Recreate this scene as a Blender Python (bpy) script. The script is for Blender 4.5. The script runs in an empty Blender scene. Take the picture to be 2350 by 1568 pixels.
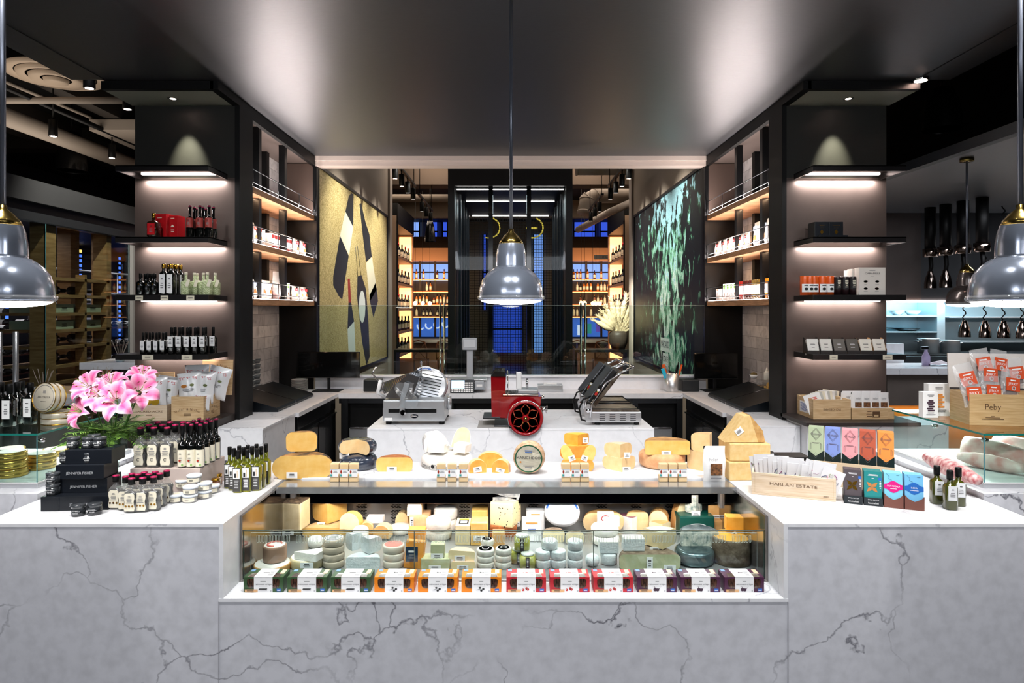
import bpy, bmesh, math, random
from mathutils import Vector as V, Matrix as Mx, Euler
R = math.radians; PI = math.pi
rnd = random.Random(7)
F = 1500.; HX = 1172.; HY = 708.; CH = 1.65
S = bpy.context.scene; COL = S.collection
def on(x, y, h):
    Y = (CH-h)*F/(y-HY); return V(((x-HX)*Y/F, Y, h))
def at(x, y, Y): return V(((x-HX)*Y/F, Y, CH-(y-HY)*Y/F))
def onx(x, y, X):
    Y = X*F/(x-HX); return V((X, Y, CH-(y-HY)*Y/F))

# ---------------------------------------------------------------- materials
MT = {}
def lin(c):
    def f(u): return u/12.92 if u <= .04045 else ((u+.055)/1.055)**2.4
    if isinstance(c, str): c = [int(c[i:i+2], 16)/255 for i in (0, 2, 4)]
    return tuple(f(u) for u in c)+(1,)
def nmat(name):
    m = bpy.data.materials.new(name); m.use_nodes = True
    nt = m.node_tree; return m, nt, nt.nodes, nt.links, nt.nodes['Principled BSDF']
def mat(name, c='808080', r=.5, metal=0, em=None, es=0, coat=0, trans=0, ior=1.45, noise=0, ns=40, bump=0, bs=200, spec=.5, aniso=0, alpha=1, c2=None, mapping=None):
    if name in MT: return MT[name]
    m, nt, N, L, P = nmat(name)
    P.inputs['Base Color'].default_value = lin(c); P.inputs['Roughness'].default_value = r
    P.inputs['Metallic'].default_value = metal; P.inputs['Specular IOR Level'].default_value = spec
    P.inputs['Coat Weight'].default_value = coat; P.inputs['Transmission Weight'].default_value = trans
    P.inputs['IOR'].default_value = ior; P.inputs['Alpha'].default_value = alpha
    P.inputs['Anisotropic'].default_value = aniso
    if em: P.inputs['Emission Color'].default_value = lin(em); P.inputs['Emission Strength'].default_value = es
    if noise or bump:
        tc = N.new('ShaderNodeTexCoord'); src = tc.outputs['Object']
        if mapping:
            mp = N.new('ShaderNodeMapping'); mp.inputs['Scale'].default_value = mapping; L.new(src, mp.inputs[0]); src = mp.outputs[0]
    if noise:
        n = N.new('ShaderNodeTexNoise'); n.inputs['Scale'].default_value = ns; n.inputs['Detail'].default_value = 5
        L.new(src, n.inputs['Vector'])
        rp = N.new('ShaderNodeValToRGB'); a = lin(c)
        b = lin(c2) if c2 else tuple(x*(1-noise) for x in a[:3])+(1,)
        rp.color_ramp.elements[0].position = .35; rp.color_ramp.elements[1].position = .65
        rp.color_ramp.elements[0].color = b; rp.color_ramp.elements[1].color = a
        L.new(n.outputs['Fac'], rp.inputs[0]); L.new(rp.outputs[0], P.inputs['Base Color'])
    if bump:
        n2 = N.new('ShaderNodeTexNoise'); n2.inputs['Scale'].default_value = bs; L.new(src, n2.inputs['Vector'])
        bp = N.new('ShaderNodeBump'); bp.inputs['Strength'].default_value = bump; bp.inputs['Distance'].default_value = .004
        L.new(n2.outputs['Fac'], bp.inputs['Height']); L.new(bp.outputs[0], P.inputs['Normal'])
    MT[name] = m; return m
def glass(name, tint='f0f7f5', refl=.5, rough=.0, body=0, bodyc='ffffff'):
    if name in MT: return MT[name]
    m, nt, N, L, P = nmat(name); N.remove(P); out = N['Material Output']
    t = N.new('ShaderNodeBsdfTransparent'); t.inputs[0].default_value = lin(tint)
    g = N.new('ShaderNodeBsdfGlossy'); g.inputs['Roughness'].default_value = rough
    lw = N.new('ShaderNodeLayerWeight'); lw.inputs[0].default_value = .5
    pw = N.new('ShaderNodeMath'); pw.operation = 'POWER'; pw.inputs[1].default_value = 5; L.new(lw.outputs['Facing'], pw.inputs[0])
    mu = N.new('ShaderNodeMath'); mu.operation = 'MULTIPLY_ADD'; mu.inputs[1].default_value = refl*1.2; mu.inputs[2].default_value = .045*refl*1.6; L.new(pw.outputs[0], mu.inputs[0])
    mx = N.new('ShaderNodeMixShader'); L.new(mu.outputs[0], mx.inputs[0]); L.new(t.outputs[0], mx.inputs[1]); L.new(g.outputs[0], mx.inputs[2])
    last = mx
    if body:
        d = N.new('ShaderNodeBsdfDiffuse'); d.inputs[0].default_value = lin(bodyc)
        m2 = N.new('ShaderNodeMixShader'); m2.inputs[0].default_value = body
        L.new(mx.outputs[0], m2.inputs[1]); L.new(d.outputs[0], m2.inputs[2]); last = m2
    L.new(last.outputs[0], out.inputs[0]); MT[name] = m; return m
def marble(name, base='e4e5ea', vein='70727c', scale=1.9, w=.012, seed=0, mott=.06):
    m, nt, N, L, P = nmat(name); P.inputs['Roughness'].default_value = .22
    tc = N.new('ShaderNodeNewGeometry')
    off = N.new('ShaderNodeMapping'); off.inputs['Location'].default_value = (seed, seed*.7, seed*.3); L.new(tc.outputs['Position'], off.inputs[0])
    nz = N.new('ShaderNodeTexNoise'); nz.inputs['Scale'].default_value = 2.2; nz.inputs['Detail'].default_value = 6; nz.inputs['Roughness'].default_value = .52
    L.new(off.outputs[0], nz.inputs['Vector'])
    vm = N.new('ShaderNodeVectorMath'); vm.operation = 'SCALE'; vm.inputs['Scale'].default_value = .7; L.new(nz.outputs['Color'], vm.inputs[0])
    va = N.new('ShaderNodeVectorMath'); va.operation = 'ADD'; L.new(off.outputs[0], va.inputs[0]); L.new(vm.outputs[0], va.inputs[1])
    vo = N.new('ShaderNodeTexVoronoi'); vo.feature = 'DISTANCE_TO_EDGE'; vo.inputs['Scale'].default_value = scale; L.new(va.outputs[0], vo.inputs['Vector'])
    r1 = N.new('ShaderNodeMapRange'); r1.inputs['From Min'].default_value = 0; r1.inputs['From Max'].default_value = w
    r1.inputs['To Min'].default_value = 1; r1.inputs['To Max'].default_value = 0; L.new(vo.outputs['Distance'], r1.inputs['Value'])
    mk = N.new('ShaderNodeTexNoise'); mk.inputs['Scale'].default_value = 2.6; mk.inputs['Detail'].default_value = 3; L.new(off.outputs[0], mk.inputs['Vector'])
    r2 = N.new('ShaderNodeMapRange'); r2.inputs['From Min'].default_value = .35; r2.inputs['From Max'].default_value = .62; r2.inputs['To Max'].default_value = .95
    L.new(mk.outputs['Fac'], r2.inputs['Value'])
    mu = N.new('ShaderNodeMath'); mu.operation = 'MULTIPLY'; L.new(r1.outputs[0], mu.inputs[0]); L.new(r2.outputs[0], mu.inputs[1])
    n3 = N.new('ShaderNodeTexNoise'); n3.inputs['Scale'].default_value = 22; n3.inputs['Detail'].default_value = 6; L.new(off.outputs[0], n3.inputs['Vector'])
    r3 = N.new('ShaderNodeValToRGB'); a = lin(base); r3.color_ramp.elements[0].color = tuple(x*(1-mott*2) for x in a[:3])+(1,); r3.color_ramp.elements[1].color = a
    r3.color_ramp.elements[0].position = .3; r3.color_ramp.elements[1].position = .6; L.new(n3.outputs['Fac'], r3.inputs[0])
    mx = N.new('ShaderNodeMix'); mx.data_type = 'RGBA'; L.new(mu.outputs[0], mx.inputs['Factor']); L.new(r3.outputs[0], mx.inputs['A']); mx.inputs['B'].default_value = lin(vein)
    L.new(mx.outputs['Result'], P.inputs['Base Color']); MT[name] = m; return m
def brickmat(name, c1, c2, mortar, w, h, wall='x', rough=.35):
    m, nt, N, L, P = nmat(name); P.inputs['Roughness'].default_value = rough
    tc = N.new('ShaderNodeNewGeometry'); sp = N.new('ShaderNodeSeparateXYZ'); L.new(tc.outputs['Position'], sp.inputs[0])
    cb = N.new('ShaderNodeCombineXYZ'); L.new(sp.outputs['Y' if wall == 'x' else 'X'], cb.inputs[0]); L.new(sp.outputs['Z'], cb.inputs[1])
    b = N.new('ShaderNodeTexBrick'); b.inputs['Scale'].default_value = 1; b.inputs['Brick Width'].default_value = w; b.inputs['Row Height'].default_value = h
    b.inputs['Mortar Size'].default_value = .0022; b.inputs['Color1'].default_value = lin(c1); b.inputs['Color2'].default_value = lin(c2); b.inputs['Mortar'].default_value = lin(mortar)
    L.new(cb.outputs[0], b.inputs['Vector'])
    n = N.new('ShaderNodeTexNoise'); n.inputs['Scale'].default_value = 9; n.inputs['Detail'].default_value = 8; n.inputs['Distortion'].default_value = 1.6; L.new(tc.outputs['Position'], n.inputs['Vector'])
    mx = N.new('ShaderNodeMix'); mx.data_type = 'RGBA'; mx.blend_type = 'MULTIPLY'; mx.inputs['Factor'].default_value = .55
    rp = N.new('ShaderNodeValToRGB'); rp.color_ramp.elements[0].position = .3; rp.color_ramp.elements[0].color = (.45, .45, .47, 1); rp.color_ramp.elements[1].position = .55; rp.color_ramp.elements[1].color = (1, 1, 1, 1)
    L.new(n.outputs['Fac'], rp.inputs[0]); L.new(b.outputs['Color'], mx.inputs['A']); L.new(rp.outputs[0], mx.inputs['B']); L.new(mx.outputs['Result'], P.inputs['Base Color'])
    MT[name] = m; return m
def woodmat(name, c1, c2, axis=(1, 14, 14), s=3, rough=.45):
    if name in MT: return MT[name]
    return mat(name, c1, rough, noise=.3, c2=c2, ns=s, mapping=axis)

# ---------------------------------------------------------------- mesh builder
IDM = Mx.Identity(4)
def T(x=0, y=0, z=0): return Mx.Translation((x, y, z))
def Rx(a): return Mx.Rotation(R(a), 4, 'X')
def Ry(a): return Mx.Rotation(R(a), 4, 'Y')
def Rz(a): return Mx.Rotation(R(a), 4, 'Z')
def Sc(x, y=None, z=None):
    y = x if y is None else y; z = x if z is None else z
    return Mx.Diagonal((x, y, z, 1))
TXT = {}
def textmesh(s):
    if s in TXT: return TXT[s]
    cu = bpy.data.curves.new('t', 'FONT'); cu.body = s; cu.size = 1; cu.align_x = 'CENTER'; cu.align_y = 'CENTER'; cu.resolution_u = 2
    o = bpy.data.objects.new('t', cu); COL.objects.link(o)
    dg = bpy.context.evaluated_depsgraph_get(); me = bpy.data.meshes.new_from_object(o.evaluated_get(dg))
    vs = [v.co.copy() for v in me.vertices]; fs = [list(p.vertices) for p in me.polygons]
    bpy.data.objects.remove(o); bpy.data.curves.remove(cu); bpy.data.meshes.remove(me)
    w = (max([v.x for v in vs])-min([v.x for v in vs])) if vs else 1
    TXT[s] = (vs, fs, w); return TXT[s]
class MB:
    def __init__(s, M=None): s.v = []; s.f = []; s.mi = []; s.sm = []; s.ms = []; s.M = M or IDM
    def m(s, mt):
        if mt not in s.ms: s.ms.append(mt)
        return s.ms.index(mt)
    def add(s, vs, fs, mt, M=None, smooth=False):
        M = s.M @ (M or IDM); b = len(s.v); k = s.m(mt)
        s.v += [M @ V(v) for v in vs]
        flip = M.determinant() < 0
        for f in fs:
            f = [i+b for i in f]
            if flip: f.reverse()
            s.f.append(f); s.mi.append(k); s.sm.append(smooth)
        return s
    def box(s, x0, x1, y0, y1, z0, z1, mt, M=None, bev=0):
        if bev > 0:
            bm = bmesh.new(); bmesh.ops.create_cube(bm, size=1)
            for v in bm.verts: v.co = V(((x0+x1)/2+v.co.x*(x1-x0), (y0+y1)/2+v.co.y*(y1-y0), (z0+z1)/2+v.co.z*(z1-z0)))
            bmesh.ops.bevel(bm, geom=bm.edges[:]+bm.verts[:], offset=bev, segments=2, profile=.6, affect='EDGES')
            bm.verts.index_update()
            vs = [v.co.copy() for v in bm.verts]; fs = [[v.index for v in f.verts] for f in bm.faces]; bm.free()
            return s.add(vs, fs, mt, M)
        vs = [(x, y, z) for z in (z0, z1) for y in (y0, y1) for x in (x0, x1)]
        return s.add(vs, [(0, 2, 3, 1), (4, 5, 7, 6), (0, 1, 5, 4), (2, 6, 7, 3), (0, 4, 6, 2), (1, 3, 7, 5)], mt, M)
    def cb(s, sx, sy, sz, mt, M=None, bev=0, z=0): return s.box(-sx/2, sx/2, -sy/2, sy/2, z, z+sz, mt, M, bev)
    def quad(s, pts, mt, M=None): return s.add(pts, [list(range(len(pts)))], mt, M)
    def rect(s, x0, x1, z0, z1, y, mt, M=None): return s.add([(x0, y, z0), (x1, y, z0), (x1, y, z1), (x0, y, z1)], [(0, 1, 2, 3)], mt, M)
    def lathe(s, prof, mt, seg=24, M=None, sx=1, sy=1, sq=2, a0=0, a1=360, cap=True, smooth=True):
        full = abs(a1-a0) >= 359.9; n = seg if full else seg+1; vs = []; fs = []
        for p in prof:
            r, z = p[0], p[1]; q = p[2] if len(p) > 2 else sq
            for i in range(n):
                a = R(a0+(a1-a0)*i/seg); c, d = math.cos(a), math.sin(a)
                k = 1 if q == 2 else 1/(abs(c)**q+abs(d)**q)**(1/q)
                vs.append((r*k*c*sx, r*k*d*sy, z))
        for j in range(len(prof)-1):
            for i in range(seg):
                i2 = (i+1) % n
                if prof[j][0] < 1e-6: fs.append((j*n+i, (j+1)*n+i2, (j+1)*n+i))
                elif prof[j+1][0] < 1e-6: fs.append((j*n+i, j*n+i2, (j+1)*n+i))
                else: fs.append((j*n+i, j*n+i2, (j+1)*n+i2, (j+1)*n+i))
        if len(prof) == 2 and prof[0][1] == prof[1][1]: smooth = False
        if cap and full:
            if prof[0][0] > 1e-5: fs.append([i for i in range(n)][::-1])
            if prof[-1][0] > 1e-5: fs.append([(len(prof)-1)*n+i for i in range(n)])
        return s.add(vs, fs, mt, M, smooth)
    def prism(s, poly, z0, z1, mt, M=None, smooth=False):
        n = len(poly); vs = [(x, y, z0) for x, y in poly]+[(x, y, z1) for x, y in poly]
        fs = [[i for i in range(n)][::-1], [n+i for i in range(n)]]
        s.add(vs, fs, mt, M)
        return s.add(vs, [(i, (i+1) % n, n+(i+1) % n, n+i) for i in range(n)], mt, M, smooth)
    def slab(s, poly, y0, y1, mt, M=None): # polygon in XZ, depth along Y
        return s.prism([(x, -z) for x, z in poly], y0, y1, mt, (M or IDM) @ Mx(((1, 0, 0, 0), (0, 0, 1, 0), (0, -1, 0, 0), (0, 0, 0, 1))))
    def tube(s, pts, r, mt, seg=8, M=None, closed=False, rs=None):
        pts = [V(p) for p in pts]; n = len(pts); vs = []; fs = []; up = V((0, 0, 1)); prev = None
        for i, p in enumerate(pts):
            d = (pts[(i+1) % n]-pts[i-1]) if closed else (pts[min(i+1, n-1)]-pts[max(i-1, 0)])
            d.normalize()
            u = (prev - d*prev.dot(d)) if prev else d.cross(up if abs(d.z) < .9 else V((1, 0, 0)))
            if u.length < 1e-6: u = d.cross(V((1, 0, 0)))
            u.normalize(); prev = u; w = d.cross(u); rr = rs[i] if rs else r
            for k in range(seg):
                a = 2*PI*k/seg; vs.append(p+(u*math.cos(a)+w*math.sin(a))*rr)
        m = n if closed else n-1
        for i in range(m):
            for k in range(seg):
                j = (i+1) % n; fs.append((i*seg+k, j*seg+k, j*seg+(k+1) % seg, i*seg+(k+1) % seg))
        if not closed: fs += [[k for k in range(seg)], [(n-1)*seg+k for k in range(seg)][::-1]]
        return s.add(vs, fs, mt, M, True)
    def text(s, t, x, z, size, mt, y=0, w=None, M=None):  # upright text facing -Y
        vs, fs, tw = textmesh(t); k = size; kx = size if w is None else w/tw
        return s.add([(x+v.x*kx, y, z+v.y*k) for v in vs], fs, mt, M)
    def scrib(s, x, z, w, h, n, mt, y=0, M=None):  # small illegible print
        for i in range(n):
            zz = z+h/2-h*(i+.5)/n; ww = w*(.6+.4*rnd.random())
            s.rect(x-ww/2, x+ww/2, zz-h/n*.22, zz+h/n*.22, y, mt, M)
        return s
    def grid(s, fn, nu, nv, mt, M=None, smooth=True, wrap=False):
        vs = [fn(i/nu, j/nv) for j in range(nv+1) for i in range(nu+1)]
        fs = [(j*(nu+1)+i, j*(nu+1)+i+1, (j+1)*(nu+1)+i+1, (j+1)*(nu+1)+i) for j in range(nv) for i in range(nu)]
        return s.add(vs, fs, mt, M, smooth)
    def mesh(s, name):
        me = bpy.data.meshes.new(name); me.from_pydata([tuple(v) for v in s.v], [], s.f)
        for m in s.ms: me.materials.append(m)
        me.polygons.foreach_set('material_index', s.mi); me.polygons.foreach_set('use_smooth', s.sm); me.update()
        return me
    def build(s, name, parent=None, loc=None, rz=0, label=None, rot=None):
        o = bpy.data.objects.new(name, s.mesh(name)); COL.objects.link(o)
        if parent: o.parent = parent
        if loc is not None: o.location = loc
        if rz: o.rotation_euler = (0, 0, R(rz))
        if rot: o.rotation_euler = [R(a) for a in rot]
        if label: o['label'] = label
        return o
def tag(o, label, cat, group=None, kind=None):
    o['label'] = label; o['category'] = cat
    if group: o['group'] = group
    if kind: o['kind'] = kind
    return o
def struct(o): o['kind'] = 'structure'; return o
def thing(name, label, cat, loc=(0, 0, 0), rz=0, group=None, rot=None, kind=None):
    o = bpy.data.objects.new(name, None); o.empty_display_size = .05; COL.objects.link(o); o.location = loc
    o.rotation_euler = [R(a) for a in rot] if rot else (0, 0, R(rz)); return tag(o, label, cat, group, kind)
KIDS = {}
def kids(o):
    if o.name not in KIDS: KIDS[o.name] = list(o.children)
    return KIDS[o.name]
def dup(o, loc, rz=None, label=None, group=None, rot=None, parent=None, sc=None, mats=None):
    c = o.copy(); COL.objects.link(c); c.parent = parent
    if loc is not None: c.location = loc
    if rz is not None: c.rotation_euler = (0, 0, R(rz))
    if rot: c.rotation_euler = [R(a) for a in rot]
    if sc: c.scale = (sc, sc, sc) if not isinstance(sc, tuple) else sc
    if label: c['label'] = label
    if group: c['group'] = group
    for k in kids(o): dup(k, None, parent=c)
    return c
def spread(o, locs, label=None, group=None, rz=None):
    """the source takes the first place, copies take the others"""
    out = []
    for i, l in enumerate(locs):
        lab = label[i] if isinstance(label, list) else label
        a = l[3] if len(l) > 3 else (rz if rz is not None else 0)
        if i == 0:
            o.location = l[:3]; o.rotation_euler = (0, 0, R(a)); c = o
            if lab: o['label'] = lab
            if group: o['group'] = group
        else: c = dup(o, l[:3], a, lab, group)
        out.append(c)
    return out
def alight(name, loc, size, power, color=(1, 1, 1), rot=(0, 0, 0), sy=None, spread_=180):
    l = bpy.data.lights.new(name, 'AREA'); l.energy = power; l.color = color; l.size = size; l.spread = R(spread_)
    if sy: l.shape = 'RECTANGLE'; l.size_y = sy
    o = bpy.data.objects.new(name, l); COL.objects.link(o); o.location = loc; o.rotation_euler = [R(a) for a in rot]; return o
def slight(name, loc, power, ang=60, blend=.6, color=(1, 1, 1), rot=(0, 0, 0), r=.03, target=None):
    l = bpy.data.lights.new(name, 'SPOT'); l.energy = power; l.color = color; l.spot_size = R(ang); l.spot_blend = blend; l.shadow_soft_size = r
    o = bpy.data.objects.new(name, l); COL.objects.link(o); o.location = loc; o.rotation_euler = [R(a) for a in rot]
    if target is not None: o.rotation_euler = (V(target)-V(loc)).to_track_quat('-Z', 'Y').to_euler()
    return o

# shared materials
MARB = marble('marble_white', base='ebecf0', vein='a2a4ad', scale=1.5, w=.010, mott=.03); MARBF = marble('marble_front', base='d4d5dc', vein='5e5e68', scale=1.6, w=.009, seed=3.3, mott=.07)
BLACK = mat('black_satin', '060607', .5, spec=.3); BLACKG = mat('black_gloss', '060708', .12, coat=.5); DARK = mat('dark_metal', '1b1c1e', .35, metal=.6)
BRONZE = mat('bronze_panel', '5b4f4a', .42, metal=.35, noise=.12, ns=6)
STEEL = mat('brushed_steel', 'd4d6d9', .33, metal=.85, noise=.06, ns=60, mapping=(1, 1, 12)); CHROME = mat('chrome', 'dddddf', .08, metal=1)
STEELD = mat('dark_steel', '47494c', .3, metal=1); BRASS = mat('brass', 'b59a55', .2, metal=1)
WHITE = mat('white_paper', 'f2f2f2', .5); INK = mat('ink_black', '1c1c1e', .6); GREYINK = mat('ink_grey', '77777a', .6)
WOOD = woodmat('oak_shelf', 'b98a63', '8f6544', (1, 1, 10), 8); CRATE = woodmat('pine_crate', 'd9bd93', 'c3a074', (2, 2, 26), 5); CRATE2 = woodmat('pale_crate', 'dcc9b0', 'cbb294', (2, 2, 26), 5)
BEIGE = mat('beige_wall', '93877a', .8); RED = mat('red_print', 'b3201f', .45); PINK = mat('magenta_foil', 'a8174f', .3, metal=.3); GOLD = mat('gold', 'c99a3c', .25, metal=1)
GLASS = glass('clear_glass'); PLASTIC = glass('clear_plastic', 'f8f9f9', .4, .08); CREAM = mat('cream_label', 'e6dfca', .6)
LED = mat('led_white', 'fff4ee', em='ffe9df', es=14); LEDW = mat('led_warm', 'ffd2a0', em='ffb877', es=9)
# ================================================================ camera, world, view
cam = bpy.data.cameras.new('camera'); cam.sensor_width = 36; cam.lens = 36*F/2350; cam.shift_x = 3/2350; cam.shift_y = -76/2350; cam.clip_end = 60; cam.clip_start = .05
co = bpy.data.objects.new('camera', cam); COL.objects.link(co); co.location = (0, 0, CH); co.rotation_euler = (R(90), 0, 0); S.camera = co
S.view_settings.view_transform = 'Standard'; S.view_settings.look = 'None'; S.view_settings.gamma = 1; S.view_settings.use_curve_mapping = False; S.view_settings.exposure = .0
try:
    S.cycles.use_denoising = True; S.cycles.max_bounces = 5; S.cycles.diffuse_bounces = 3; S.cycles.glossy_bounces = 3; S.cycles.transparent_max_bounces = 20; S.cycles.use_adaptive_sampling = True; S.cycles.adaptive_threshold = .08; S.cycles.sample_clamp_indirect = 6; S.cycles.sample_clamp_direct = 0; S.cycles.use_light_tree = True
    S.cycles.caustics_reflective = False; S.cycles.caustics_refractive = False
except Exception: pass
w = bpy.data.worlds.new('w'); S.world = w; w.use_nodes = True; w.node_tree.nodes['Background'].inputs[0].default_value = (.55, .6, .75, 1); w.node_tree.nodes['Background'].inputs[1].default_value = .05

# ================================================================ setting
def st(name, *boxes, M=None):
    m = MB()
    for b in boxes: m.box(*b)
    return struct(m.build(name))
FLOOR = mat('floor_concrete', '4a4744', .35, noise=.2, ns=3)
CEILM = mat('ceiling_brushed_metal', '58595d', .38, metal=.75, aniso=.0, noise=.10, ns=30, mapping=(1, 14, 1))
HIGH = mat('high_ceiling_black', '0b0b0c', .8); WALLD = mat('dark_wall', '1a1a1c', .7)
st('floor', (-10, 10, -5, 21, -.1, 0, FLOOR))
m = MB(); m.prism([(-2.69, -5), (2.69, -5), (2.69, 4.0), (2.5, 4.0), (2.5, 4.45), (1.83, 4.45), (1.83, 6.0), (-1.83, 6.0), (-1.83, 4.45), (-2.5, 4.45), (-2.5, 4.0), (-2.69, 4.0)], 3.05, 3.2, CEILM); struct(m.build('ceiling'))
st('ceiling_upper', (-10, 10, -5, 21, 4.3, 4.4, HIGH))
GRV = mat('joint_black', '050505', .9)
n = 1
for sx in (-1, 1):
    st('trim_%d' % n, (min(sx*2.478, sx*2.484), max(sx*2.478, sx*2.484), -5, 4.0, 3.047, 3.0502, GRV)); n += 1
TR = mat('bulkhead_trim', 'b8aca4', .5)
m = MB(); m.box(-1.83, 1.83, 6.0, 6.16, 3.01, 3.05, TR); m.box(-1.83, 1.83, 6.02, 6.16, 2.965, 3.01, TR); struct(m.build('trim_3'))
st('ceiling_bulkhead', (-1.83, 1.83, 6.03, 6.16, 3.2, 4.3, WALLD))
st('wall_front', (-10, 10, -5.1, -5, 0, 4.3, mat('rear_wall', '6b645e', .8)))
st('wall_left', (-9.1, -9, -5, 21, 0, 4.3, WALLD)); st('wall_right', (9, 9.1, -5, 21, 0, 4.3, WALLD))
# back wall with dusk windows
DUSK = mat('dusk_sky_glass', '2238a0', .2, em='3a5be0', es=.95); DUSK2 = mat('dusk_pale_glass', '6f9ae8', .2, em='7fa4f0', es=1.1)
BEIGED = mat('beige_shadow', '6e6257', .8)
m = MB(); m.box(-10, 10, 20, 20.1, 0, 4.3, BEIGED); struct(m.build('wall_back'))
m = MB(); m.box(-10, 10, 16, 16.15, 3.87, 4.3, BEIGE); struct(m.build('ceiling_lintel'))
for i, (x0, x1, z0, z1, mt) in enumerate([(-3.1, -2.75, 3.7, 4.28, DUSK2), (-2.55, -2.2, 3.7, 4.28, DUSK), (-2.1, -1.9, 3.7, 4.28, DUSK), (1.9, 2.6, 3.7, 4.28, DUSK), (2.7, 3.2, 3.7, 4.28, DUSK), (-.86, -.72, 1.6, 3.9, DUSK), (-.56, .37, .3, 1.75, DUSK), (.67, 1.02, .3, 3.9, DUSK2), (-3.1, -1.85, 2.5, 3.0, DUSK2), (1.85, 3.1, 2.5, 3.0, DUSK2)]):
    m = MB(); m.box(x0, x1, 19.93, 19.95, z0, z1, mt)
    for a in (x0, x1-.04): m.box(a, a+.04, 19.88, 19.94, z0, z1, BLACK)
    m.box(x0, x1, 19.88, 19.94, (z0+z1)/2-.02, (z0+z1)/2+.02, BLACK)
    struct(m.build('window_%d' % (i+1)))
# mosaic walls
CH2 = 4.3
for sx, nm in ((-1, 'left'), (1, 'right')):
    a, b = sorted((sx*1.83, sx*2.15))
    m = MB(); m.box(a, b, 6.16, 9.75, 0, CH2, BEIGE); m.box(a, b, 6.07, 6.16, 0, 4.3, BEIGE)
    m.box(*sorted((sx*1.80, sx*2.1)), 9.75, 9.95, 0, CH2, mat('pale_post', 'a79d93', .6)); struct(m.build('wall_'+nm+'_mosaic'))
    # tile wall + black end panel behind the shelving bay
    TILE = MT.get('marble_tile') or brickmat('marble_tile', 'dad7d6', 'a9a7aa', '8d8b8d', .30, .10)
    a, b = sorted((sx*2.145, sx*2.25)); st('wall_'+nm+'_tile', (a, b, 4.46, 6.07, .0, 3.05, TILE))
# floor-level blocks
def glow(name, mt): return mt
# ================================================================ marble counter
c = thing('marble_counter', 'long white veined marble front counter with a sunken niche for the cheese case', 'counter')
m = MB(); m.box(-1.82, -1.0, 2.24, 3.13, 0, .9098, MARBF); m.box(.95, 1.82, 2.24, 3.13, 0, .9098, MARBF); m.box(-1.0, .95, 2.24, 2.375, 0, .645, MARBF)
m.box(-1.0, .95, 2.83, 3.13, 0, .60, MARBF); m.build('base', c)
for a, b in ((-1.82, -1.0), (.95, 1.82)): MB().box(a, b, 2.2385, 3.13, .90, .912, MARB, bev=.001).build('worktop', c)
m = MB(); m.box(-1.001, .951, 2.2385, 2.375, .644, .656, MARB); m.box(-1.0, -.985, 2.239, 2.375, .656, .9115, MARB); m.box(.935, .95, 2.239, 2.375, .656, .9115, MARB); m.build('niche_ledge', c)
for x in (-1.0, .935): m = MB(); m.box(x, x+.015, 2.375, 2.83, .868, .911, MARB); m.build('niche_edge', c)
m = MB(); m.box(-1.0, .95, 2.83, 3.13, .89, .916, MARB, bev=.002); m.build('rear_worktop', c)
for x in (-1.0, .95): MB().box(x-.0008, x+.0008, 2.2378, 2.24, 0, .645, mat('joint_grey', '9a9aa0', .6)).build('panel_joint', c)
# cheese case
MIR = mat('mirror_steel', '9b9590', .12, metal=1); BLK = mat('pure_black', '010102', .8, spec=0)
c = thing('refrigerated_display_case', 'sunken stainless refrigerated cheese case with low glass front in the marble counter', 'display case')
m = MB(); m.box(-.985, .935, 2.376, 3.05, .62, .655, mat('case_deck', 'b9bbbd', .3, metal=.7)); m.build('deck', c)
m = MB(); m.box(-.987, -.975, 2.376, 3.06, .655, .895, MIR); m.build('side_panel', c); m = MB(); m.box(.925, .937, 2.376, 3.06, .655, .895, MIR); m.build('side_panel', c)
m = MB(); m.box(-.975, .925, 3.05, 3.06, .655, .89, mat('case_back_steel', 'cdc6bd', .3, metal=.45, noise=.12, ns=9, mapping=(1, 1, .1))); z = .772
for sx in range(12):
    x0 = -.93+sx*.16
    if sx % 4 == 3: m.box(x0+.05, x0+.06, 3.045, 3.05, .66, .775, STEELD); continue
    for k in range(2):
        for j in range(7): m.box(x0+j*.022+k*.01, x0+j*.022+k*.01+.015, 3.0465, 3.0505, z-.006-k*.007, z-.004-k*.007, BLK)
    for k in range(16): 
        for j in range(3): m.box(x0+.05+j*.015+(k % 2)*.007, x0+.062+j*.015+(k % 2)*.007, 3.0465, 3.0505, z-.02-k*.0065, z-.0178-k*.0065, BLK)
m.build('vented_back_panel', c)
m = MB(); m.box(-.93, .90, 2.885, 2.895, .79, .892, BLK); m.box(-.95, .92, 2.89, 3.05, .786, .792, STEELD); m.build('canopy_panel', c)
m = MB(); ST2 = mat('bright_steel', 'd3d6d9', .2, metal=.8, noise=.2, ns=5, mapping=(1, .2, .2)); m.box(-.972, .934, 2.71, 2.85, .890, .9085, ST2, bev=.002); m.box(-.972, .934, 2.708, 2.714, .882, .9085, ST2)
for x in (-.965, .915): m.box(x, x+.018, 2.86, 2.89, .775, .89, STEEL)
m.build('steel_top', c)
m = MB(); m.box(-.9, .9, 2.80, 2.815, .884, .889, LED); m.build('light_strip', c, label='glowing white light strip')
G = glass('case_glass', 'eef5f3', .5)
xs = [-.975, -.352, .302, .925]
for i in range(3):
    m = MB(); m.box(xs[i]+.001, xs[i+1]-.001, 2.384, 2.389, .658, .838, G); m.build('glass_panel', c)
EDGE = mat('glass_edge', '3c4c48', .2)
m = MB(); m.box(-.975, .925, 2.383, 2.39, .838, .8395, EDGE)
for x in xs: m.box(x-.0012, x+.0012, 2.383, 2.39, .658, .838, EDGE)
m.box(-.975, .925, 2.381, 2.392, .656, .662, STEEL); m.build('glass_edge_trim', c)
OVAL = mat('outline_white', 'cfd3cf', .3)
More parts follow.
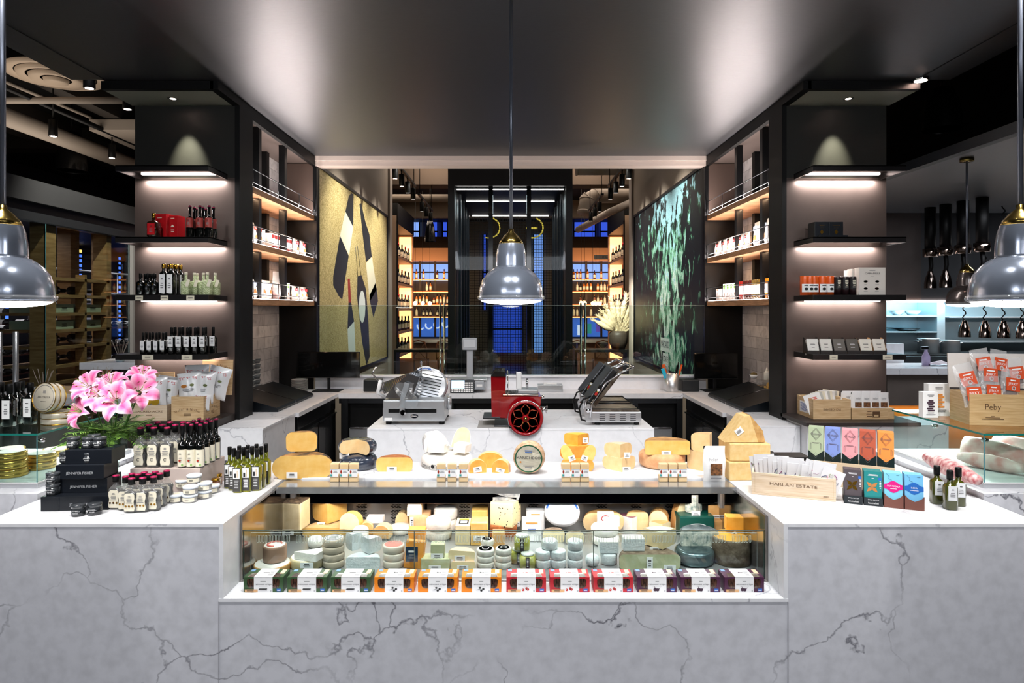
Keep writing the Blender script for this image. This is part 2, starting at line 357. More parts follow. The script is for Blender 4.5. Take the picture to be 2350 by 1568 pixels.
m = MB(); k = 0; x = -.93
while x < .88:
    if k % 14 < 12:
        pts = []
        for q in range(12):
            a = 2*PI*q/12; pts.append((x+.0034*math.cos(a), 2.402, .803+.0034*math.sin(a)+(.010 if math.sin(a) > 0 else -.010)))
        m.tube(pts, .0008, OVAL, 4, closed=True)
    x += .0104; k += 1
m.tube([(-.955, 2.402, .66), (-.955, 2.402, .826), (.905, 2.402, .826), (.905, 2.402, .66)], .0010, OVAL, 5)
m.build('oval_outlines', c)  # white oval outlines drawn just behind the front glass
# island counter
c = thing('island_counter', 'white marble island block carrying the slicers and the sandwich press', 'counter')
m = MB(); m.box(-.882, .882, 4.02, 4.78, 0, .8985, MARB); m.build('base', c); m = MB(); m.box(-.882, .882, 4.019, 4.781, .8985, .91, MARB, bev=.001); m.build('worktop', c)
# side counters (L shape)
DOOR = mat('cabinet_door', '17181a', .25, metal=.5, coat=.3)
for sx, nm in ((-1, 'left'), (1, 'right')):
    def bx(m, x0, x1, *a, **k): m.box(*sorted((sx*x0, sx*x1)), *a, **k)
    c = thing('side_counter', 'white topped %s work counter with dark cabinet doors below' % ('left side' if sx < 0 else 'right side'), 'counter')
    y0 = 4.03 if sx < 0 else 4.12; xo = 1.825
    m = MB(); bx(m, 1.53, 1.825, y0, 4.57, 0, .8985, MARB); bx(m, 1.53, 2.14, 4.57, 4.63, 0, .8985, MARB); m.build('marble_block', c)
    m = MB(); bx(m, 1.53, 2.14, 4.63, 5.69, .05, .88, DARK); m.build('cabinet_body', c)
    m = MB(); bx(m, 1.525, xo, y0-.001, 4.63, .8985, .91, MARB, bev=.001); bx(m, 1.50, 2.14, 4.63, 5.985, .88, .91, MARB, bev=.001); m.build('worktop', c)
    for a, b in ((4.66, 5.14), (5.16, 5.66)):
        m = MB(); bx(m, 1.515, 1.53, a, b, .1, .74, DOOR, bev=.003); d = m.build('door', c)
        m = MB(); bx(m, 1.503, 1.516, a+.01, b-.01, .745, .757, STEELD, bev=.002); m.build('handle', d)
    m = MB(); bx(m, 1.518, 1.53, 4.66, 5.66, .78, .872, DOOR, bev=.003); m.build('drawer_front', c)
# back counter
c = thing('back_counter', 'long white back counter with raised ledge, glass screen and steel drawers below', 'counter')
m = MB(); m.box(-1.5, 1.5, 5.69, 6.02, .865, .91, MARB, bev=.001); m.build('worktop', c)
m = MB(); m.box(-1.8, 1.8, 6.02, 6.055, .88, 1.02, MARB); m.box(-1.8, 1.8, 5.99, 6.10, 1.02, 1.035, MARB, bev=.002); m.build('raised_ledge', c)
m = MB(); m.box(-1.79, 1.79, 6.045, 6.055, 1.035, 1.676, glass('screen_glass', 'eef6f3', .55)); m.build('glass_screen', c)
m = MB(); m.box(-1.79, 1.79, 6.044, 6.056, 1.676, 1.6785, mat('screen_edge', '8fa39c', .2)); m.build('screen_edge', c)
m = MB(); m.box(-1.5, 1.5, 5.78, 6.0, .02, .865, BLACK)
for x in (-1.47, -1.06, -.55, 0, .55, 1.06, 1.45): m.box(x, x+.05, 5.70, 5.78, .02, .865, STEELD)
m.box(-1.5, 1.5, 5.71, 5.78, .82, .865, STEELD); m.build('underframe', c)
for sx in (-1, 1):
    m = MB(); a, b = sorted((sx*1.08, sx*1.41)); m.box(a, b, 5.71, 5.76, .1, .60, STEEL, bev=.003); d = m.build('drawer', c)
    m = MB(); m.box(a+.01, b-.01, 5.695, 5.712, .60, .615, CHROME, bev=.002); m.build('handle', d)
# ================================================================ display columns with shelves
BRZ = BRONZE; SHM = mat('shelf_metal', '3a3839', .3, metal=.75)
SOFF = mat('hood_soffit', '8a8a7e', .6)
def column(sx):
    nm = 'left' if sx < 0 else 'right'
    c = thing('display_shelving', 'tall bronze shelving column with four lit floating shelves, on the %s of the counter' % nm, 'shelving')
    def bx(m, x0, x1, *a, **k): m.box(*sorted((sx*x0, sx*x1)), *a, **k); return m
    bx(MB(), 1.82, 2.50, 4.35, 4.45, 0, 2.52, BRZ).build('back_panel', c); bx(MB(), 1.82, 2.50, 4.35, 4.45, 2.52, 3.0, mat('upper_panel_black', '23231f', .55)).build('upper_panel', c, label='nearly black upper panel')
    bx(MB(), 1.80, 1.832, 4.34, 4.56, .91, 3.0, BLACK).build('side_post', c)
    m = MB(); bx(m, 1.83, 2.52, 4.02, 4.06, 3.0, 3.049, BLACK); bx(m, 1.80, 1.85, 4.02, 4.56, 2.998, 3.049, BLACK); m.build('hood_edge', c)
    bx(MB(), 1.85, 2.52, 4.06, 4.35, 3.0, 3.02, SOFF).build('soffit', c)
    x, y = sx*2.17, 4.2
    m = MB(T(x, y, 2.996)); m.lathe([(.018, 0), (.032, 0), (.033, .004)], mat('fixture_ring', '55554e', .4), 20, cap=False); m.lathe([(.018, .001), (0, .001)], LED, 16); m.build('downlight', c)
    slight('hood_spot', (x-sx*.02, 4.20, 2.985), 90, 42, 1, (1, .95, .72), target=(x-sx*.03, 4.36, 2.52), r=.01)
    for k, z in enumerate((2.505, 2.06, 1.70, 1.33)):
        m = MB(); z0 = z; dx = 0
        if k < 2:  # hollow lit shelves
            bx(m, 1.88, 2.46, 4.065, 4.09, z0, z0+.035, SHM); bx(m, 1.88, 2.46, 4.065, 4.34, z0+.03, z0+.036, SHM); bx(m, 1.88, 1.89, 4.09, 4.34, z0, z0+.035, SHM); bx(m, 2.45, 2.46, 4.09, 4.34, z0, z0+.035, SHM)
        else: bx(m, 1.88, 2.46, 4.065, 4.34, z0, z0+.034, SHM, bev=.0015)
        s = m.build('shelf', c)
        m = MB(); bx(m, 1.93, 2.42, 4.28, 4.30, z0+(.022 if k < 2 else -.004), z0+(.03 if k < 2 else -.0005), LED); m.build('light_strip', s)
        alight('shelf_light', (sx*2.17, 4.318, z0-.008), .52, (5.5, 4, 2.2, 1.2)[k], (1, .93, .9), (12, 0, 0), .02)
    # base
    if sx < 0: bx(MB(), 1.83, 2.50, 4.02, 4.36, 0, .953, mat('base_bronze', '332c2a', .45, metal=.4)).build('base', c)
    else: bx(MB(), 1.80, 2.50, 3.98, 4.36, .93, .953, mat('base_bronze', '332c2a', .45, metal=.4)).build('base', c); bx(MB(), 1.83, 2.7, 4.03, 4.36, .5, .93, MARB).build('base', c)
    return c
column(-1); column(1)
def ptag(col, items):
    pass
# ================================================================ shelving bays at the sides
def bay(sx):
    nm = 'left' if sx < 0 else 'right'
    c = thing('shelving_bay', 'open oak shelving bay with black posts and metal rails, %s of the work area' % nm, 'shelving')
    def bx(m, x0, x1, *a, **k): m.box(*sorted((sx*x0, sx*x1)), *a, **k); return m
    bx(MB(), 1.80, 1.835, 4.56, 6.07, 2.965, 3.048, BLACK).build('top_rail', c)
    bx(MB(), 1.835, 2.145, 4.56, 6.07, 2.995, 3.02, mat('bay_ceiling', '6e625d', .5, metal=.2)).build('ceiling_panel', c)
    bx(MB(), 1.80, 2.145, 6.05, 6.07, 2.51, 2.99, mat('end_panel_brown', '55463f', .5)).build('end_panel', c)
    bx(MB(), 1.83, 2.145, 6.05, 6.07, .91, 2.46, BLACK).build('end_panel', c)
    bx(MB(), 1.795, 1.83, 6.045, 6.09, 1.035, 2.97, DARK).build('end_post', c)
    for y in (4.83, 5.38):
        bx(MB(), 1.86, 1.91, y, y+.05, 1.67, 2.995, DARK).build('post', c)
    for y in (5.0, 5.6):
        bx(MB(), 2.09, 2.14, y, y+.06, 1.67, 2.995, BLACK).build('post', c)
    for k, z in enumerate((2.465, 2.07, 1.672)):
        s = bx(MB(), 1.815, 2.14, 4.56, 6.045, z, z+.045, WOOD, bev=.002).build('shelf', c)
        m = MB()
        for dz in ((.03, .12)): m.tube([(sx*1.812, 4.57, z+.045+dz), (sx*1.812, 6.04, z+.045+dz)], .003, STEELD, 6)
        for y in (4.6, 5.1, 5.6, 6.03): m.tube([(sx*1.812, y, z+.04), (sx*1.812, y, z+.17)], .003, STEELD, 6)
        m.build('rail', s)
        bx(MB(), 1.822, 1.832, 4.58, 6.03, z+.0451, z+.049, LED).build('light_strip', s)
        alight('bay_light', (sx*1.835, 5.3, z+.052), 1.4, 5, (1, .87, .8), (0, 180, 0) if 0 else (0, 180+(-25 if sx < 0 else 25), 0), .012) if 0 else None
        l = alight('bay_light', (sx*1.83, 5.3, z+.053), .012, (13, 17, 15)[k], (1, .88, .83), (0, 0, 0), 1.4); l.rotation_euler = V((sx*.5, 0, 1)).to_track_quat('-Z', 'Y').to_euler() if 0 else (0, R(180-sx*28), 0)
        if k < 2 or 1:
            alight('under_shelf_light', (sx*1.9, 5.3, z-.004), .012, (5, 4.5, 1)[k], (1, .62, .35), (0, R(0), 0), 1.3)
bay(-1); bay(1)
# ================================================================ cheeses
def cm(n, c, c2=None, r=.45, ns=30, bump=0, noise=.12): return mat('cheese_'+n, c, r, noise=noise, c2=c2, ns=ns, bump=bump, bs=120)
CY = cm('yellow', 'ebc273', 'e4b35c'); CGO = cm('gold', 'e8ae48', 'dd9e34'); COR = cm('orange', 'e9a14a', 'e08f36'); CCR = cm('cream', 'efe0b8', 'e9d6a6'); CWH = cm('white', 'f4f1ea', 'ebe7de', bump=.35); CPA = cm('pale', 'eccf9e', 'e5c28a')
CTN = cm('tan', 'dcae72', 'd09c5c'); CBW = cm('bluewhite', 'e4e8e8', 'cdd6d9', bump=.5); CGR = cm('greygreen', 'c3c6a2', 'b3b78e'); CBE = cm('beige', 'e3d3aa', 'd8c596')
RBR = cm('rind_brown', 'b5703c', '8a4c26', .6, 45, .3); RGR = cm('rind_grey', '8d7c6a', '60503f', .8, 35, .5); RBK = mat('rind_black_wax', '1f2430', .18, noise=.5, c2='333a48', ns=8, coat=.6); RMO = cm('rind_mottled', 'e0a45a', '2a2628', .6, 14); RPK = cm('rind_pink', 'e0b09a', 'e9c9a8', .5, 10)
RPU = cm('rind_purple', '6a3b4c', '8a5a68', .5, 20); BLUE = cm('blueveined', 'ebe9da', '6f8580', .5, 46, noise=.5); PEP = mat('cheese_pepper', 'dfd0a0', .5); RFO = mat('foil_dark', '2e4348', .25, metal=.6, noise=.5, ns=12, c2='6d8084'); SILV = mat('foil_silver', 'c9cdd2', .3, metal=.5, noise=.4, ns=40, c2='7d848c'); FILM = glass('wrap_film', 'ffffff', .3, .1, body=.04)
PEACH = cm('peach', 'e9bd90', 'e2ac7a'); GREENP = mat('pack_green', '0f4a40', .3); TUB = mat('tub_frost', 'e6dccb', .3); NAVY = mat('navy_print', '14344e', .4); REDP = mat('red_logo', 'd0422c', .5); BLUEP = mat('blue_print', '2c62b4', .4); YELP = mat('yellow_print', 'e6c83c', .5); SAL = mat('salmon_print', 'e0776a', .5)
def wheelprof(Rr, H, er, dome=0):
    p = [(0, 0), (Rr-er, 0)]
    for i in range(1, 8):
        a = -90+i*22.5; p.append((Rr-er+er*math.cos(R(a)), (er if a < 0 else H-er)+er*math.sin(R(a))) if er < H/2 else (Rr-er+er*math.cos(R(a)), H/2+H/2*math.sin(R(a))))
    p += [(Rr-er, H), (0, H+dome)]; return p
def wheel(mb, Rr, H, er, rind, paste=None, a0=0, a1=360, M=None, top=None, seg=32):
    p = wheelprof(Rr, H, min(er, Rr*.9)); n = max(6, int(seg*(a1-a0)/360))
    if top:
        mb.lathe(p[:-1], rind, n, M, a0=a0, a1=a1, cap=False); mb.lathe(p[-2:], top, n, M, a0=a0, a1=a1, cap=False)
    else: mb.lathe(p, rind, n, M, a0=a0, a1=a1, cap=False)
    if a1-a0 < 359:
        for a, fl in ((a0, 0), (a1, 1)):
            c, s = math.cos(R(a)), math.sin(R(a)); pts = [(r*c, r*s, z) for r, z in p]
            mb.quad(pts if fl else pts[::-1], paste, M)
def archpoly(w, h, n=10, flat=.45):
    p = [(-w/2, 0), (w/2, 0), (w/2, h*flat)]
    for i in range(1, n): a = PI*i/n; p.append((w/2*math.cos(a), h*flat+h*(1-flat)*math.sin(a)))
    p.append((-w/2, h*flat)); return p
def pricelabel(par, x, y, w, h, Y, tilt=0, dark=0):
    k = Y/F; p = at(x, y, Y); inv = (Mx.LocRotScale(par.location, par.rotation_euler, par.scale)).inverted()
    m = MB(inv @ T(*p) @ Ry(-tilt)); w *= k; h *= k
    m.box(-w/2, w/2, -.0012, 0, -h/2, h/2, NAVY if dark else WHITE)
    m.scrib(0, h*.18, w*.6, h*.3, 1, WHITE if dark else INK, -.0016); m.scrib(0, -h*.15, w*.7, h*.4, 2, GREYINK, -.0016)
    return m.build('price_label', par, label='white paper price label' if not dark else 'dark blue printed label')
def C(name, label, shape, x0, x1, y0, y1, Y, paste, rind=None, d=None, er=.3, rz=0, rot=None, lab=(), group=None, top=None, cat='cheese', h=None, extra=None, hs=None):
    k = Y/F; w = (x1-x0)*k; H = (y1-y0)*k; rind = rind or paste
    p = at((x0+x1)/2, y1, Y)
    if hs is not None: p.z = hs
    m = MB()
    if shape == 'half': wheel(m, w/2, H, er*H, rind, paste, 0, 180, top=top)
    elif shape == 'quart': wheel(m, w/1.414, H, er*H, rind, paste, 45, 135, top=top)
    elif shape == 'block': D = d or w*.6; m.box(-w/2, w/2, 0, D, 0, H, paste, bev=min(w, H)*.06); (m.box(-w/2+.001, w/2-.001, .001, D-.001, H-.0015, H+.0012, top) if top else 0)
    elif shape == 'arch': D = d or w*.5; q = archpoly(w, H); m.slab([(a*.97, b) for a, b in q], -.0005, 0, paste); m.slab(q, 0, D, rind)
    elif shape in ('drum', 'wheel'):
        r = w/2; e = er*H if shape == 'wheel' else min(.15*H, .006); wheel(m, r, H, e, rind, M=T(0, r, 0), top=top)
    elif shape == 'wedge': # triangular slice lying, tip to the left-front
        D = d or w*.7; m.prism([(-w/2, 0), (w/2, -0), (w/2, D*.8), (w*.3, D)], 0, H, paste); m.prism([(w/2, 0), (w/2+.004, .003), (w/2+.004, D*.8), (w/2, D*.8)], 0, H, rind)
    if extra: extra(m, w, H)
    o = m.build(name); o.location = p
    if rot: o.rotation_euler = [R(a) for a in rot]
    elif rz: o.rotation_euler = (0, 0, R(rz))
    tag(o, label, cat, group)
    for l in lab: pricelabel(o, *l)
    return o
def pepper(m, w, H, D=None):
    D = D or w
    for i in range(13):
        x, z = (rnd.random()-.5)*w*.9, rnd.random()*H*.9
        m.lathe([(.003, 0), (0, .0012)], INK, 7, T(x, .0001, z) @ Rx(90)); m.lathe([(.003, 0), (0, .0012)], INK, 7, T(w/2, rnd.random()*D*.8, z) @ Ry(90))
TOPH = .916
def YT(y): return (CH-TOPH)*F/(y-HY)
# ---- on the rear worktop
a = C('cheese_half_wheel', 'large golden half wheel with mottled black rind, left end of the counter', 'half', 626, 762, 1046, 1100, YT(1097), CY, RMO, er=.5, rz=6, lab=[(670, 1091, 25, 14, YT(1099)-.006)])
C('cheese_wedge', 'golden wedge with mottled black rind lying on the large half wheel at the left', 'half', 657, 727, 1006, 1050, YT(1092)+.03, CY, RMO, er=.28, rz=5, hs=TOPH+.099, lab=[(701, 1047, 25, 13, YT(1092)+.036)])
C('round_cheese', 'glossy black waxed wheel lying under a cut black wheel', 'wheel', 770, 857, 1050, 1088, YT(1084), RBK, er=.48)
a = C('round_cheese', 'black waxed wheel cut open to show its cream inside, lying on another black wheel', 'wheel', 764, 764, 1016, 1050, YT(1084), RBK, hs=TOPH+.071)
me = MB(); k = YT(1084)/F; wheel(me, 45*k, .062, .03, RBK, CPA, -40, 215); a.data = me.mesh('wheel'); a.location = (at(812, 1050, YT(1084)).x, YT(1084)+.07, TOPH+.071); a.rotation_euler = (0, R(2), 0)
pricelabel(a, 790, 1046, 22, 14, YT(1084)+.046); 
C('cheese_half_wheel', 'flat yellow half wheel with reddish brown rind lying alone between black and white wheels', 'half', 863, 947, 1050, 1084, YT(1083), CY, RBR, er=.35, lab=[(899, 1078, 23, 13, YT(1083)-.004)])
def lam(m, w, H):
    for t, a in (("l'amuse", -98), ("l'amuse", -55), ("l'amuse", -135)):
        M = T(0, w/2, 0) @ Rz(a+90) @ T(0, -w/2-.0012, 0); m.text(t, 0, H*.42, .03, INK, w=.06, M=M)
    for a in (-77, -116): m.lathe([(0, 0), (.009, .0005)], INK, 16, T(0, w/2, H*.45) @ Rz(a+90) @ T(0, -w/2-.001, 0) @ Rx(90))
C('round_cheese', 'large white waxed wheel with printed lettering around its side', 'wheel', 958, 1080, 1054, 1088, YT(1082), CWH, er=.42, extra=lam)
b = TOPH+.068; Yb = YT(1080)+.05
WAX = mat('white_wax', 'f4f3f0', .25, coat=.4)
for i, (x0, x1, y0, y1, dy, rt, lb) in enumerate([(975, 1018, 1010, 1048, .06, (0, -8, 15), 'white arched wedge at the back left of the pile on the white wheel'), (1034, 1074, 1000, 1050, .09, (-12, 14, 0), 'tall white wedge with tan cut face, back right on the white wheel'), (980, 1020, 1031, 1050, 0, (0, 0, -12), 'small white wedge in front on the white wheel, left side'), (1038, 1068, 1031, 1050, .0, (0, 5, -20), 'small white wedge in front on the white wheel, right side')]):
    C('cheese_wedge', lb, 'arch' if i < 2 else 'block', x0, x1, y0, y1, Yb+dy, CWH if i != 1 else CBE, WAX, d=.07, hs=b+.0, rot=rt, group=None)
C('cheese_wedge', 'white long wedge leaning diagonally across the pile on the white wheel', 'arch', 1000, 1031, 994, 1044, Yb+.03, CWH, WAX, d=.03, hs=b+.012, rot=(-30, -32, 0))
for x0, x1, y0, y1, dy, rz, lb, l in [(1095, 1155, 1032, 1068, .09, 0, 'deep orange arched wedge standing behind two smaller orange ones', ()), (1077, 1117, 1057, 1087, 0, 14, 'small orange arched wedge, left of a pair beside the round green-labelled wheel', [(1096, 1078, 19, 12, YT(1087)-.006, 8)]), (1128, 1168, 1057, 1087, 0, -14, 'small orange arched wedge, right of a pair beside the round green-labelled wheel', [(1148, 1080, 20, 9, YT(1087)-.008, -15)])]:
    C('cheese_wedge', lb, 'arch', x0, x1, y0, y1, YT(1086)+dy, COR, PEACH, d=.035, rz=rz, hs=TOPH, lab=l)
# manchego standing on edge
Ym = YT(1090); k = Ym/F; r = 37*k
o = MB(); M = T(0, 0, r) @ Rx(90); H = .075
o.lathe([(0, -H), (r*.8, -H), (r*.97, -H+.012), (r, -H/2), (r*.97, -.012), (r*.86, 0), (0, 0)], cm('rind_basket', 'bfa183', '8f7358', .7, 60, .5), 40, M, cap=False)
o = o.build('round_cheese'); o.location = at(1213, 1091, Ym); o.location.z = TOPH; o.rotation_euler = (0, 0, R(-6)); tag(o, 'brown basket-marked wheel standing on edge with round green and cream label', 'cheese')
m = MB(T(0, -.0015, r)); m.lathe([(0, 0), (r*.86, 0)], mat('label_green', '2f6a47', .5), 40, Rx(90)); m.lathe([(0, 0), (r*.78, 0)], CREAM, 40, T(0, -.0008, 0) @ Rx(90))
m.text('MANCHEGO', 0, .004, .0165, INK, -.0022, w=.108); m.scrib(0, .032, .04, .014, 2, BLUEP, -.0022); m.scrib(0, -.034, .05, .012, 2, GREYINK, -.0022); m.lathe([(0, 0), (.004, 0)], COR, 10, T(-.035, -.0022, -.015) @ Rx(90)); m.build('round_label', o, label='cream label with green ring and dark lettering')
# orange pyramid
Yo = YT(1084)
C('cheese_half_wheel', 'orange half wheel, lowest of the orange pile', 'half', 1287, 1363, 1060, 1088, Yo+.01, COR, COR, er=.45, hs=TOPH)
C('cheese_half_wheel', 'orange half wheel in the middle of the orange pile', 'half', 1285, 1367, 1026, 1056, Yo+.03, COR, COR, er=.45, hs=TOPH+.051)
C('cheese_quarter', 'bright yellow quarter on top of the orange pile', 'quart', 1297, 1355, 995, 1021, Yo+.04, CGO, CGO, er=.3, hs=TOPH+.107, lab=[(1343, 1011, 12, 13, Yo+.052, 0)])
for x0, x1, tl, lb in ((1295, 1320, -24, 'orange-rinded pale wedge leaning left on the orange pile'), (1333, 1360, 26, 'orange-rinded pale wedge leaning right on the orange pile')):
    C('cheese_wedge', lb, 'arch', x0, x1, 1022, 1058, Yo+.012, CY, COR, d=.014, rot=(-12, tl, 0), hs=TOPH+.052, lab=[((x0+x1)/2+(5 if tl < 0 else -5), 1052, 15, 12, Yo+.004, -tl*.8)])
Yq = YT(1084)
C('cheese_quarter', 'pale quarter wheel with pink rind, lower of two', 'quart', 1388, 1466, 1055, 1086, Yq, CPA, RPK, er=.45, hs=TOPH, lab=[(1437, 1078, 20, 12, Yq+.006)])
C('cheese_quarter', 'pale quarter wheel with pink top, upper of two', 'quart', 1391, 1456, 1020, 1052, Yq+.01, CPA, RPK, er=.45, hs=TOPH+.059, lab=[(1439, 1045, 14, 13, Yq+.014)])
C('cheese_half_wheel', 'large half wheel with ribbed tan rind under a yellow half wheel', 'wheel', 1477, 1586, 1052, 1088, YT(1082), CPA, cm('rind_tan', 'dcae82', 'c98f62', .6, 18, .3), er=.35, hs=TOPH)
C('cheese_half_wheel', 'big yellow half wheel with wrinkled brown rind and small holes', 'half', 1480, 1584, 1014, 1047, YT(1082)+.03, CY, cm('rind_wrinkled', 'b98f5c', '8a6238', .7, 22, .6), er=.2, hs=TOPH+.067, lab=[(1529, 1041, 22, 12, YT(1082)+.024)])
C('cheese_wedge', 'pale crumbly block, lower of two behind the white pouch', 'quart', 1587, 1662, 1042, 1086, YT(1084), CPA, PEACH, er=.15, hs=TOPH)
C('cheese_wedge', 'pale curved wedge, upper of two behind the white pouch', 'quart', 1599, 1658, 1000, 1040, YT(1084)+.02, CPA, PEACH, er=.2, hs=TOPH+.086, rz=20)
# hard cheese stack at the right
Yp = 2.86; PARM = cm('hard', 'e6c88f', 'dcb878', .5, 50)
C('cheese_block', 'hard pale cheese block wrapped in film, lowest of the stack behind the crate of cards', 'block', 1673, 1740, 1062, 1104, 2.80, PARM, d=.15, hs=.912, rz=4)
C('cheese_block', 'hard pale cheese block with brown rind, middle of the stack behind the crate of cards', 'block', 1675, 1768, 1020, 1060, 2.81, PARM, d=.17, hs=.992, rz=-2)
k = 2.84/F; m = MB(); m.slab([(-.088, 0), (.088, -.002), (.02, .118), (-.02, .105)] if 0 else [(-.09, .0), (.055, .0), (.02, .115), (-.005, .112)], 0, .10, PARM); m.slab([(.055, 0), (.085, .0), (.075, .05), (.02, .118), (.02, .115)], 0, .10, cm('rind_hard', 'd2a668', 'b98a4c', .6, 40, .3))
o = m.build('cheese_wedge'); o.location = (at(1709, 1018, 2.84).x, 2.83, 1.070); tag(o, 'tall triangular hard cheese wedge with barcode label, on top of its stack', 'cheese')
m = MB(T(-.028, -.002, .048) @ Ry(-36)); m.box(-.017, .017, 0, .001, -.014, .014, WHITE); [m.rect(-.012+i*.003, -.0105+i*.003, -.008, .006, -.0005, INK) for i in range(7)]; m.build('price_label', o, label='white barcode label')
# sample packs
PK = MB(); kk = YT(1104)/F
root = thing('cheese_sample_pack', '', 'cheese pack')
m = MB(); m.box(-.0185, .0185, 0, .026, 0, .030, CPA, bev=.003); m.box(-.0185, .0185, .001, .026, .052, .078, CPA, bev=.003); m.build('cheese', root)
m = MB(); m.box(-.0195, .0195, -.001, .027, .0, .082, FILM, bev=.003); m.build('clear_tub', root, label='clear plastic tub')
m = MB(); m.rect(-.0175, .0175, .022, .055, -.0018, WHITE); m.lathe([(0, 0), (.0055, 0)], REDP, 10, T(-.011, -.0022, .044) @ Rx(90) @ Sc(.7, 1.5, 1)); m.rect(-.016, -.007, .025, .034, -.0022, mat('teal_print', '3b9a94', .5)); m.scrib(.005, .045, .02, .01, 3, GREYINK, -.0022); m.rect(-.0175, .0175, .0225, .0235, -.0022, SAL); m.rect(-.0175, .0175, .054, .0555, -.0022, BLUEP); m.build('printed_label', root, label='white printed label with a red fruit')
locs = []; labs = []
for gi, (xs, what) in enumerate([((767, 789, 811), 'in front of the black wheels'), ((1012, 1037, 1063), 'in front of the white wheel'), ((1299, 1321, 1342), 'in front of the orange pile'), ((1523, 1545, 1567), 'in front of the ribbed half wheels')]):
    for j, x in enumerate(xs):
        p = on(x, 1107, .9085); locs.append((p.x, p.y, .9087)); labs.append('clear pack of pale cheese, %s of three %s' % (('left', 'middle', 'right')[j], what))
spread(root, locs, labs, 'clear cheese packs standing on the steel edge')
# white pouch
def pouch(w, h, d, mt, mb=None, M=None, nu=10, nv=10):
    mb = mb or MB()
    def fn(sg):
        def g(u, v):
            x = (u-.5)*w*(1-.04*math.sin(v*9)); t = d/2*(1-abs(2*u-1)**3)*(1-v**2.2)*(.55+.45*min(1, v*6)); return (x, sg*t, v*h)
        return g
    mb.grid(fn(-1), nu, nv, mt, M); mb.grid(fn(1), nu, nv, mt, (M or IDM) ); return mb
o = pouch(.095, .15, .05, WHITE).build('snack_pouch'); p = on(1644, 1108, .9085); o.location = (p.x, p.y+.03, .9085); tag(o, 'white pouch with grey lettering and crisp window, right end of the steel edge', 'pouch')
m = MB(T(0, -.031, 0)); m.text('heller', -.012, .098, .022, GREYINK, 0, w=.036); m.scrib(0, .018, .05, .01, 1, GREYINK, .004); m.build('print', o)
m = MB(T(0, -.0285, .055)); m.box(-.024, .026, -.002, 0, -.025, .025, mat('brown_crisps', '8a5a34', .5, noise=.6, ns=90, c2='3a2413'), bev=.001); m.build('window', o, label='clear window showing brown crisps')
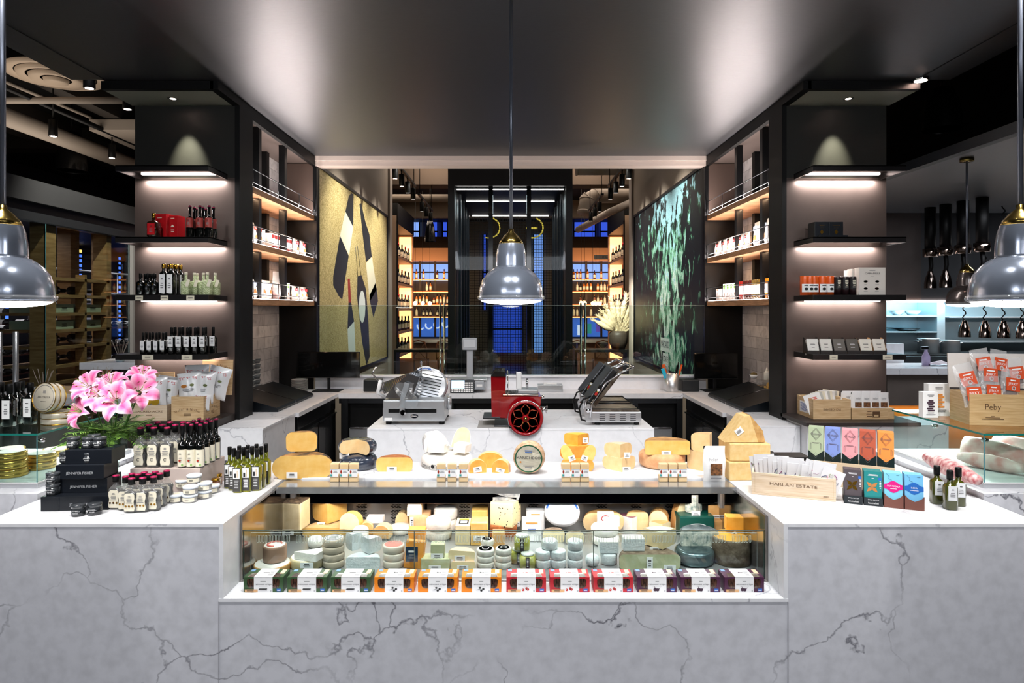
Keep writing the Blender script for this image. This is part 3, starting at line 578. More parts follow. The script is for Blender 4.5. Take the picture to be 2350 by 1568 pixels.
# ================================================================ inside the case
DK = .6552
def D(name, label, shape, x0, x1, y0, y1, Y=None, paste=CCR, rind=None, on_=None, **k):
    if Y is None: Y = (CH-DK)*F/(y1-HY); k.setdefault('hs', DK)
    return C(name, label, shape, x0, x1, y0, y1, Y, paste, rind, **k)
def DY(y): return (CH-DK)*F/(y-HY)
PLAS = mat('frost_film', 'b9bcc0', .2, noise=.5, ns=20, c2='6c6e72', coat=.5); TRUF = mat('truffle_top', '8a755c', .7, noise=.6, ns=60, c2='3f342a')
sp = [
 ('cheese_block', 'film-wrapped pale block under the truffle block at the left end', 'block', 616, 690, 1202, 1229, None, CBE, None, dict(d=.10)),
 ('cheese_block', 'tall beige block with dark truffle top, left of the back row', 'block', 637, 690, 1166, 1229, 2.79, CBE, None, dict(d=.10, top=TRUF, rz=-8, hs=.70, lab=[(661, 1222, 26, 13, 2.785)])),
 ('cheese_pack', 'small film-wrapped grey pack leaning beside the truffle block', 'block', 612, 637, 1170, 1202, 2.93, PLAS, None, dict(d=.03, rot=(0, -8, 0), hs=.705)),
 ('cheese_pack', 'small film-wrapped pack behind the truffle block, second from the left end', 'block', 629, 655, 1157, 1190, 2.985, PLAS, None, dict(d=.03, rot=(0, -20, 0), hs=.70)),
 ('cheese_pack', 'small film-wrapped pack tilted up behind the truffle block, nearest the big yellow wedge', 'block', 653, 680, 1150, 1186, 3.0, PLAS, None, dict(d=.03, rot=(0, 28, 0), hs=.70)),
 ('cheese_quarter', 'pale yellow quarter lying under the big seeded yellow quarter', 'half', 694, 806, 1211, 1232, None, CY, CPA, dict(er=.3)),
 ('cheese_quarter', 'big seeded yellow quarter with a pinkish top, left part of the back row', 'quart', 712, 791, 1168, 1213, 2.88, CY, RPK, dict(er=.3, hs=.70, rz=8, lab=[(737, 1206, 18, 14, 2.89)])),
 ('cheese_wedge', 'smooth cream round-topped wedge beside the seeded yellow quarter', 'arch', 777, 826, 1180, 1218, 2.82, CCR, CY, dict(d=.04, rz=-12, hs=.695)),
 ('cheese_wedge', 'small tan arched slice, left of two', 'arch', 826, 856, 1200, 1228, 2.83, CTN, CPA, dict(d=.05, rz=10)),
 ('cheese_wedge', 'small tan arched slice, right of two', 'arch', 855, 894, 1207, 1236, 2.80, CTN, CPA, dict(d=.05, rz=-8)),
 ('cheese_pack', 'white wrapped piece lying on the tan arched slices', 'block', 841, 878, 1190, 1203, 2.86, CWH, None, dict(d=.05, hs=.709)),
 ('cheese_wedge', 'pale round-edged wedge behind the orange packs', 'arch', 907, 937, 1176, 1214, None, CPA, CPA, dict(d=.04)),
 ('cheese_block', 'peach coloured block under the white arched wedge', 'block', 938, 984, 1184, 1222, 2.88, PEACH, None, dict(d=.09, lab=[(945, 1199, 8, 24, 2.875)])),
 ('cheese_wedge', 'smooth white arched wedge standing on the peach block', 'arch', 934, 968, 1143, 1183, 2.90, CWH, CPA, dict(d=.05, hs=.728)),
 ('round_cheese', 'low white wrapped round in the middle of the back row', 'wheel', 888, 940, 1214, 1232, None, CWH, None, dict(er=.4)),
 ('cheese_pack', 'orange block with fine print, behind the orange pack with blue label', 'block', 936, 975, 1216, 1258, None, COR, None, dict(d=.05)),
 ('cheese_pack', 'orange cheese pack with a dark blue label, tilted against the row', 'block', 925, 968, 1244, 1306, 2.50, COR, None, dict(d=.035, rot=(-8, 4, -6), lab=[(945, 1272, 28, 34, 2.49, 0, 1)])),
 ('round_cheese', 'white paper-wrapped round, back one of two stacked piles', 'wheel', 992, 1048, 1178, 1204, 2.90, CWH, None, dict(er=.3, hs=.702)),
 ('round_cheese', 'white paper-wrapped round under the back white round', 'wheel', 990, 1046, 1200, 1224, None, CWH, None, dict(er=.3)),
 ('round_cheese', 'white paper-wrapped round on top of the front white pile', 'wheel', 974, 1032, 1196, 1222, 2.77, CWH, None, dict(er=.3, hs=.70)),
 ('round_cheese', 'white paper-wrapped round at the bottom of the front white pile', 'wheel', 974, 1034, 1222, 1245, None, CWH, None, dict(er=.3)),
 ('cheese_block', 'tall pale yellow block with a black and yellow label', 'block', 1045, 1079, 1206, 1252, None, CBE, None, dict(d=.10, extra=lambda m, w, H: (m.box(-w*.3, w*.35, .02, .07, H, H+.001, INK), m.box(-w*.2, w*.25, .028, .055, H+.001, H+.0016, WHITE), m.box(-w*.3, w*.35, .072, .082, H, H+.001, YELP)))),
 ('cheese_block', 'tall pale yellow block with printed film, left of the peppercorn block', 'block', 1080, 1119, 1201, 1253, None, CY, None, dict(d=.09, lab=[(1099, 1236, 26, 11, 2.735)])),
 ('cheese_block', 'pale yellow block standing behind the printed film block', 'block', 1082, 1120, 1172, 1222, None, CY, None, dict(d=.08)),
 ('cheese_block', 'brown-rinded piece low in front of the peppercorn block', 'block', 1130, 1158, 1222, 1262, None, CTN, None, dict(d=.04)),
 ('cheese_block', 'big pale block studded with black peppercorns, centre of the back row', 'block', 1122, 1178, 1164, 1219, 2.84, PEP, None, dict(d=.105, rz=-22, hs=.70, extra=pepper, lab=[(1188, 1203, 9, 11, 2.88)])),
 ('cheese_block', 'dark-rinded block hidden under the peppercorn block', 'block', 1124, 1186, 1215, 1240, 2.84, RBR, None, dict(d=.11, hs=DK)),
 ('cheese_pack', 'silver paper wrapped wedge lying on the peppercorn block, lower of two', 'wedge', 1131, 1185, 1152, 1164, 2.87, SILV, None, dict(d=.06, hs=.797)),
 ('cheese_pack', 'silver paper wrapped wedge on the very top of the centre pile', 'wedge', 1133, 1189, 1124, 1150, 2.87, SILV, None, dict(d=.06, hs=.822, rot=(0, 16, 0))),
 ('cheese_pack', 'white pack with orange and blue print, back one of two', 'block', 1208, 1250, 1174, 1222, None, WHITE, None, dict(d=.06, extra=lambda m, w, H: (m.scrib(0, H*.85, w*.7, .012, 1, COR, -.001), m.scrib(0, H*.62, w*.6, .01, 2, BLUEP, -.001)))),
 ('cheese_pack', 'white pack with orange and blue print, front one of two', 'block', 1198, 1243, 1193, 1244, None, WHITE, None, dict(d=.05, extra=lambda m, w, H: (m.scrib(0, H*.85, w*.7, .012, 1, COR, -.001), m.scrib(0, H*.5, w*.6, .02, 3, BLUEP, -.001)))),
 ('round_cheese', 'round white soft cheese in a blue-rimmed tray', 'wheel', 1251, 1334, 1208, 1221, 2.83, CWH, mat('blue_rim', 'f0f2f6', .4), dict(er=.3, hs=.70, rot=(30, 0, 0), extra=lambda m, w, H: m.tube([(w*.43*math.cos(R(a)), w/2+w*.43*math.sin(R(a)), H+.001) for a in range(5, 180, 12)], .0045, BLUEP, 6))),
 ('cheese_half_wheel', 'cut cream half round below the blue-rimmed cheese, left one', 'half', 1246, 1296, 1216, 1246, None, CCR, RGR, dict(er=.3)),
 ('cheese_half_wheel', 'cut cream half round below the blue-rimmed cheese, right one', 'half', 1298, 1340, 1222, 1250, None, CCR, RGR, dict(er=.3)),
 ('cheese_half_wheel', 'large pale half wheel leaning at the back, right of the blue-rimmed cheese', 'half', 1338, 1432, 1178, 1219, None, CPA, CTN, dict(er=.45)),
 ('cheese_pack', 'white paper pack with a red round stamp', 'block', 1371, 1409, 1182, 1210, 2.87, WHITE, None, dict(d=.02, hs=.70, extra=lambda m, w, H: m.tube([(w*.25*math.cos(R(a)), -.001, H*.5+H*.25*math.sin(R(a))) for a in range(0, 360, 30)], .0018, RED, 5, closed=True))),
 ('cheese_pack', 'small white wrapped wedge with barcode on the white wrinkled rounds', 'wedge', 1390, 1420, 1194, 1214, 2.80, WHITE, None, dict(d=.04, hs=.715)),
 ('cheese_half_wheel', 'pale half wheel behind the purple-rinded wedge', 'half', 1438, 1488, 1176, 1219, None, CPA, CTN, dict(er=.2)),
 ('cheese_quarter', 'white wedge with deep purple rind on top', 'quart', 1419, 1482, 1190, 1224, None, CWH, RPU, dict(er=.15)),
 ('cheese_wedge', 'cream curved wedge standing behind a small half round', 'arch', 1488, 1533, 1172, 1218, None, CCR, CTN, dict(d=.06, rz=-18)),
 ('cheese_wedge', 'small cream wedge with tan rind below the cream curved wedge', 'quart', 1495, 1545, 1204, 1232, None, CCR, CTN, dict(er=.2)),
 ('cheese_wedge', 'tall pale wedge standing at the back, left of the blue-veined piece', 'arch', 1546, 1578, 1149, 1219, None, CCR, CTN, dict(d=.05, rot=(0, 8, 10))),
 ('cheese_box', 'dark green printed box under the blue-veined piece', 'block', 1560, 1640, 1186, 1232, None, GREENP, None, dict(d=.10, extra=lambda m, w, H: (m.text('SOCIETE', 0, H*.42, .014, WHITE, -.0015, w=.05), m.tube([(w*.30*math.cos(R(a)), -.001, H*.44+H*.20*math.sin(R(a))) for a in range(0, 360, 20)], .0012, WHITE, 5, closed=True)))),
 ('cheese_wedge', 'blue-veined white piece standing on the green box', 'quart', 1577, 1617, 1144, 1186, 2.87, BLUE, CWH, dict(er=.15, hs=.745, top=CWH, lab=[(1597, 1180, 20, 13, 2.864)])),
 ('cheese_block', 'plain tan block under the orange-rinded wedge', 'block', 1630, 1668, 1196, 1230, None, CTN, None, dict(d=.08)),
 ('cheese_wedge', 'tan wedge with bright red-orange rind near the right end', 'wedge', 1625, 1680, 1166, 1192, 2.90, CTN, cm('rind_red', 'd0552c', 'a03a20'), dict(d=.09, hs=.725, lab=[(1645, 1188, 22, 11, 2.896)])),
 ('cheese_drum', 'large drum with yellow cut top and fuzzy grey-brown rind at the right end', 'drum', 1648, 1740, 1248, 1308, 2.50, CGO, RGR, dict(top=CGO, hs=DK)),
 ('cheese_block', 'bright yellow crumbly block standing on the grey-brown drum', 'block', 1668, 1713, 1200, 1234, 2.60, CGO, None, dict(d=.05, hs=.7595, rz=-8, lab=[(1682, 1230, 22, 13, 2.592, 35)])),
 ('cheese_half_wheel', 'blue-veined half wheel in clear film over dark foil', 'half', 1561, 1650, 1228, 1266, 2.58, BLUE, RFO, dict(er=.2, hs=.71, lab=[(1630, 1262, 22, 13, 2.574)])),
 ('round_cheese', 'dark foil wrapped wheel under the blue-veined half wheel', 'wheel', 1560, 1652, 1274, 1308, 2.49, RFO, None, dict(er=.3, hs=DK)),
 ('cheese_quarter', 'greenish cream quarter lying on the largest pale half wheel', 'quart', 1480, 1562, 1234, 1272, 2.53, CBE, CGR, dict(er=.3, hs=.716, lab=[(1504, 1263, 26, 14, 2.545)])),
 ('cheese_half_wheel', 'largest flat pale green half wheel, front row right', 'half', 1421, 1562, 1274, 1308, 2.49, CGR, RGR, dict(er=.3, hs=DK, lab=[(1491, 1292, 14, 26, 2.485), (1537, 1304, 28, 14, 2.485)])),
 ('cheese_log', 'jagged white goat cheese piece lying on the pale green half wheel', 'block', 1431, 1480, 1249, 1277, 2.52, CBW, None, dict(d=.05, hs=.7125, top=CWH, lab=[(1455, 1273, 28, 11, 2.516)])),
 ('cheese_log', 'jagged white goat cheese piece standing left of the pale green half wheel', 'block', 1376, 1420, 1258, 1284, 2.53, CBW, None, dict(d=.045, hs=.700, top=CWH)),
 ('round_cheese', 'small bluish white round under the jagged goat cheese', 'drum', 1380, 1420, 1283, 1308, 2.52, CBW, None, dict(hs=DK)),
 ('round_cheese', 'small bluish white ball-shaped round right of the stacked goat drums', 'wheel', 1345, 1378, 1279, 1306, 2.50, CBW, None, dict(er=.48, hs=DK)),
 ('round_cheese', 'wide white wrinkled round, upper of two in the middle right', 'wheel', 1360, 1425, 1216, 1238, 2.72, CWH, None, dict(er=.4, hs=.691)),
 ('round_cheese', 'wide white wrinkled round, lower of two in the middle right', 'wheel', 1362, 1427, 1238, 1258, 2.71, CWH, None, dict(er=.4, hs=DK)),
 ('cheese_box', 'film-wrapped round box with red print on the left front wheel', 'drum', 594, 648, 1256, 1292, 2.47, mat('carton_brown', '9a7864', .6), None, dict(top=CWH, hs=.683, extra=lambda m, w, H: m.tube([(w*.3*math.cos(R(a)), w/2+w*.3*math.sin(R(a)), H+.001) for a in range(20, 300, 20)], .004, SAL, 6))),
 ('round_cheese', 'flat white-topped wheel at the far left of the front row', 'drum', 568, 652, 1292, 1308, 2.425, CTN, None, dict(top=CWH, hs=DK)),
 ('round_cheese', 'low soft white wheel cut and wrapped, left part of the front row', 'drum', 654, 734, 1286, 1308, 2.47, CBE, None, dict(top=CWH, hs=DK, lab=[(704, 1298, 30, 13, 2.468)])),
 ('cheese_wedge', 'white triangular soft wedge lying on the low white wheel', 'wedge', 670, 727, 1275, 1292, 2.48, CWH, None, dict(d=.07, hs=.693, rz=-20)),
 ('round_cheese', 'soft white round standing behind the white triangular wedge', 'wheel', 700, 736, 1238, 1262, None, CWH, None, dict(er=.4)),
]
for nm, lb, sh, x0, x1, y0, y1, Y, pa, ri, kw in sp: D(nm, lb, sh, x0, x1, y0, y1, Y, pa, ri, **kw)
def stackrounds(name, labels, x, ybot, w, hpx, n, side, top, grp=None, extra=None, Y=None, cat='cheese', base=DK):
    Y = Y or 2.487; k = Y/F; r = w*k/2; H = hpx*k; z = base
    for i in range(n):
        m = MB(); wheel(m, r, H*.97, min(.3*H, .006), side, M=IDM, top=top if i == n-1 or top is CWH else None)
        if extra and i == n-1: extra(m, r, H)
        o = m.build(name); o.location = (at(x, ybot, Y).x+rnd.uniform(-.001, .001), Y+r, z); z += H; tag(o, labels[i], cat, grp)
O3 = ('bottom', 'second from the bottom', 'third from the bottom', 'top')
def prn(c): return lambda m, r, H: (m.tube([(r*.75*math.cos(R(a)), r*.75*math.sin(R(a)), H) for a in range(0, 360, 20)], .0012, c, 5, closed=True), m.scrib(0, 0, r, r*.8, 3, c, 0, M=T(0, 0, H+.0005) @ Rx(-90)))
stackrounds('cheese_box', ['round wooden cheese box in the printed stack, %s' % s for s in O3], 759, 1308, 50, 16.5, 4, mat('box_side', 'c9b9a4', .6, noise=.2, ns=10), WHITE, extra=prn(GREYINK))
stackrounds('cheese_tub', ['round plastic cheese tub in the pink-lidded stack, %s' % s for s in ('bottom', 'middle', 'top')], 899, 1308, 50, 17, 3, TUB, SAL, extra=None)
G1 = mat('label_leaf', '2f5b45', .5)
def rl(c): return lambda m, r, H: (m.lathe([(0, 0), (r*.75, 0)], c, 20, T(0, 0, H+.0004)), m.lathe([(r*.35, 0), (r*.4, 0)], WHITE, 20, T(0, 0, H+.0008), cap=False))
WR = cm('white_rind', 'eceae2', 'cfccc0', .6, 50, .2)
stackrounds('round_cheese', ['small white-rinded round in the green-labelled front stack, %s' % s for s in ('bottom', 'middle', 'top')], 1114, 1308, 42, 14, 3, WR, CWH, extra=rl(G1))
stackrounds('round_cheese', ['small white-rinded round in the stack beside the green jars, %s' % s for s in ('bottom', 'middle', 'top')], 1155, 1308, 38, 15, 3, WR, CWH, extra=rl(G1))
stackrounds('round_cheese', ['small white-rinded round with a purple label behind the front stack, %s' % s for s in ('bottom', 'middle', 'top')], 1117, 1290, 30, 15, 3, WR, CWH, extra=rl(RPU), Y=2.58)
for x, n, lab in ((1247, 2, 'left'), (1283, 2, 'middle'), (1321, 3, 'right')):
    stackrounds('cheese_drum', ['bluish white goat cheese drum in the %s pile, %s' % (lab, s) for s in ('bottom', 'second up', 'third up')[:n]], x, 1308, 36, 21 if n == 3 else 20, n, CBW, None)
stackrounds('cheese_drum', ['bluish white goat cheese drum bridging the left and middle piles'], 1262, 1308, 38, 20, 1, CBW, None, base=DK+2*20*2.487/F+.0005, Y=2.50)
D('cheese_block', 'bluish white wrapped wedge, left of two above a wide block', 'quart', 788, 828, 1240, 1278, 2.54, CBW, None, hs=.706); D('cheese_block', 'bluish white wrapped wedge, right of two above a wide block', 'quart', 822, 872, 1252, 1286, 2.51, CBW, None, hs=.706, lab=[(853, 1277, 22, 10, 2.53)])
D('cheese_block', 'wide bluish white wrapped block in the front row', 'half', 794, 872, 1280, 1308, 2.49, CBW, None, hs=DK, er=.2); D('round_cheese', 'white wrinkled round behind the bluish wedges', 'wheel', 806, 842, 1214, 1250, None, CWH, None, er=.3)
D('cheese_block', 'wide grey-green block in the front row', 'block', 966, 1032, 1284, 1308, 2.49, CGR, None, d=.06, hs=DK, lab=[(998, 1303, 28, 10, 2.486)]); D('cheese_block', 'small grey-green block with white label standing on the wide one', 'block', 988, 1020, 1254, 1283, 2.50, CGR, None, d=.04, hs=.698, lab=[(1003, 1278, 28, 15, 2.496)])
D('cheese_half_wheel', 'half round with pinkish rind, lower of two', 'half', 1035, 1091, 1290, 1308, 2.49, CCR, RPK, hs=DK, lab=[(1062, 1302, 26, 9, 2.486)]); D('cheese_half_wheel', 'half round with pinkish rind, upper of two', 'half', 1028, 1090, 1272, 1293, 2.50, CCR, RPK, hs=.687, rot=(0, 4, 0), lab=[(1055, 1282, 24, 13, 2.495)])
# green jars
JG = mat('jar_green', 'a3a648', .15, coat=.6, noise=.3, ns=60)
for x, z, Y, lb in ((1211, DK, 2.49, 'square jar of green olives with black strip, front row bottom'), (1198, .7105, 2.53, 'square jar of green olives with black strip, upper one'), (1190, DK, 2.54, 'square jar of green olives under the upper jar')):
    t = thing('olive_jar', lb, 'jar', (at(x, 1300, Y).x, Y+.03, z)); m = MB(); m.lathe([(.024, 0), (.031, .003), (.031, .040), (.022, .046)], JG, 24, sq=5); m.build('jar', t); m = MB(); m.lathe([(.024, .046), (.025, .047), (.025, .053), (.02, .0545)], mat('lid_clear', 'c9cfc8', .2), 24); m.build('lid', t)
    m = MB(); m.box(-.007, .007, -.0322, -.031, .0, .046, INK); m.scrib(0, .025, .008, .03, 6, WHITE, -.0326); m.build('strip_label', t)
# ================================================================ cracker boxes
def crackers(col, emblem):
    t = thing('cracker_box', '', 'cracker box'); c = mat('box_'+col[0], col[1], .4); W_, D_, H_ = .139, .072, .053
    crisp = mat('crisp_window', '55392c', .2, noise=.75, ns=55, c2='160e0b', mapping=(3, 1, 1), coat=.4)
    m = MB(); m.box(-W_/2, W_/2, 0, D_, 0, H_, c, bev=.0015); m.build('carton', t)
    for s in (-1, 1):
        m = MB(); pts = [(s*.030, .0), (s*.045, .0), (s*.055, .006), (s*.057, .018), (s*.057, .030), (s*.050, .034), (s*.030, .034)]; pts = [(a, b+.014) for a, b in pts]
        m.add([(a, -.0006, b) for a, b in pts], [list(range(7)) if s > 0 else list(range(7))[::-1]], crisp)
        q = [(s*.030, .0), (s*.056, .0), (s*.054, .028), (s*.044, .036), (s*.030, .036)]; m.add([(a, b, H_+.0006) for a, b in q], [list(range(5)) if s > 0 else list(range(5))[::-1]], crisp)
        m.build('window', t, label='clear window showing brown crisps')
    m = MB(); m.box(-.0325, .0325, -.0012, 0, 0, H_+.001, WHITE); m.box(-.0325, .0325, -.0012, D_, H_, H_+.0013, WHITE)
    m.text('raincoast crisps', 0, .029, .0098, INK, -.0016, w=.058); m.scrib(0, .0385, .02, .003, 1, INK, -.0016); m.scrib(0, .022, .032, .0018, 1, GREYINK, -.0016); m.scrib(.027, .006, .006, .006, 2, GREYINK, -.0016)
    M2 = T(0, .03, H_+.0016) @ Rx(-90)
    emblem(m, T(-.003, -.0017, .0115)); emblem(m, M2 @ T(-.003, 0, .005) @ Sc(.8)); m.scrib(.018, 0, .02, .04, 6, GREYINK, 0, M2); m.build('paper_sleeve', t, label='white paper sleeve with black lettering')
    MB().rect(.047, .062, .004, .013, -.0006, BLUEP).rect(.049, .060, .006, .009, -.0009, WHITE).build('sticker', t)
    if col[2]: MB().rect(-.064, -.019, .001, .011, -.0019, mat('tan_sticker', 'd9ac7c', .6)).scrib(-.045, .006, .03, .005, 1, INK, -.0022).build('sticker', t)
    MB().box(.047, .062, .03, .065, H_, H_+.0011, mat('peach_sticker', 'f0d0ae', .6)).build('sticker', t); MB().box(-.064, -.050, .05, .066, H_, H_+.0011, mat('pale_blue_sticker', '7fa2d0', .6)).build('sticker', t)
    return t
def e_sprig(m, M):
    m.rect(-.014, .014, -.0004, .0004, 0, INK, M)
    for i in range(7):
        for s in (-1, 1): m.add([(-.012+i*.004, 0, 0), (-.008+i*.004, 0, s*.0045), (-.006+i*.004, 0, s*.001)], [(0, 1, 2) if s < 0 else (0, 2, 1)], INK, M @ T(0, -.0002, 0))
def disc(m, x, z, r, c, M, sx=1): m.add([(x+r*sx*math.cos(2*PI*i/14), 0, z+r*math.sin(2*PI*i/14)) for i in range(14)], [list(range(14))], c, M @ T(0, -.0002, 0))
def e_leaf(m, M):
    m.tube([(-.014, 0, -.003), (.0, 0, .001), (.008, 0, -.002)], .0005, INK, 4, M)
    for x, z in ((-.002, .005), (.010, .001), (.003, -.005)): disc(m, x, z, .0032, INK, M, 1.3)
def e_berry(m, M):
    for x, z in ((-.008, -.002), (.004, .003), (.0085, -.0005)): disc(m, x, z, .0045, RED, M); disc(m, x-.001, z+.0015, .001, WHITE, M @ T(0, -.0002, 0))
def e_fig(m, M):
    c = mat('fig_print', '3a2236', .5); disc(m, -.004, -.001, .0062, c, M); disc(m, .004, -.002, .0055, c, M, 1.2); m.add([(-.006, 0, .004), (-.002, 0, .003), (-.007, 0, .011)], [(0, 1, 2)], c, M @ T(0, -.0002, 0)); m.add([(.006, 0, .001), (.009, 0, -.001), (.014, 0, .007)], [(0, 1, 2)], c, M @ T(0, -.0002, 0))
i = 0
for nm, col, em, ss in (('dark green', ('green', '33502f', 1), e_sprig, 'rosemary sprig'), ('orange', ('orange', 'dd7d0a', 0), e_leaf, 'leafy twig'), ('red', ('red', 'b82530', 1), e_berry, 'red berries'), ('purple', ('purple', '48203e', 1), e_fig, 'fig')):
    t = crackers(col, em); locs = []; labs = []
    for j in range(3):
        x = 603+i*100.3+(3 if i > 5 else 0); p = on(x, 1361, .6565); locs.append((p.x, 2.287, .6562)); i += 1
        labs.append('%s cracker box with white sleeve showing %s, %s of its three' % (nm, ss, ('leftmost', 'middle', 'rightmost')[j]))
    spread(t, locs, labs, 'cracker boxes in a row on the ledge')
# ================================================================ generic products
def bottle(name, label, cat, W_, H, body, cap, lab=None, labh=(.15, .6), neck=.28, neckh=.34, caph=.2, sq=2, sy=1, captop=None, emb=None, labw=.86, neckmat=None, caplab=None, capr=1.12, group=None, seg=20):
    t = thing(name, label, cat, group=group); r = W_/2; zn = H*(1-neckh); nr = r*neck/.5*.5
    nr = r*neck*2*.5
    m = MB(); m.lathe([(r*.86, 0), (r, H*.02), (r, zn*.86), (r*.9, zn*.93, min(sq, 3)), (nr*1.25, zn, 2), (nr, zn+H*.03, 2), (nr, H*.97, 2)], body, seg, sy=sy, sq=sq); m.build('bottle_body', t)
    m = MB(); m.lathe([(nr*capr, H*(1-caph)), (nr*capr*1.02, H*.975), (nr*capr*.9, H)], cap, 14, sy=1 if sy == 1 else 1)
    if captop: m.lathe([(nr*capr*1.04, H*.955), (nr*capr*1.0, H*.99), (0, H*1.003)], captop, 14)
    m.build('cap', t)
    if lab:
        m = MB(); a, b = H*labh[0], H*labh[1]
        if sq > 3 or sy < .8: m.box(-r*labw, r*labw, -r*sy-.0012, -r*sy+.0005, a, b, lab); y = -r*sy-.0016; ww = r*1.5*labw
        else: m.lathe([(r+.0008, a), (r+.0008, b)], lab, 14, a0=-165, a1=-15, cap=False); y = -r-.0012; ww = r
        m.scrib(0, b-(b-a)*.25, ww*.6, (b-a)*.12, 1, INK, y); m.scrib(0, a+(b-a)*.4, ww*.8, (b-a)*.35, 3, GREYINK, y)
        if emb: emb(m, a, b, y)
        m.build('label', t)
    return t
def product(name, label, cat, w, d, h, mt, deco=None, group=None, bev=.001, loc=(0, 0, 0), rz=0, rot=None):
    m = MB(); m.box(-w/2, w/2, 0, d, 0, h, mt, bev=bev)
    o = m.build(name); o.location = loc; o.rotation_euler = [R(a) for a in rot] if rot else (0, 0, R(rz)); tag(o, label, cat, group)
    if deco:
        q = MB(); deco(q); q.build('print', o)
    return o
CT = .9125
BGL = mat('glass_black_bottle', '0a0c0b', .08, coat=.6); CLR = glass('clear_bottle', 'f2f2f0', .6, .03, body=.08); OIL = mat('olive_oil', '8f8c17', .08, coat=.6, noise=.35, ns=12, c2='4c5209'); OILD = mat('dark_oil', '3c3f0e', .1, coat=.6)
def ord_(i): return ('first', 'second', 'third', 'fourth', 'fifth', 'sixth', 'seventh', 'eighth', 'ninth', 'tenth', 'eleventh', 'twelfth')[i]
# ---- balsamic flasks, front group
def wavy(m, a, b, y):
    for i in range(3): m.lathe([(0, 0), (.004, .0)], GOLD, 8, T(-.012+i*.012, y-.0003, a+(b-a)*.33) @ Rx(90))
def flask(H, W_, emb):
    t = thing('vinegar_bottle', '', 'bottle'); m = MB(); r = W_/2
    m.lathe([(r*.85, 0), (r*.95, .003), (r*.95, H*.3), (r*.86, H*.4), (r*.97, H*.52), (r*.9, H*.6), (r*.55, H*.68, 2), (r*.34, H*.73, 2), (r*.34, H*.85, 2)], CLR, 20, sy=.6, sq=4); m.build('glass_bottle', t)
    m = MB(); m.lathe([(r*.8, .004), (r*.88, .007), (r*.88, H*.3), (r*.79, H*.4), (r*.9, H*.52), (r*.8, H*.58)], BGL, 20, sy=.62, sq=4); m.build('vinegar', t, label='dark vinegar inside')
    m = MB(); m.lathe([(r*.46, H*.80), (r*.46, H*.96), (r*.4, H*.975)], BLACK, 14); m.lathe([(r*.47, H*.955), (r*.47, H*.985), (0, H)], PINK, 14); m.build('cap', t, label='black cap with magenta top')
    m = MB(); pts = []
    for s in (1, -1):
        q = [(.66, .06), (.78, .14), (.66, .24), (.62, .32), (.74, .42), (.72, .52), (.5, .57)]
        pts += [(s*a*r, b*H) for a, b in (q if s > 0 else q[::-1])]
    m.slab(pts, -r*.6-.0014, -r*.6+.0002, CREAM); y = -r*.6-.002; m.scrib(0, H*.47, r*.5, H*.06, 2, GREYINK, y); m.scrib(0, H*.35, r, H*.14, 4, GREYINK, y)
    if emb: wavy(m, H*.06, H*.5, y)
    else: m.tube([(.006*math.cos(R(a)), y, H*.2+.005*math.sin(R(a))) for a in range(40, 340, 30)], .0009, INK, 5)
    m.build('label', t, label='cream wavy-edged label'); return t
ft = flask(.125, .050, True); locs = []
for cx, cy in ((755, 525), (845, 535), (905, 508), (900, 552), (957, 515), (1017, 495), (1003, 546), (1060, 512), (1105, 536), (1120, 490), (1163, 505), (1225, 480)):
    p = on(80+cx/4.05, 960+cy/4.05, CT+.125); locs.append((p.x, p.y, CT))
labs = ['small magenta-capped vinegar flask on the counter, %s' % s for s in ('far left of the front cluster', 'second from the left', 'behind the second from the left', 'front left', 'middle of the back row', 'back, fourth from the left', 'front middle', 'right behind the front middle one', 'front right', 'behind the front right one', 'right side, beside the white tins', 'farthest right and back')]
spread(ft, locs, labs, 'small vinegar flasks in front of the wooden riser')
# riser
m = MB(); m.box(-1.50, -1.225, 2.575, 2.80, CT, 1.018, mat('riser_wood', 'c4b3ab', .6, noise=.15, ns=6), bev=.002); o = m.build('display_riser'); tag(o, 'pinkish wooden riser block under the vinegar bottles', 'riser')
RZ = 1.0185
f2 = flask(.160, .052, False); locs = []; labs = []
for j in range(3):
    for i in range(3):
        locs.append((-1.475+i*.053, 2.605+j*.062, RZ)); labs.append('tall flask of dark vinegar on the riser, %s row, %s' % (('front', 'middle', 'back')[j], ('left', 'centre', 'right')[i]))
spread(f2, locs, labs, 'tall vinegar flasks on the riser')
def reddot(m, a, b, y):
    m.lathe([(0, 0), (.0045, 0)], REDP, 10, T(-.002, y-.0004, a+(b-a)*.36) @ Rx(90)); m.rect(.004, .012, a+.004, a+.012, y-.0002, mat('leaf_green', '8fb56a', .5))
wb = bottle('vinegar_bottle', '', 'bottle', .034, .172, BGL, BLACK, CREAM, (.03, .42), neck=.42, neckh=.42, caph=.24, captop=PINK, emb=reddot)
locs = []; labs = []
for j in range(4):
    for i in range(3):
        locs.append((-1.306+i*.0355, 2.60+j*.047, RZ)); labs.append('slim round black vinegar bottle with red-dotted cream label, %s row of the riser, %s' % (('front', 'second', 'third', 'back')[j], ('left', 'centre', 'right')[i]))
spread(wb, locs, labs, 'round black vinegar bottles on the riser')
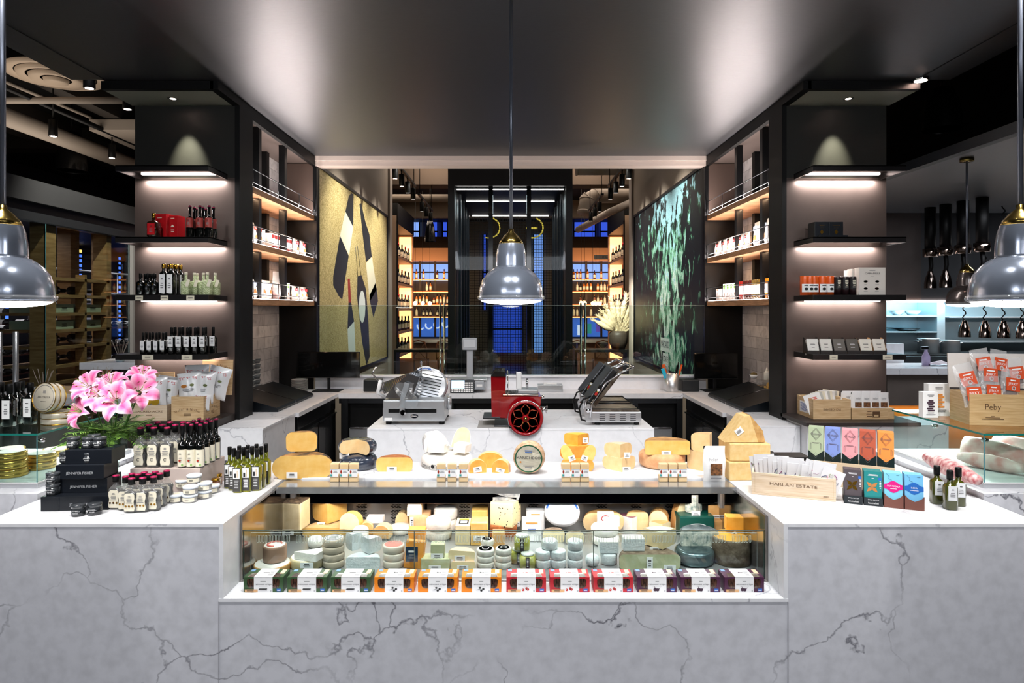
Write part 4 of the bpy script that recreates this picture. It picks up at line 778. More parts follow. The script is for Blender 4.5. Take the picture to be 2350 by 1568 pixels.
# ---- black gift boxes and salt jars
JB = mat('navy_black_box', '12161d', .35)
def jbox(x0, x1, Y, z, h, label, txt, rz=4, d=.10, tx=0):
    k = Y/F; w = (x1-x0)*k; 
    def deco(q):
        if txt: q.text(txt, tx*w, h*.42, .013, mat('letter_grey', 'b9bcc0', .5), -.0006)
    return product('gift_box', label, 'box', w, d, h, JB, deco, loc=(at((x0+x1)/2, 0, Y).x, Y, z), rz=rz)
H_ = .052
jbox(94, 134, 2.375, CT, H_, 'small plain black box at the left foot of the stack of black boxes', '')
jbox(137, 246, 2.385, CT, H_, 'black box with pale lettering, bottom of the stack, under the jars', 'JENNIFER FISHER', tx=0)
jbox(140, 244, 2.43, CT+H_+.0005, H_, 'black box with pale lettering, second from the bottom of the stack', 'JENNIFER FISHER')
jbox(130, 236, 2.42, CT+2*H_+.001, H_, 'black box with pale lettering, third from the bottom of the stack', 'JENNIFER FISHER')
jbox(152, 254, 2.44, CT+3*H_+.0015, H_, 'plain black box on top of the stack of black boxes', '')
JAR = mat('jar_black_contents', '17191c', .1, coat=.7, noise=.4, ns=40, c2='3a3d41')
t = thing('salt_jar', '', 'jar'); m = MB(); m.lathe([(.021, 0), (.023, .003), (.023, .028)], JAR, 20); m.build('jar', t); m = MB(); m.lathe([(.0232, .028), (.0235, .039), (.021, .041)], mat('smoke_lid', '3b3e42', .12, coat=.5), 20); m.build('lid', t)
m = MB(); y = -.0236; m.text('JENNIFER', 0, .020, .0062, WHITE, y, w=.024); m.text('FISHER', 0, .012, .0062, WHITE, y, w=.018); m.build('lettering', t)
L = [1.0, CT+H_, CT+2*H_+.001, CT+3*H_+.0015, CT+4*H_+.002]
js = [(180, 2.33, CT, 'standing on the counter, left of two in front'), (218, 2.345, CT, 'standing on the counter, right of two in front'), (122, 2.41, L[1], 'on the small plain box at the left'), (156, 2.465, L[2]-.0, 'alone on the second box'), (153, 2.465, L[3], 'left of three on the third box'), (176, 2.463, L[3], 'middle of three on the third box'), (206, 2.461, L[3], 'right of three on the third box'), (169, 2.475, L[4], 'left on the top box'), (204, 2.478, L[4], 'middle on the top box'), (229, 2.48, L[4], 'right on the top box'), (216, 2.53, L[4], 'at the back of the top box')]
locs = [(at(x, 0, Y).x, Y, z+.0003) for x, Y, z, l in js]
locs[3] = (at(122, 0, 2.41).x, 2.41, L[1]+.0415)
js[3] = (0, 0, 0, 'stacked on another jar at the left')
spread(t, locs, ['small black jar with white lettering %s' % j[3] for j in js], 'small black salt jars', rz=8)
# ---- white lidded tins
t = thing('pate_jar', '', 'jar'); m = MB(); m.lathe([(.022, 0), (.0255, .003), (.0262, .022)], mat('jar_glass_grey', '8f8d88', .1, coat=.5, noise=.3, ns=30), 24); m.build('jar', t); m = MB(); m.lathe([(.0275, .022), (.028, .0285), (.025, .0305)], mat('lid_white', 'dfe6ee', .3), 24); m.lathe([(0, .031), (.016, .031)], CREAM, 16); m.build('lid', t, label='white lid')
m = MB(); m.lathe([(.0266, .005), (.0268, .019)], CREAM, 10, a0=-150, a1=-30, cap=False); m.scrib(0, .012, .02, .009, 2, INK, -.0275); m.build('label', t)
ps = [((1275, 795), 0, 'front left on the counter'), ((1410, 795), 0, 'front middle on the counter'), ((1545, 757), 0, 'front right on the counter'), ((1625, 705), 0, 'behind on the right'), ((1345, 730), 1, 'second layer, left'), ((1415, 795), 1, 'second layer, front'), ((1548, 757), 1, 'second layer, right'), ((1450, 760), 2, 'on top of the pile')]
locs = []
for (cx, cy), lv, l in ps: p = on(80+cx/4.05, 960+cy/4.05, CT); locs.append((p.x, p.y+.027, CT+lv*.0308))
spread(t, locs, ['squat glass jar with white lid and cream label, %s' % p[2] for p in ps], 'squat white-lidded jars')
# ---- honey jars
HON = mat('honey', '9a5a1c', .1, coat=.7, noise=.4, ns=30, c2='5c2c0c'); t = thing('honey_jar', '', 'jar'); m = MB(); m.lathe([(.0155, 0), (.0175, .002), (.0175, .03), (.014, .034)], HON, 6, smooth=False); m.build('jar', t); m = MB(); m.lathe([(.0155, .034), (.016, .036), (.016, .043), (.014, .0445)], GOLD, 18); m.build('lid', t)
m = MB(); m.box(-.010, .010, -.0172, -.0155, .006, .027, CREAM); m.rect(-.007, -.001, .009, .02, -.0175, INK); m.build('label', t)
js = [(495, 2.67, 0, 'front, alone nearest the oil bottles'), (500, 2.74, 0, 'just behind the front one'), (462, 2.73, 0, 'left bottom'), (478, 2.71, 0, 'right bottom, beside the tins'), (463, 2.73, 1, 'left, stacked on another'), (478, 2.72, 1, 'right, stacked on another'), (470, 2.79, 1, 'back, stacked'), (470, 2.79, 0, 'back, under another')]
spread(t, [(at(x, 0, Y).x, Y, CT+l*.0448) for x, Y, l, s in js], ['small six-sided honey jar with gold lid, %s' % j[3] for j in js], 'small honey jars', rz=30)
# ---- olive oil bottles
t = bottle('olive_oil_bottle', '', 'bottle', .034, .168, OIL, BLACK, mat('oil_label', '3a3836', .5), (.04, .60), neck=.40, neckh=.36, caph=.2, sq=7, labw=.88, capr=1.2)
for k in t.children:
    if k.name.startswith('label'): k.data = MB().box(-.015, .015, -.0182, -.0165, .006, .1, MT['oil_label']).rect(-.013, .013, .058, .097, -.0185, WHITE).rect(-.009, -.001, .061, .078, -.0188, INK).rect(.002, .005, .061, .09, -.0188, CRATE).scrib(0, .035, .02, .034, 5, WHITE, -.0185).mesh('label')
locs = []
for cx, cy in ((1975, 290), (1890, 297), (2065, 282), (1850, 280), (1940, 268), (1810, 265), (2020, 262), (1900, 256), (1980, 248), (2105, 262), (2060, 240), (2150, 238)):
    p = on(80+cx/4.05, 960+cy/4.05, CT+.168); locs.append((p.x, p.y, CT))
spread(t, locs, ['square olive oil bottle with black cap and dark label, %s' % s for s in ('at the very front', 'front row left of the tip', 'front row right of the tip', 'second row left', 'second row centre', 'leftmost', 'second row right of centre', 'back row left', 'back row centre left', 'right side, third from the right', 'back row, second from the right', 'rightmost and farthest back')], 'olive oil bottles in a wedge formation')
# ---- lilies
vz = 2.66; vx = at(258, 0, vz).x
v = thing('flower_vase', 'clear fluted glass vase holding pink lilies on the left counter', 'vase', (vx, vz, CT)); m = MB(); m.lathe([(.030, 0), (.030, .01), (.022, .02), (.020, .06), (.034, .22), (.037, .245)], glass('vase_glass', 'dfe9e4', .9, .02), 16, cap=False, smooth=False); m.lathe([(.03, .0), (.03, .012), (0, .013)], glass('vase_glass'), 16); m.build('glass', v)
STEM = mat('stem_green', '3f6a2a', .5); LEAF = mat('leaf', '568a32', .45, noise=.4, ns=30, c2='83a848'); LEAF2 = mat('leaf_light', '7fae45', .45)
bq = thing('lily_bouquet', 'bunch of pink lilies with dark feathery greenery in a clear vase', 'bouquet', (vx, vz, CT))
PET = nmat('lily_petal')
m_, nt, N, Lk, P = PET; P.inputs['Roughness'].default_value = .45
tc = N.new('ShaderNodeUVMap'); 
at_ = N.new('ShaderNodeAttribute'); at_.attribute_name = 'pv'; rp = N.new('ShaderNodeValToRGB'); rp.color_ramp.elements[0].color = lin('f4c4d8'); rp.color_ramp.elements[1].color = lin('f08cb8'); rp.color_ramp.elements[1].position = 1; e = rp.color_ramp.elements.new(.5); e.color = lin('dd4790'); nt.nodes.remove(tc)
Lk.new(at_.outputs['Fac'], rp.inputs[0]); Lk.new(rp.outputs[0], P.inputs['Base Color']); N_ = nt; PETAL = m_
ANTH = mat('anther', '6b2b14', .7)
def lily(px, py, Y, size, dirv, rotz):
    p = at(px, py, Y)-V((vx, vz, CT)); d = V(dirv).normalized(); q = d.to_track_quat('Z', 'Y').to_matrix().to_4x4(); M = T(*p) @ q @ Rz(rotz); m = MB(); L_ = size
    for i in range(6):
        wd = .35 if i % 2 else .27
        def fn(u, v_):
            s = v_; w_ = wd*1.12*L_*math.sin(PI*min(1, s**.85*.95+.04))**.85*(1-.25*s); r = L_*(.12+.9*s)*(1-.15*s*s); z = L_*(.75*s-.95*s*s*s*.72)-abs(u-.5)*w_*-.35
            return (r, (u-.5)*w_*2*.9, z+.012*L_*math.sin(s*20+i)*abs(u-.5)*2)
        m.grid(fn, 4, 9, PETAL, M @ Rz(i*60+(3 if i % 2 else 0)))
    o = m.build('flower', bq, label='pink open lily bloom')
    a = o.data.attributes.new('pv', 'FLOAT', 'POINT'); vals = []
    for i in range(6):
        for j in range(10):
            for u in range(5): vals.append((.05 if u in (0, 4) else .30 if u != 2 else .52)*(1 if j > 1 else .3)*(1-.35*(j/9)**3))
    a.data.foreach_set('value', vals)
    m = MB()
    for i in range(6):
        a_ = R(60*i+30); e_ = V((math.cos(a_)*.28*L_, math.sin(a_)*.28*L_, .62*L_)); m.tube([(0, 0, 0), e_*.5+V((0, 0, .05*L_)), e_], .0008, LEAF2, 4, M); m.tube([e_+V((-.005, 0, 0)), e_+V((.005, 0, .002))], .0018, ANTH, 5, M)
    m.tube([(0, 0, 0), (0, 0, .7*L_)], .0012, LEAF2, 4, M); m.build('stamens', o)
    m = MB(); m.tube([V((0, 0, .02)), V((p.x*.25, p.y*.25, .2)), p*.8+V((0, 0, .02)), p], .0028, STEM, 6); m.build('stem', bq)
for a in [(206, 890, 2.60, .088, (-.35, -1, .75), 10), (270, 922, 2.55, .098, (.1, -1, .45), 20), (192, 946, 2.57, .088, (-.6, -.8, .4), 0), (318, 902, 2.60, .092, (.7, -.7, .5), 30), (255, 884, 2.70, .085, (0, -.5, 1), 15), (325, 866, 2.68, .075, (.4, -.4, 1), 0), (232, 912, 2.56, .082, (-.1, -1, .6), 40)]: lily(*a)
m = MB(); rl_ = random.Random(3)
def leaf(m, p, d, L_, w_, mt):
    d = V(d).normalized(); s = d.cross(V((0, 0, 1))); s = s.normalized() if s.length > .01 else V((1, 0, 0)); u = s.cross(d)
    pts = [p, p+d*L_*.3+s*w_, p+d*L_*.65+s*w_*.8-u*L_*.03, p+d*L_-u*L_*.1, p+d*L_*.65-s*w_*.8-u*L_*.03, p+d*L_*.3-s*w_]; m.add(pts, [(0, 1, 2, 3), (0, 3, 4, 5)], mt)
for b in range(84):
    a = rl_.uniform(0, 2*PI); el = rl_.uniform(-.2, .62); d = V((math.cos(a), math.sin(a)*.8, el)).normalized(); p0 = V((math.cos(a)*.02, math.sin(a)*.02, .245)); ln = rl_.uniform(.10, .19)
    p1 = p0+d*ln-V((0, 0, ln*ln*2)); m.tube([p0, (p0+p1)/2+V((0, 0, .006)), p1], .001, STEM, 4)
    for i in range(14):
        q = p0.lerp(p1, .15+.85*i/14)
        for s in (-1, 1):
            dd = (p1-p0).normalized()*.7+V((-math.sin(a), math.cos(a), rl_.uniform(-.3, .3)))*s; leaf(m, q, dd, rl_.uniform(.018, .03), .0022, LEAF if rl_.random() < .7 else LEAF2)
m.build('greenery', bq)
m = MB()
for (a, el, ln) in ((200, -.5, .10), (235, -.6, .11), (170, -.3, .10), (330, -.2, .09), (300, .2, .1)):
    a = R(a); leaf(m, V((math.cos(a)*.03, math.sin(a)*.03, .24)), (math.cos(a), math.sin(a), el), ln, .022, LEAF)
m.build('broad_leaves', bq)
# ---- register, keyboard behind
t = thing('receipt_printer', 'black curved register machine standing behind the vinegar bottles', 'printer', (at(452, 0, 2.95).x, 2.9, CT)); m = MB(); m.box(-.05, .05, -.0, .12, 0, .055, mat('device_navy', '1d2730', .35), bev=.008); m.build('base', t); m = MB(); m.slab([(-.05, .055), (.05, .055), (.05, .09), (.035, .112), (-.01, .118), (-.05, .11)], .0, .1, MT['device_navy']); m.build('cover', t)
t = thing('card_terminal', 'dark silver-edged screen seen from behind the vinegar flasks', 'screen', (at(352, 0, 2.93).x, 2.93, CT)); MB().box(-.055, .055, 0, .012, .02, .145, DARK, Rx(-12), bev=.003).build('screen', t); MB().box(-.03, .03, -.02, .06, 0, .02, DARK, bev=.003).build('stand', t)
kb = thing('keyboard', 'dark keyboard lying near the back edge of the left counter', 'keyboard', (at(500, 0, 3.0).x, 2.96, CT)); MB().box(-.10, .10, 0, .12, 0, .018, MT['device_navy'], bev=.003).build('housing', kb); m = MB()
for i in range(12):
    for j in range(4): m.box(-.095+i*.016, -.083+i*.016, .05+j*.016, .062+j*.016, .018, .023, mat('keys', '2b3138', .4))
m.build('keys', kb)
m = MB(); m.box(at(440, 0, 2.8).x, at(520, 0, 2.8).x, 2.84, 2.94, CT, CT+.004, mat('dark_mat', '15191f', .5)); tag(m.build('counter_mat'), 'dark mat lying on the left counter in front of the keyboard', 'mat')
m = MB(); m.lathe([(.03, 0), (.042, .014), (.03, .03), (0, .034)], WHITE, 20, sy=.8); o = m.build('folded_cloth'); o.location = (at(533, 0, 2.85).x, 2.84, CT); tag(o, 'small white folded cloth left of the olive oil bottles', 'cloth')
# ================================================================ glass cases on pedestals
def gcase(sx):
    s = 'left' if sx < 0 else 'right'
    def bx(m, x0, x1, *a, **k): m.box(*sorted((sx*x0, sx*x1)), *a, **k); return m
    c = thing('glass_display_case', 'low glass display case on a marble pedestal at the far %s' % s, 'display case')
    bx(MB(), 1.832, 3.4, 2.53, 3.35, 0, .932, MARBF).build('pedestal', c)
    m = bx(MB(), 1.885, 3.4, 2.605, 3.25, .932, .95, STEEL, bev=.002); bx(m, 1.89, 3.4, 2.61, 3.24, .95, .954, mat('case_floor', 'd9dadb', .35)); m.build('base_frame', c)
    g = glass('thick_glass', 'e9f4f1', .6); E = mat('green_edge', '1d6a60', .15, coat=.5)
    m = bx(MB(), 1.893, 3.4, 2.612, 2.618, .954, 1.142, g); m.build('front_pane', c); m = bx(MB(), 1.893, 1.899, 2.618, 3.23, .954, 1.142, g); m.build('side_pane', c)
    m = bx(MB(), 1.890, 3.4, 2.61, 3.235, 1.142, 1.150, g); m.build('top_pane', c)
    m = bx(MB(), 1.889, 3.4, 2.607, 2.6095, 1.142, 1.150, E); bx(m, 1.8875, 1.8895, 2.607, 3.235, 1.142, 1.150, E); bx(m, 1.892, 1.8945, 2.611, 2.6135, .954, 1.142, mat('edge_teal', '4c7f88', .15)); m.build('glass_edge', c)
    m = MB()
    for y in (2.64, 2.95): m.lathe([(.009, 0), (.009, .02)], CHROME, 12, T(sx*1.905, y, 1.118) @ Ry(90))
    m.build('hinge_fitting', c)
    bx(MB(), 1.90, 3.4, 3.225, 3.24, .954, 1.142, PLASTIC).build('back_panel', c)
    alight('case_lamp', (sx*2.3, 3.1, 1.135), 1.0, 11, (1, .98, .95), (0, 0, 0), .04)
gcase(-1); gcase(1)
# gold tins in the left case
TIN = mat('tin_gold', 'd3a85a', .22, metal=.8); TINW = mat('tin_top', 'd9cfc0', .35); GT = 1.1505
t = thing('caviar_tin', '', 'tin'); m = MB(); m.lathe([(.055, 0), (.058, .003), (.058, .014), (.0555, .017), (.0575, .018), (.0575, .030), (.054, .033)], TIN, 32, cap=True); m.build('tin', t); m = MB(); m.lathe([(0, .0334), (.050, .0334)], TINW, 28); m.build('top_label', t, label='pale top label')
js = [(38, 2.72, 0, 'front bottom'), (36, 2.72, 1, 'front, second up'), (36, 2.725, 2, 'front, top of the tall pile'), (35, 2.95, 0, 'back left bottom'), (34, 2.95, 1, 'back left top'), (104, 2.85, 0, 'near the side pane, bottom'), (105, 2.85, 1, 'near the side pane, top'), (140, 3.1, 0, 'farthest back'), (-30, 2.8, 0, 'far left')]
spread(t, [(at(x, 0, Y).x-.02, Y, .9545+l*.034) for x, Y, l, s in js], ['round gold-rimmed tin inside the left glass case, %s' % j[3] for j in js], 'gold tins in the left glass case')
# bottles & tins on top of the left case
t = bottle('oil_bottle', '', 'bottle', .043, .178, BGL, BLACK, WHITE, (.18, .62), neck=.5, neckh=.3, caph=.22, sq=6, labw=.75)
js = [(22, 2.78, 'front'), (70, 2.83, 'right, beside the round tin'), (3, 2.84, 'left back'), (40, 2.85, 'middle back'), (50, 2.90, 'farthest back'), (-6, 2.78, 'at the picture edge')]
spread(t, [(at(x, 0, Y).x, Y, GT) for x, Y, s in js], ['square black bottle with white label on the left glass case, %s' % j[2] for j in js], 'black bottles on the left glass case')
def rtin(m, r, h):
    m.lathe([(r*.97, 0), (r, .003), (r, h*.46), (r*.97, h*.5), (r, h*.54), (r, h-.003), (r*.96, h)], mat('tin_ivory', 'cfc6b4', .3, metal=.2), 36); 
    for z in (0, h*.5, h): m.tube([(r*math.cos(R(a)), r*math.sin(R(a)), z) for a in range(0, 360, 10)], .0018, GOLD, 6, closed=True)
Yt = 2.80; X = at(114, 0, Yt).x; r = .065
m = MB(); rtin(m, .066, .05); o = m.build('round_tin'); o.location = (X-.002, Yt+.06, GT); tag(o, 'round ivory and gold tin lying flat on the left glass case', 'tin')
m = MB(); rtin(m, .062, .05); o = m.build('round_tin'); o.location = (X, Yt+.03, GT+.05+.064); o.rotation_euler = (R(82), 0, R(-14)); tag(o, 'round ivory tin with oval emblem, standing on edge on another tin', 'tin')
q = MB(T(0, 0, .0505) @ Rx(-90)); q.text('ARS ITALICA', 0, 0, .012, INK, 0, w=.066); q.scrib(0, -.018, .04, .004, 1, INK); q.scrib(0, .024, .018, .016, 3, GREYINK); q.tube([(.052*math.cos(R(a)), 0, .052*math.sin(R(a))) for a in range(0, 360, 15)], .001, GREYINK, 4, closed=True); q.build('lettering', o)
# ================================================================ right counter
def crate(name, label, w, d, h, mt, loc, rz, prints, th=.009, slot=False, parts=None):
    t = thing(name, label, 'crate', loc, rz)
    m = MB(); m.box(0, w, 0, th, 0, h, mt, bev=.0008); m.build('front_board', t)
    m = MB(); m.box(0, w, d-th, d, 0, h, mt, bev=.0008); m.build('back_board', t)
    for x in (0, w-th): m = MB(); m.box(x, x+th, th, d-th, 0, h, mt); m.build('end_board', t)
    m = MB(); m.box(th, w-th, th, d-th, 0, th, mt); m.build('bottom_board', t)
    q = MB(); prints(q); q.build('burnt_lettering', t, label='dark burnt-in lettering'); return t
BURN = mat('burnt_brown', '5c4026', .7)
def harlan(q):
    q.text('HARLAN ESTATE', .152, .048, .017, BURN, -.0008, w=.17); a = .006
    for x0, x1, z0, z1 in ((.012, .293, .008, .0088), (.012, .293, .077, .0778), (.012, .0128, .008, .0778), (.2922, .293, .008, .0778)): q.rect(x0, x1, z0, z1, -.0006, mat('groove', 'b09468', .7))
    q.scrib(.268, .016, .02, .006, 2, BURN, -.0008)
a0 = (.9566, 2.597); crate('wooden_crate', 'pale pine crate lettered on its front, full of white cards, on the right counter', .302, .105, .086, CRATE2, (a0[0], a0[1], CT), -21, harlan)
PRN = [mat('print_teal', '4e9a8c', .5), mat('print_purple', '8a3d78', .5), mat('print_olive', '8f9a68', .5), mat('print_magenta', 'cf2f7a', .5), mat('print_navy', '3a4470', .5)]
M0 = Mx.Translation((a0[0], a0[1], CT)) @ Rz(-21); rk = random.Random(5)
for i in range(15):
    x = .02+i*.0168; lean = -20+i*3 if i < 9 else 14+rk.uniform(-8, 45); z = .02
    w = .078; m = MB(); m.box(-w/2, w/2, -.0008, .0008, 0, .128+.012*math.sin(i*2.1), mat('card_white', 'f1f1f4', .4))
    o = m.build('greeting_card'); Mm = M0 @ T(x*.93+.025, .022+(14-i)*.0052, .0095) @ Ry(lean*.35) @ Rx(6); o.matrix_world = Mm
    tag(o, 'white card printed with small coloured drawing, %s from the left in the lettered crate' % (ord_(i) if i < 12 else ('thirteenth', 'fourteenth', 'fifteenth')[i-12]), 'card', 'white cards in the crate')
    q = MB(); 
    for j in range(7):
        pts = [V((rk.uniform(-.03, .03), -.0011, rk.uniform(.05, .10)))]; 
        for k in range(5): pts.append(pts[-1]+V((rk.uniform(-.01, .01), 0, rk.uniform(-.009, .006))))
        for p in pts: p.x = max(-.034, min(.034, p.x)); p.z = max(.03, min(.103, p.z))
        q.tube(pts, rk.uniform(.0004, .0016), PRN[(i+j) % 5], 4)
    q.scrib(0, .03, .04, .01, 2, GREYINK, -.001); q.build('drawing', o)
# riser + ritual bars
PX = [('sage green', 'a8b596'), ('periwinkle blue', '7c90cf'), ('pink', 'e99aa0'), ('rust red', 'b4543a'), ('orange', 'e98c3e')]
Mr = Mx.Translation((1.251, 2.757, 0)) @ Rz(-27.7)
m = MB(); m.box(0, .32, .0, .09, CT, 1.012, mat('riser_tan', 'c9b396', .6), bev=.002); o = m.build('display_riser'); o.matrix_world = Mr; tag(o, 'tan wooden riser under the five pastel chocolate packs', 'riser')
for i, (cn, ch) in enumerate(PX):
    t = thing('chocolate_display_pack', '%s chocolate bars in a dark pointed tray on the right riser' % cn, 'chocolate pack'); t.matrix_world = Mr @ T(.032+i*.064, .002, 1.0125)
    c = mat('ritual_'+ch, ch, .45); ck = mat('tray_'+str(i % 2), ('10201f', '241028')[i > 1], .4); w = .030
    m = MB(); m.add([(-w, 0, 0), (w, 0, 0), (w, 0, .042), (0, 0, .018+.0), (-w, 0, .042)], [(0, 1, 2, 3), (0, 3, 4)], ck); m.box(-w, w, .001, .07, 0, .016, ck)
    for s in (-1, 1): m.add([(s*w, 0, 0), (s*w, .07, 0), (s*w, .07, .03), (s*w, 0, .042)], [(0, 1, 2, 3)], ck)
    m.build('tray', t, label='dark tray with pointed front')
    m = MB(); Q = T(0, .004, .016) @ Rx(-9)
    for j in range(5): m.box(-w+.0012, w-.0012, .001+j*.011, .009+j*.011, 0, .120+j*.002, c, Q, bev=.001)
    m.build('bars', t)
    q = MB(); k = mat('ritual_line', '5a4f58', .5); Q2 = Q @ T(0, .0002, 0)
    def ln(pts): q.tube([(a, 0, b) for a, b in pts], .0005, k, 4, Q2, closed=True)
    ln([(0, .118), (.021, .092), (0, .066), (-.021, .092)]); ln([(0, .112), (.017, .092), (0, .072), (-.017, .092)]); q.text('Ritual', 0, .092, .014, k, -.0008, w=.032, M=Q2); q.scrib(0, .055, .03, .006, 2, k, 0, Q2)
    for s in (-1, 1): ln([(s*.022, .03), (s*.022, .05), (s*.018, .055), (s*.018, .03)])
    q.build('print', t); q = MB(); ln2 = lambda pts: q.tube([(a, -.001, b) for a, b in pts], .0005, GREYINK, 4, closed=True); ln2([(0, .034), (.009, .022), (0, .01), (-.009, .022)]); q.build('tray_print', t)
# front chocolate trays
Mc = Mx.Translation((1.262, 2.476, CT)) @ Rz(-22.5)
CD = [('charcoal brown chocolate bars with a gold petal flower', '4b4347', 0), ('teal chocolate bars with a copper petal flower', '1d7c7c', 0), ('light blue chocolate bars with a magenta badge', '7cc6e0', 1), ('sky blue chocolate bars with a deep blue badge', '6fb4dc', 1)]
for i, (lb, ch, kd) in enumerate(CD):
    t = thing('chocolate_display_pack', lb+', standing in a counter tray', 'chocolate pack'); t.matrix_world = Mc @ T(.032+i*.0665, 0, .0003)
    c = mat('choc_'+ch, ch, .4); ck = mat('choc_tray_%d' % kd, ('11191f', '6d4136')[kd], .45); w = .031; th = .030 if kd == 0 else .045
    m = MB(); m.box(-w, w, 0, .075, 0, .020 if kd == 0 else .028, ck)
    if kd == 0: m.box(-w, w, -.0005, .001, 0, th, ck)
    else: m.add([(-w, -.0008, 0), (w, -.0008, 0), (w, -.0008, .052), (.02, -.0008, .040), (0, -.0008, .030), (-.02, -.0008, .040), (-w, -.0008, .052)], [(0, 1, 2, 3), (0, 3, 4), (0, 4, 5), (0, 5, 6)], ck)
    for s in (-1, 1): m.add([(s*w, 0, 0), (s*w, .075, 0), (s*w, .075, .04), (s*w, 0, .05)], [(0, 1, 2, 3)], ck)
    m.build('tray', t)
    m = MB(); Q = T(0, .003, .018) @ Rx(-8)
    for j in range(6): m.box(-w+.0012, w-.0012, .001+j*.010, .009+j*.010, 0, .108+j*.001, c, Q, bev=.001)
    m.build('bars', t)
    q = MB(); Q2 = Q @ T(0, .0004, 0); pc = (GOLD, mat('copper_print', 'b4743c', .4))[i % 2]
    if kd == 0:
        q.scrib(0, .094, .04, .007, 2, WHITE, 0, Q2); q.scrib(0, .082, .01, .004, 1, WHITE, 0, Q2)
        for a in (45, 135, 225, 315):
            ca, sa = math.cos(R(a)), math.sin(R(a)); pts = [(0, 0), (.010*ca-.007*sa, .010*sa+.007*ca), (.026*ca, .026*sa), (.010*ca+.007*sa, .010*sa-.007*ca)]
            q.add([(x-.003, 0, z+.05) for x, z in pts], [(0, 1, 2, 3)], pc, Q2 @ T(0, -.0003, 0))
        q.scrib(.024, .06, .006, .03, 5, WHITE, 0, Q2); q.rect(.018, .027, .076, .086, 0, BLUEP, Q2)
    else:
        bc = (mat('badge_magenta', 'd0107a', .4), mat('badge_blue', '1d5fae', .4))[i-2]
        pts = [(-w+.001, .05), (-.02, .048), (-.01, .040), (0, .036), (.01, .040), (.02, .048), (w-.001, .05), (w-.001, .066), (.02, .068), (.01, .076), (0, .080), (-.01, .076), (-.02, .068), (-w+.001, .066)]
        q.add([(a, 0, b) for a, b in pts], [list(range(14))], bc, Q2 @ T(0, -.0003, 0)); q.text(('CHAI MASALA', 'INDIA')[i-2], 0, .060, .009, WHITE, -.0008, w=(.042, .02)[i-2], M=Q2); q.scrib(0, .051, .03, .004, 1, WHITE, -.0008, Q2); q.scrib(.015, .100, .016, .003, 1, NAVY, 0, Q2)
        q.tube([(-.022, -.0003, .104), (-.012, -.0003, .094), (-.015, -.0003, .086), (-.004, -.0003, .082)], .0004, NAVY, 4, Q2)
    q.build('print', t)
    if kd == 0: q = MB(); q.text('SMALL BATCH', 0, .022, .006, WHITE, -.0012, w=.036); q.text('handcrafted', 0, .010, .009, WHITE, -.0012, w=.034); q.build('tray_print', t)
# three oil bottles
t = bottle('olive_oil_bottle', '', 'bottle', .042, .142, OILD, BLACK, mat('label_grey', 'd5d7da', .5), (.25, .62), neck=.42, neckh=.34, caph=.24, sq=6, labw=.7, capr=1.25)
spread(t, [(*on(x, y, CT)[:2], CT) for x, y in ((2150, 1155), (2180, 1168), (2199, 1160))], ['short square oil bottle with grey label, %s of the right three' % s for s in ('left', 'front', 'right rear')], 'short oil bottles at the right', rz=-10)
# printer behind
t = thing('receipt_printer', 'black receipt printer half hidden behind the pastel chocolate packs', 'printer', (at(1812, 0, 2.95).x, 2.93, CT)); MB().box(-.04, .09, 0, .11, 0, .07, BLACK, bev=.006).build('housing', t); MB().slab([(-.082, 0), (-.045, 0), (-.045, .075), (-.075, .08), (-.082, .06)], .01, .1, DARK).build('side_cover', t)
# ---- right glass case: cured meats
MEAT = mat('salami_casing', 'e2c3c0', .45, noise=.7, ns=50, c2='a8474f'); MEAT2 = mat('ham_rind', 'ecdcd6', .45, noise=.5, ns=14, c2='c98a84'); HAMR = mat('ham_meat', 'a33a3e', .35, noise=.5, ns=20, c2='e0b0a8')
def sausage(label, p0, p1, r, mt, ends=True, name='salami'):
    m = MB(); p0 = V(p0); p1 = V(p1); pts = []; rs = []
    for i in range(13): s = i/12; pts.append(p0.lerp(p1, s)); rs.append(r*(max(.12, math.sin(PI*min(1, max(0, s))))**.33)*(1+.04*math.sin(i*2.3)))
    m.tube(pts, r, mt, 14, rs=rs)
    for i in range(1, 12, 2): q = p0.lerp(p1, i/12); 
    tag(m.build(name), label, 'cured meat')
ZB = .956
sausage('long white-dusted salami lying in the right glass case, nearest the front glass', (*on(2125, 1052, ZB+.035)[:2], ZB+.04), (*on(2245, 1100, ZB+.035)[:2], ZB+.03), .036, MEAT)
sausage('second pale salami in the right glass case, beside the front one', (2.0, 2.92, ZB+.035), (2.12, 2.70, ZB+.03), .033, MEAT2)
for i, (x0, y0, x1, y1, l) in enumerate([(2.08, 3.0, 2.30, 2.72, 'left of three in the right glass case'), (2.26, 3.05, 2.46, 2.72, 'middle of three in the right glass case'), (2.5, 3.0, 2.62, 2.72, 'right of three in the right glass case')]):
    m = MB(); p0 = V((x0, y0, ZB+.06)); p1 = V((x1, y1, ZB+.022)); pts = [p0.lerp(p1, j/10) for j in range(11)]; m.tube(pts, .05, MEAT2, 16, rs=[.02+.042*math.sin(PI*min(1, .25+j*.065)) *(1-.55*(j/10)**2) for j in range(11)]); o = m.build('ham'); tag(o, 'pale cured ham leg with red cut patch, %s' % l, 'cured meat')
    q = MB(); c = p0.lerp(p1, .45); q.lathe([(0, .004), (.022, 0)], HAMR, 14, T(c.x, c.y-.0, c.z+.046) @ Rx(30)); q.build('cut_face', o)
m = MB(); m.box(2.36, 2.56, 2.98, 2.99, ZB, 1.13, mat('poster_orange', 'd9825c', .5, noise=.4, ns=18)); tag(m.build('price_card'), 'orange and cream printed card standing behind the hams in the right case', 'sign')
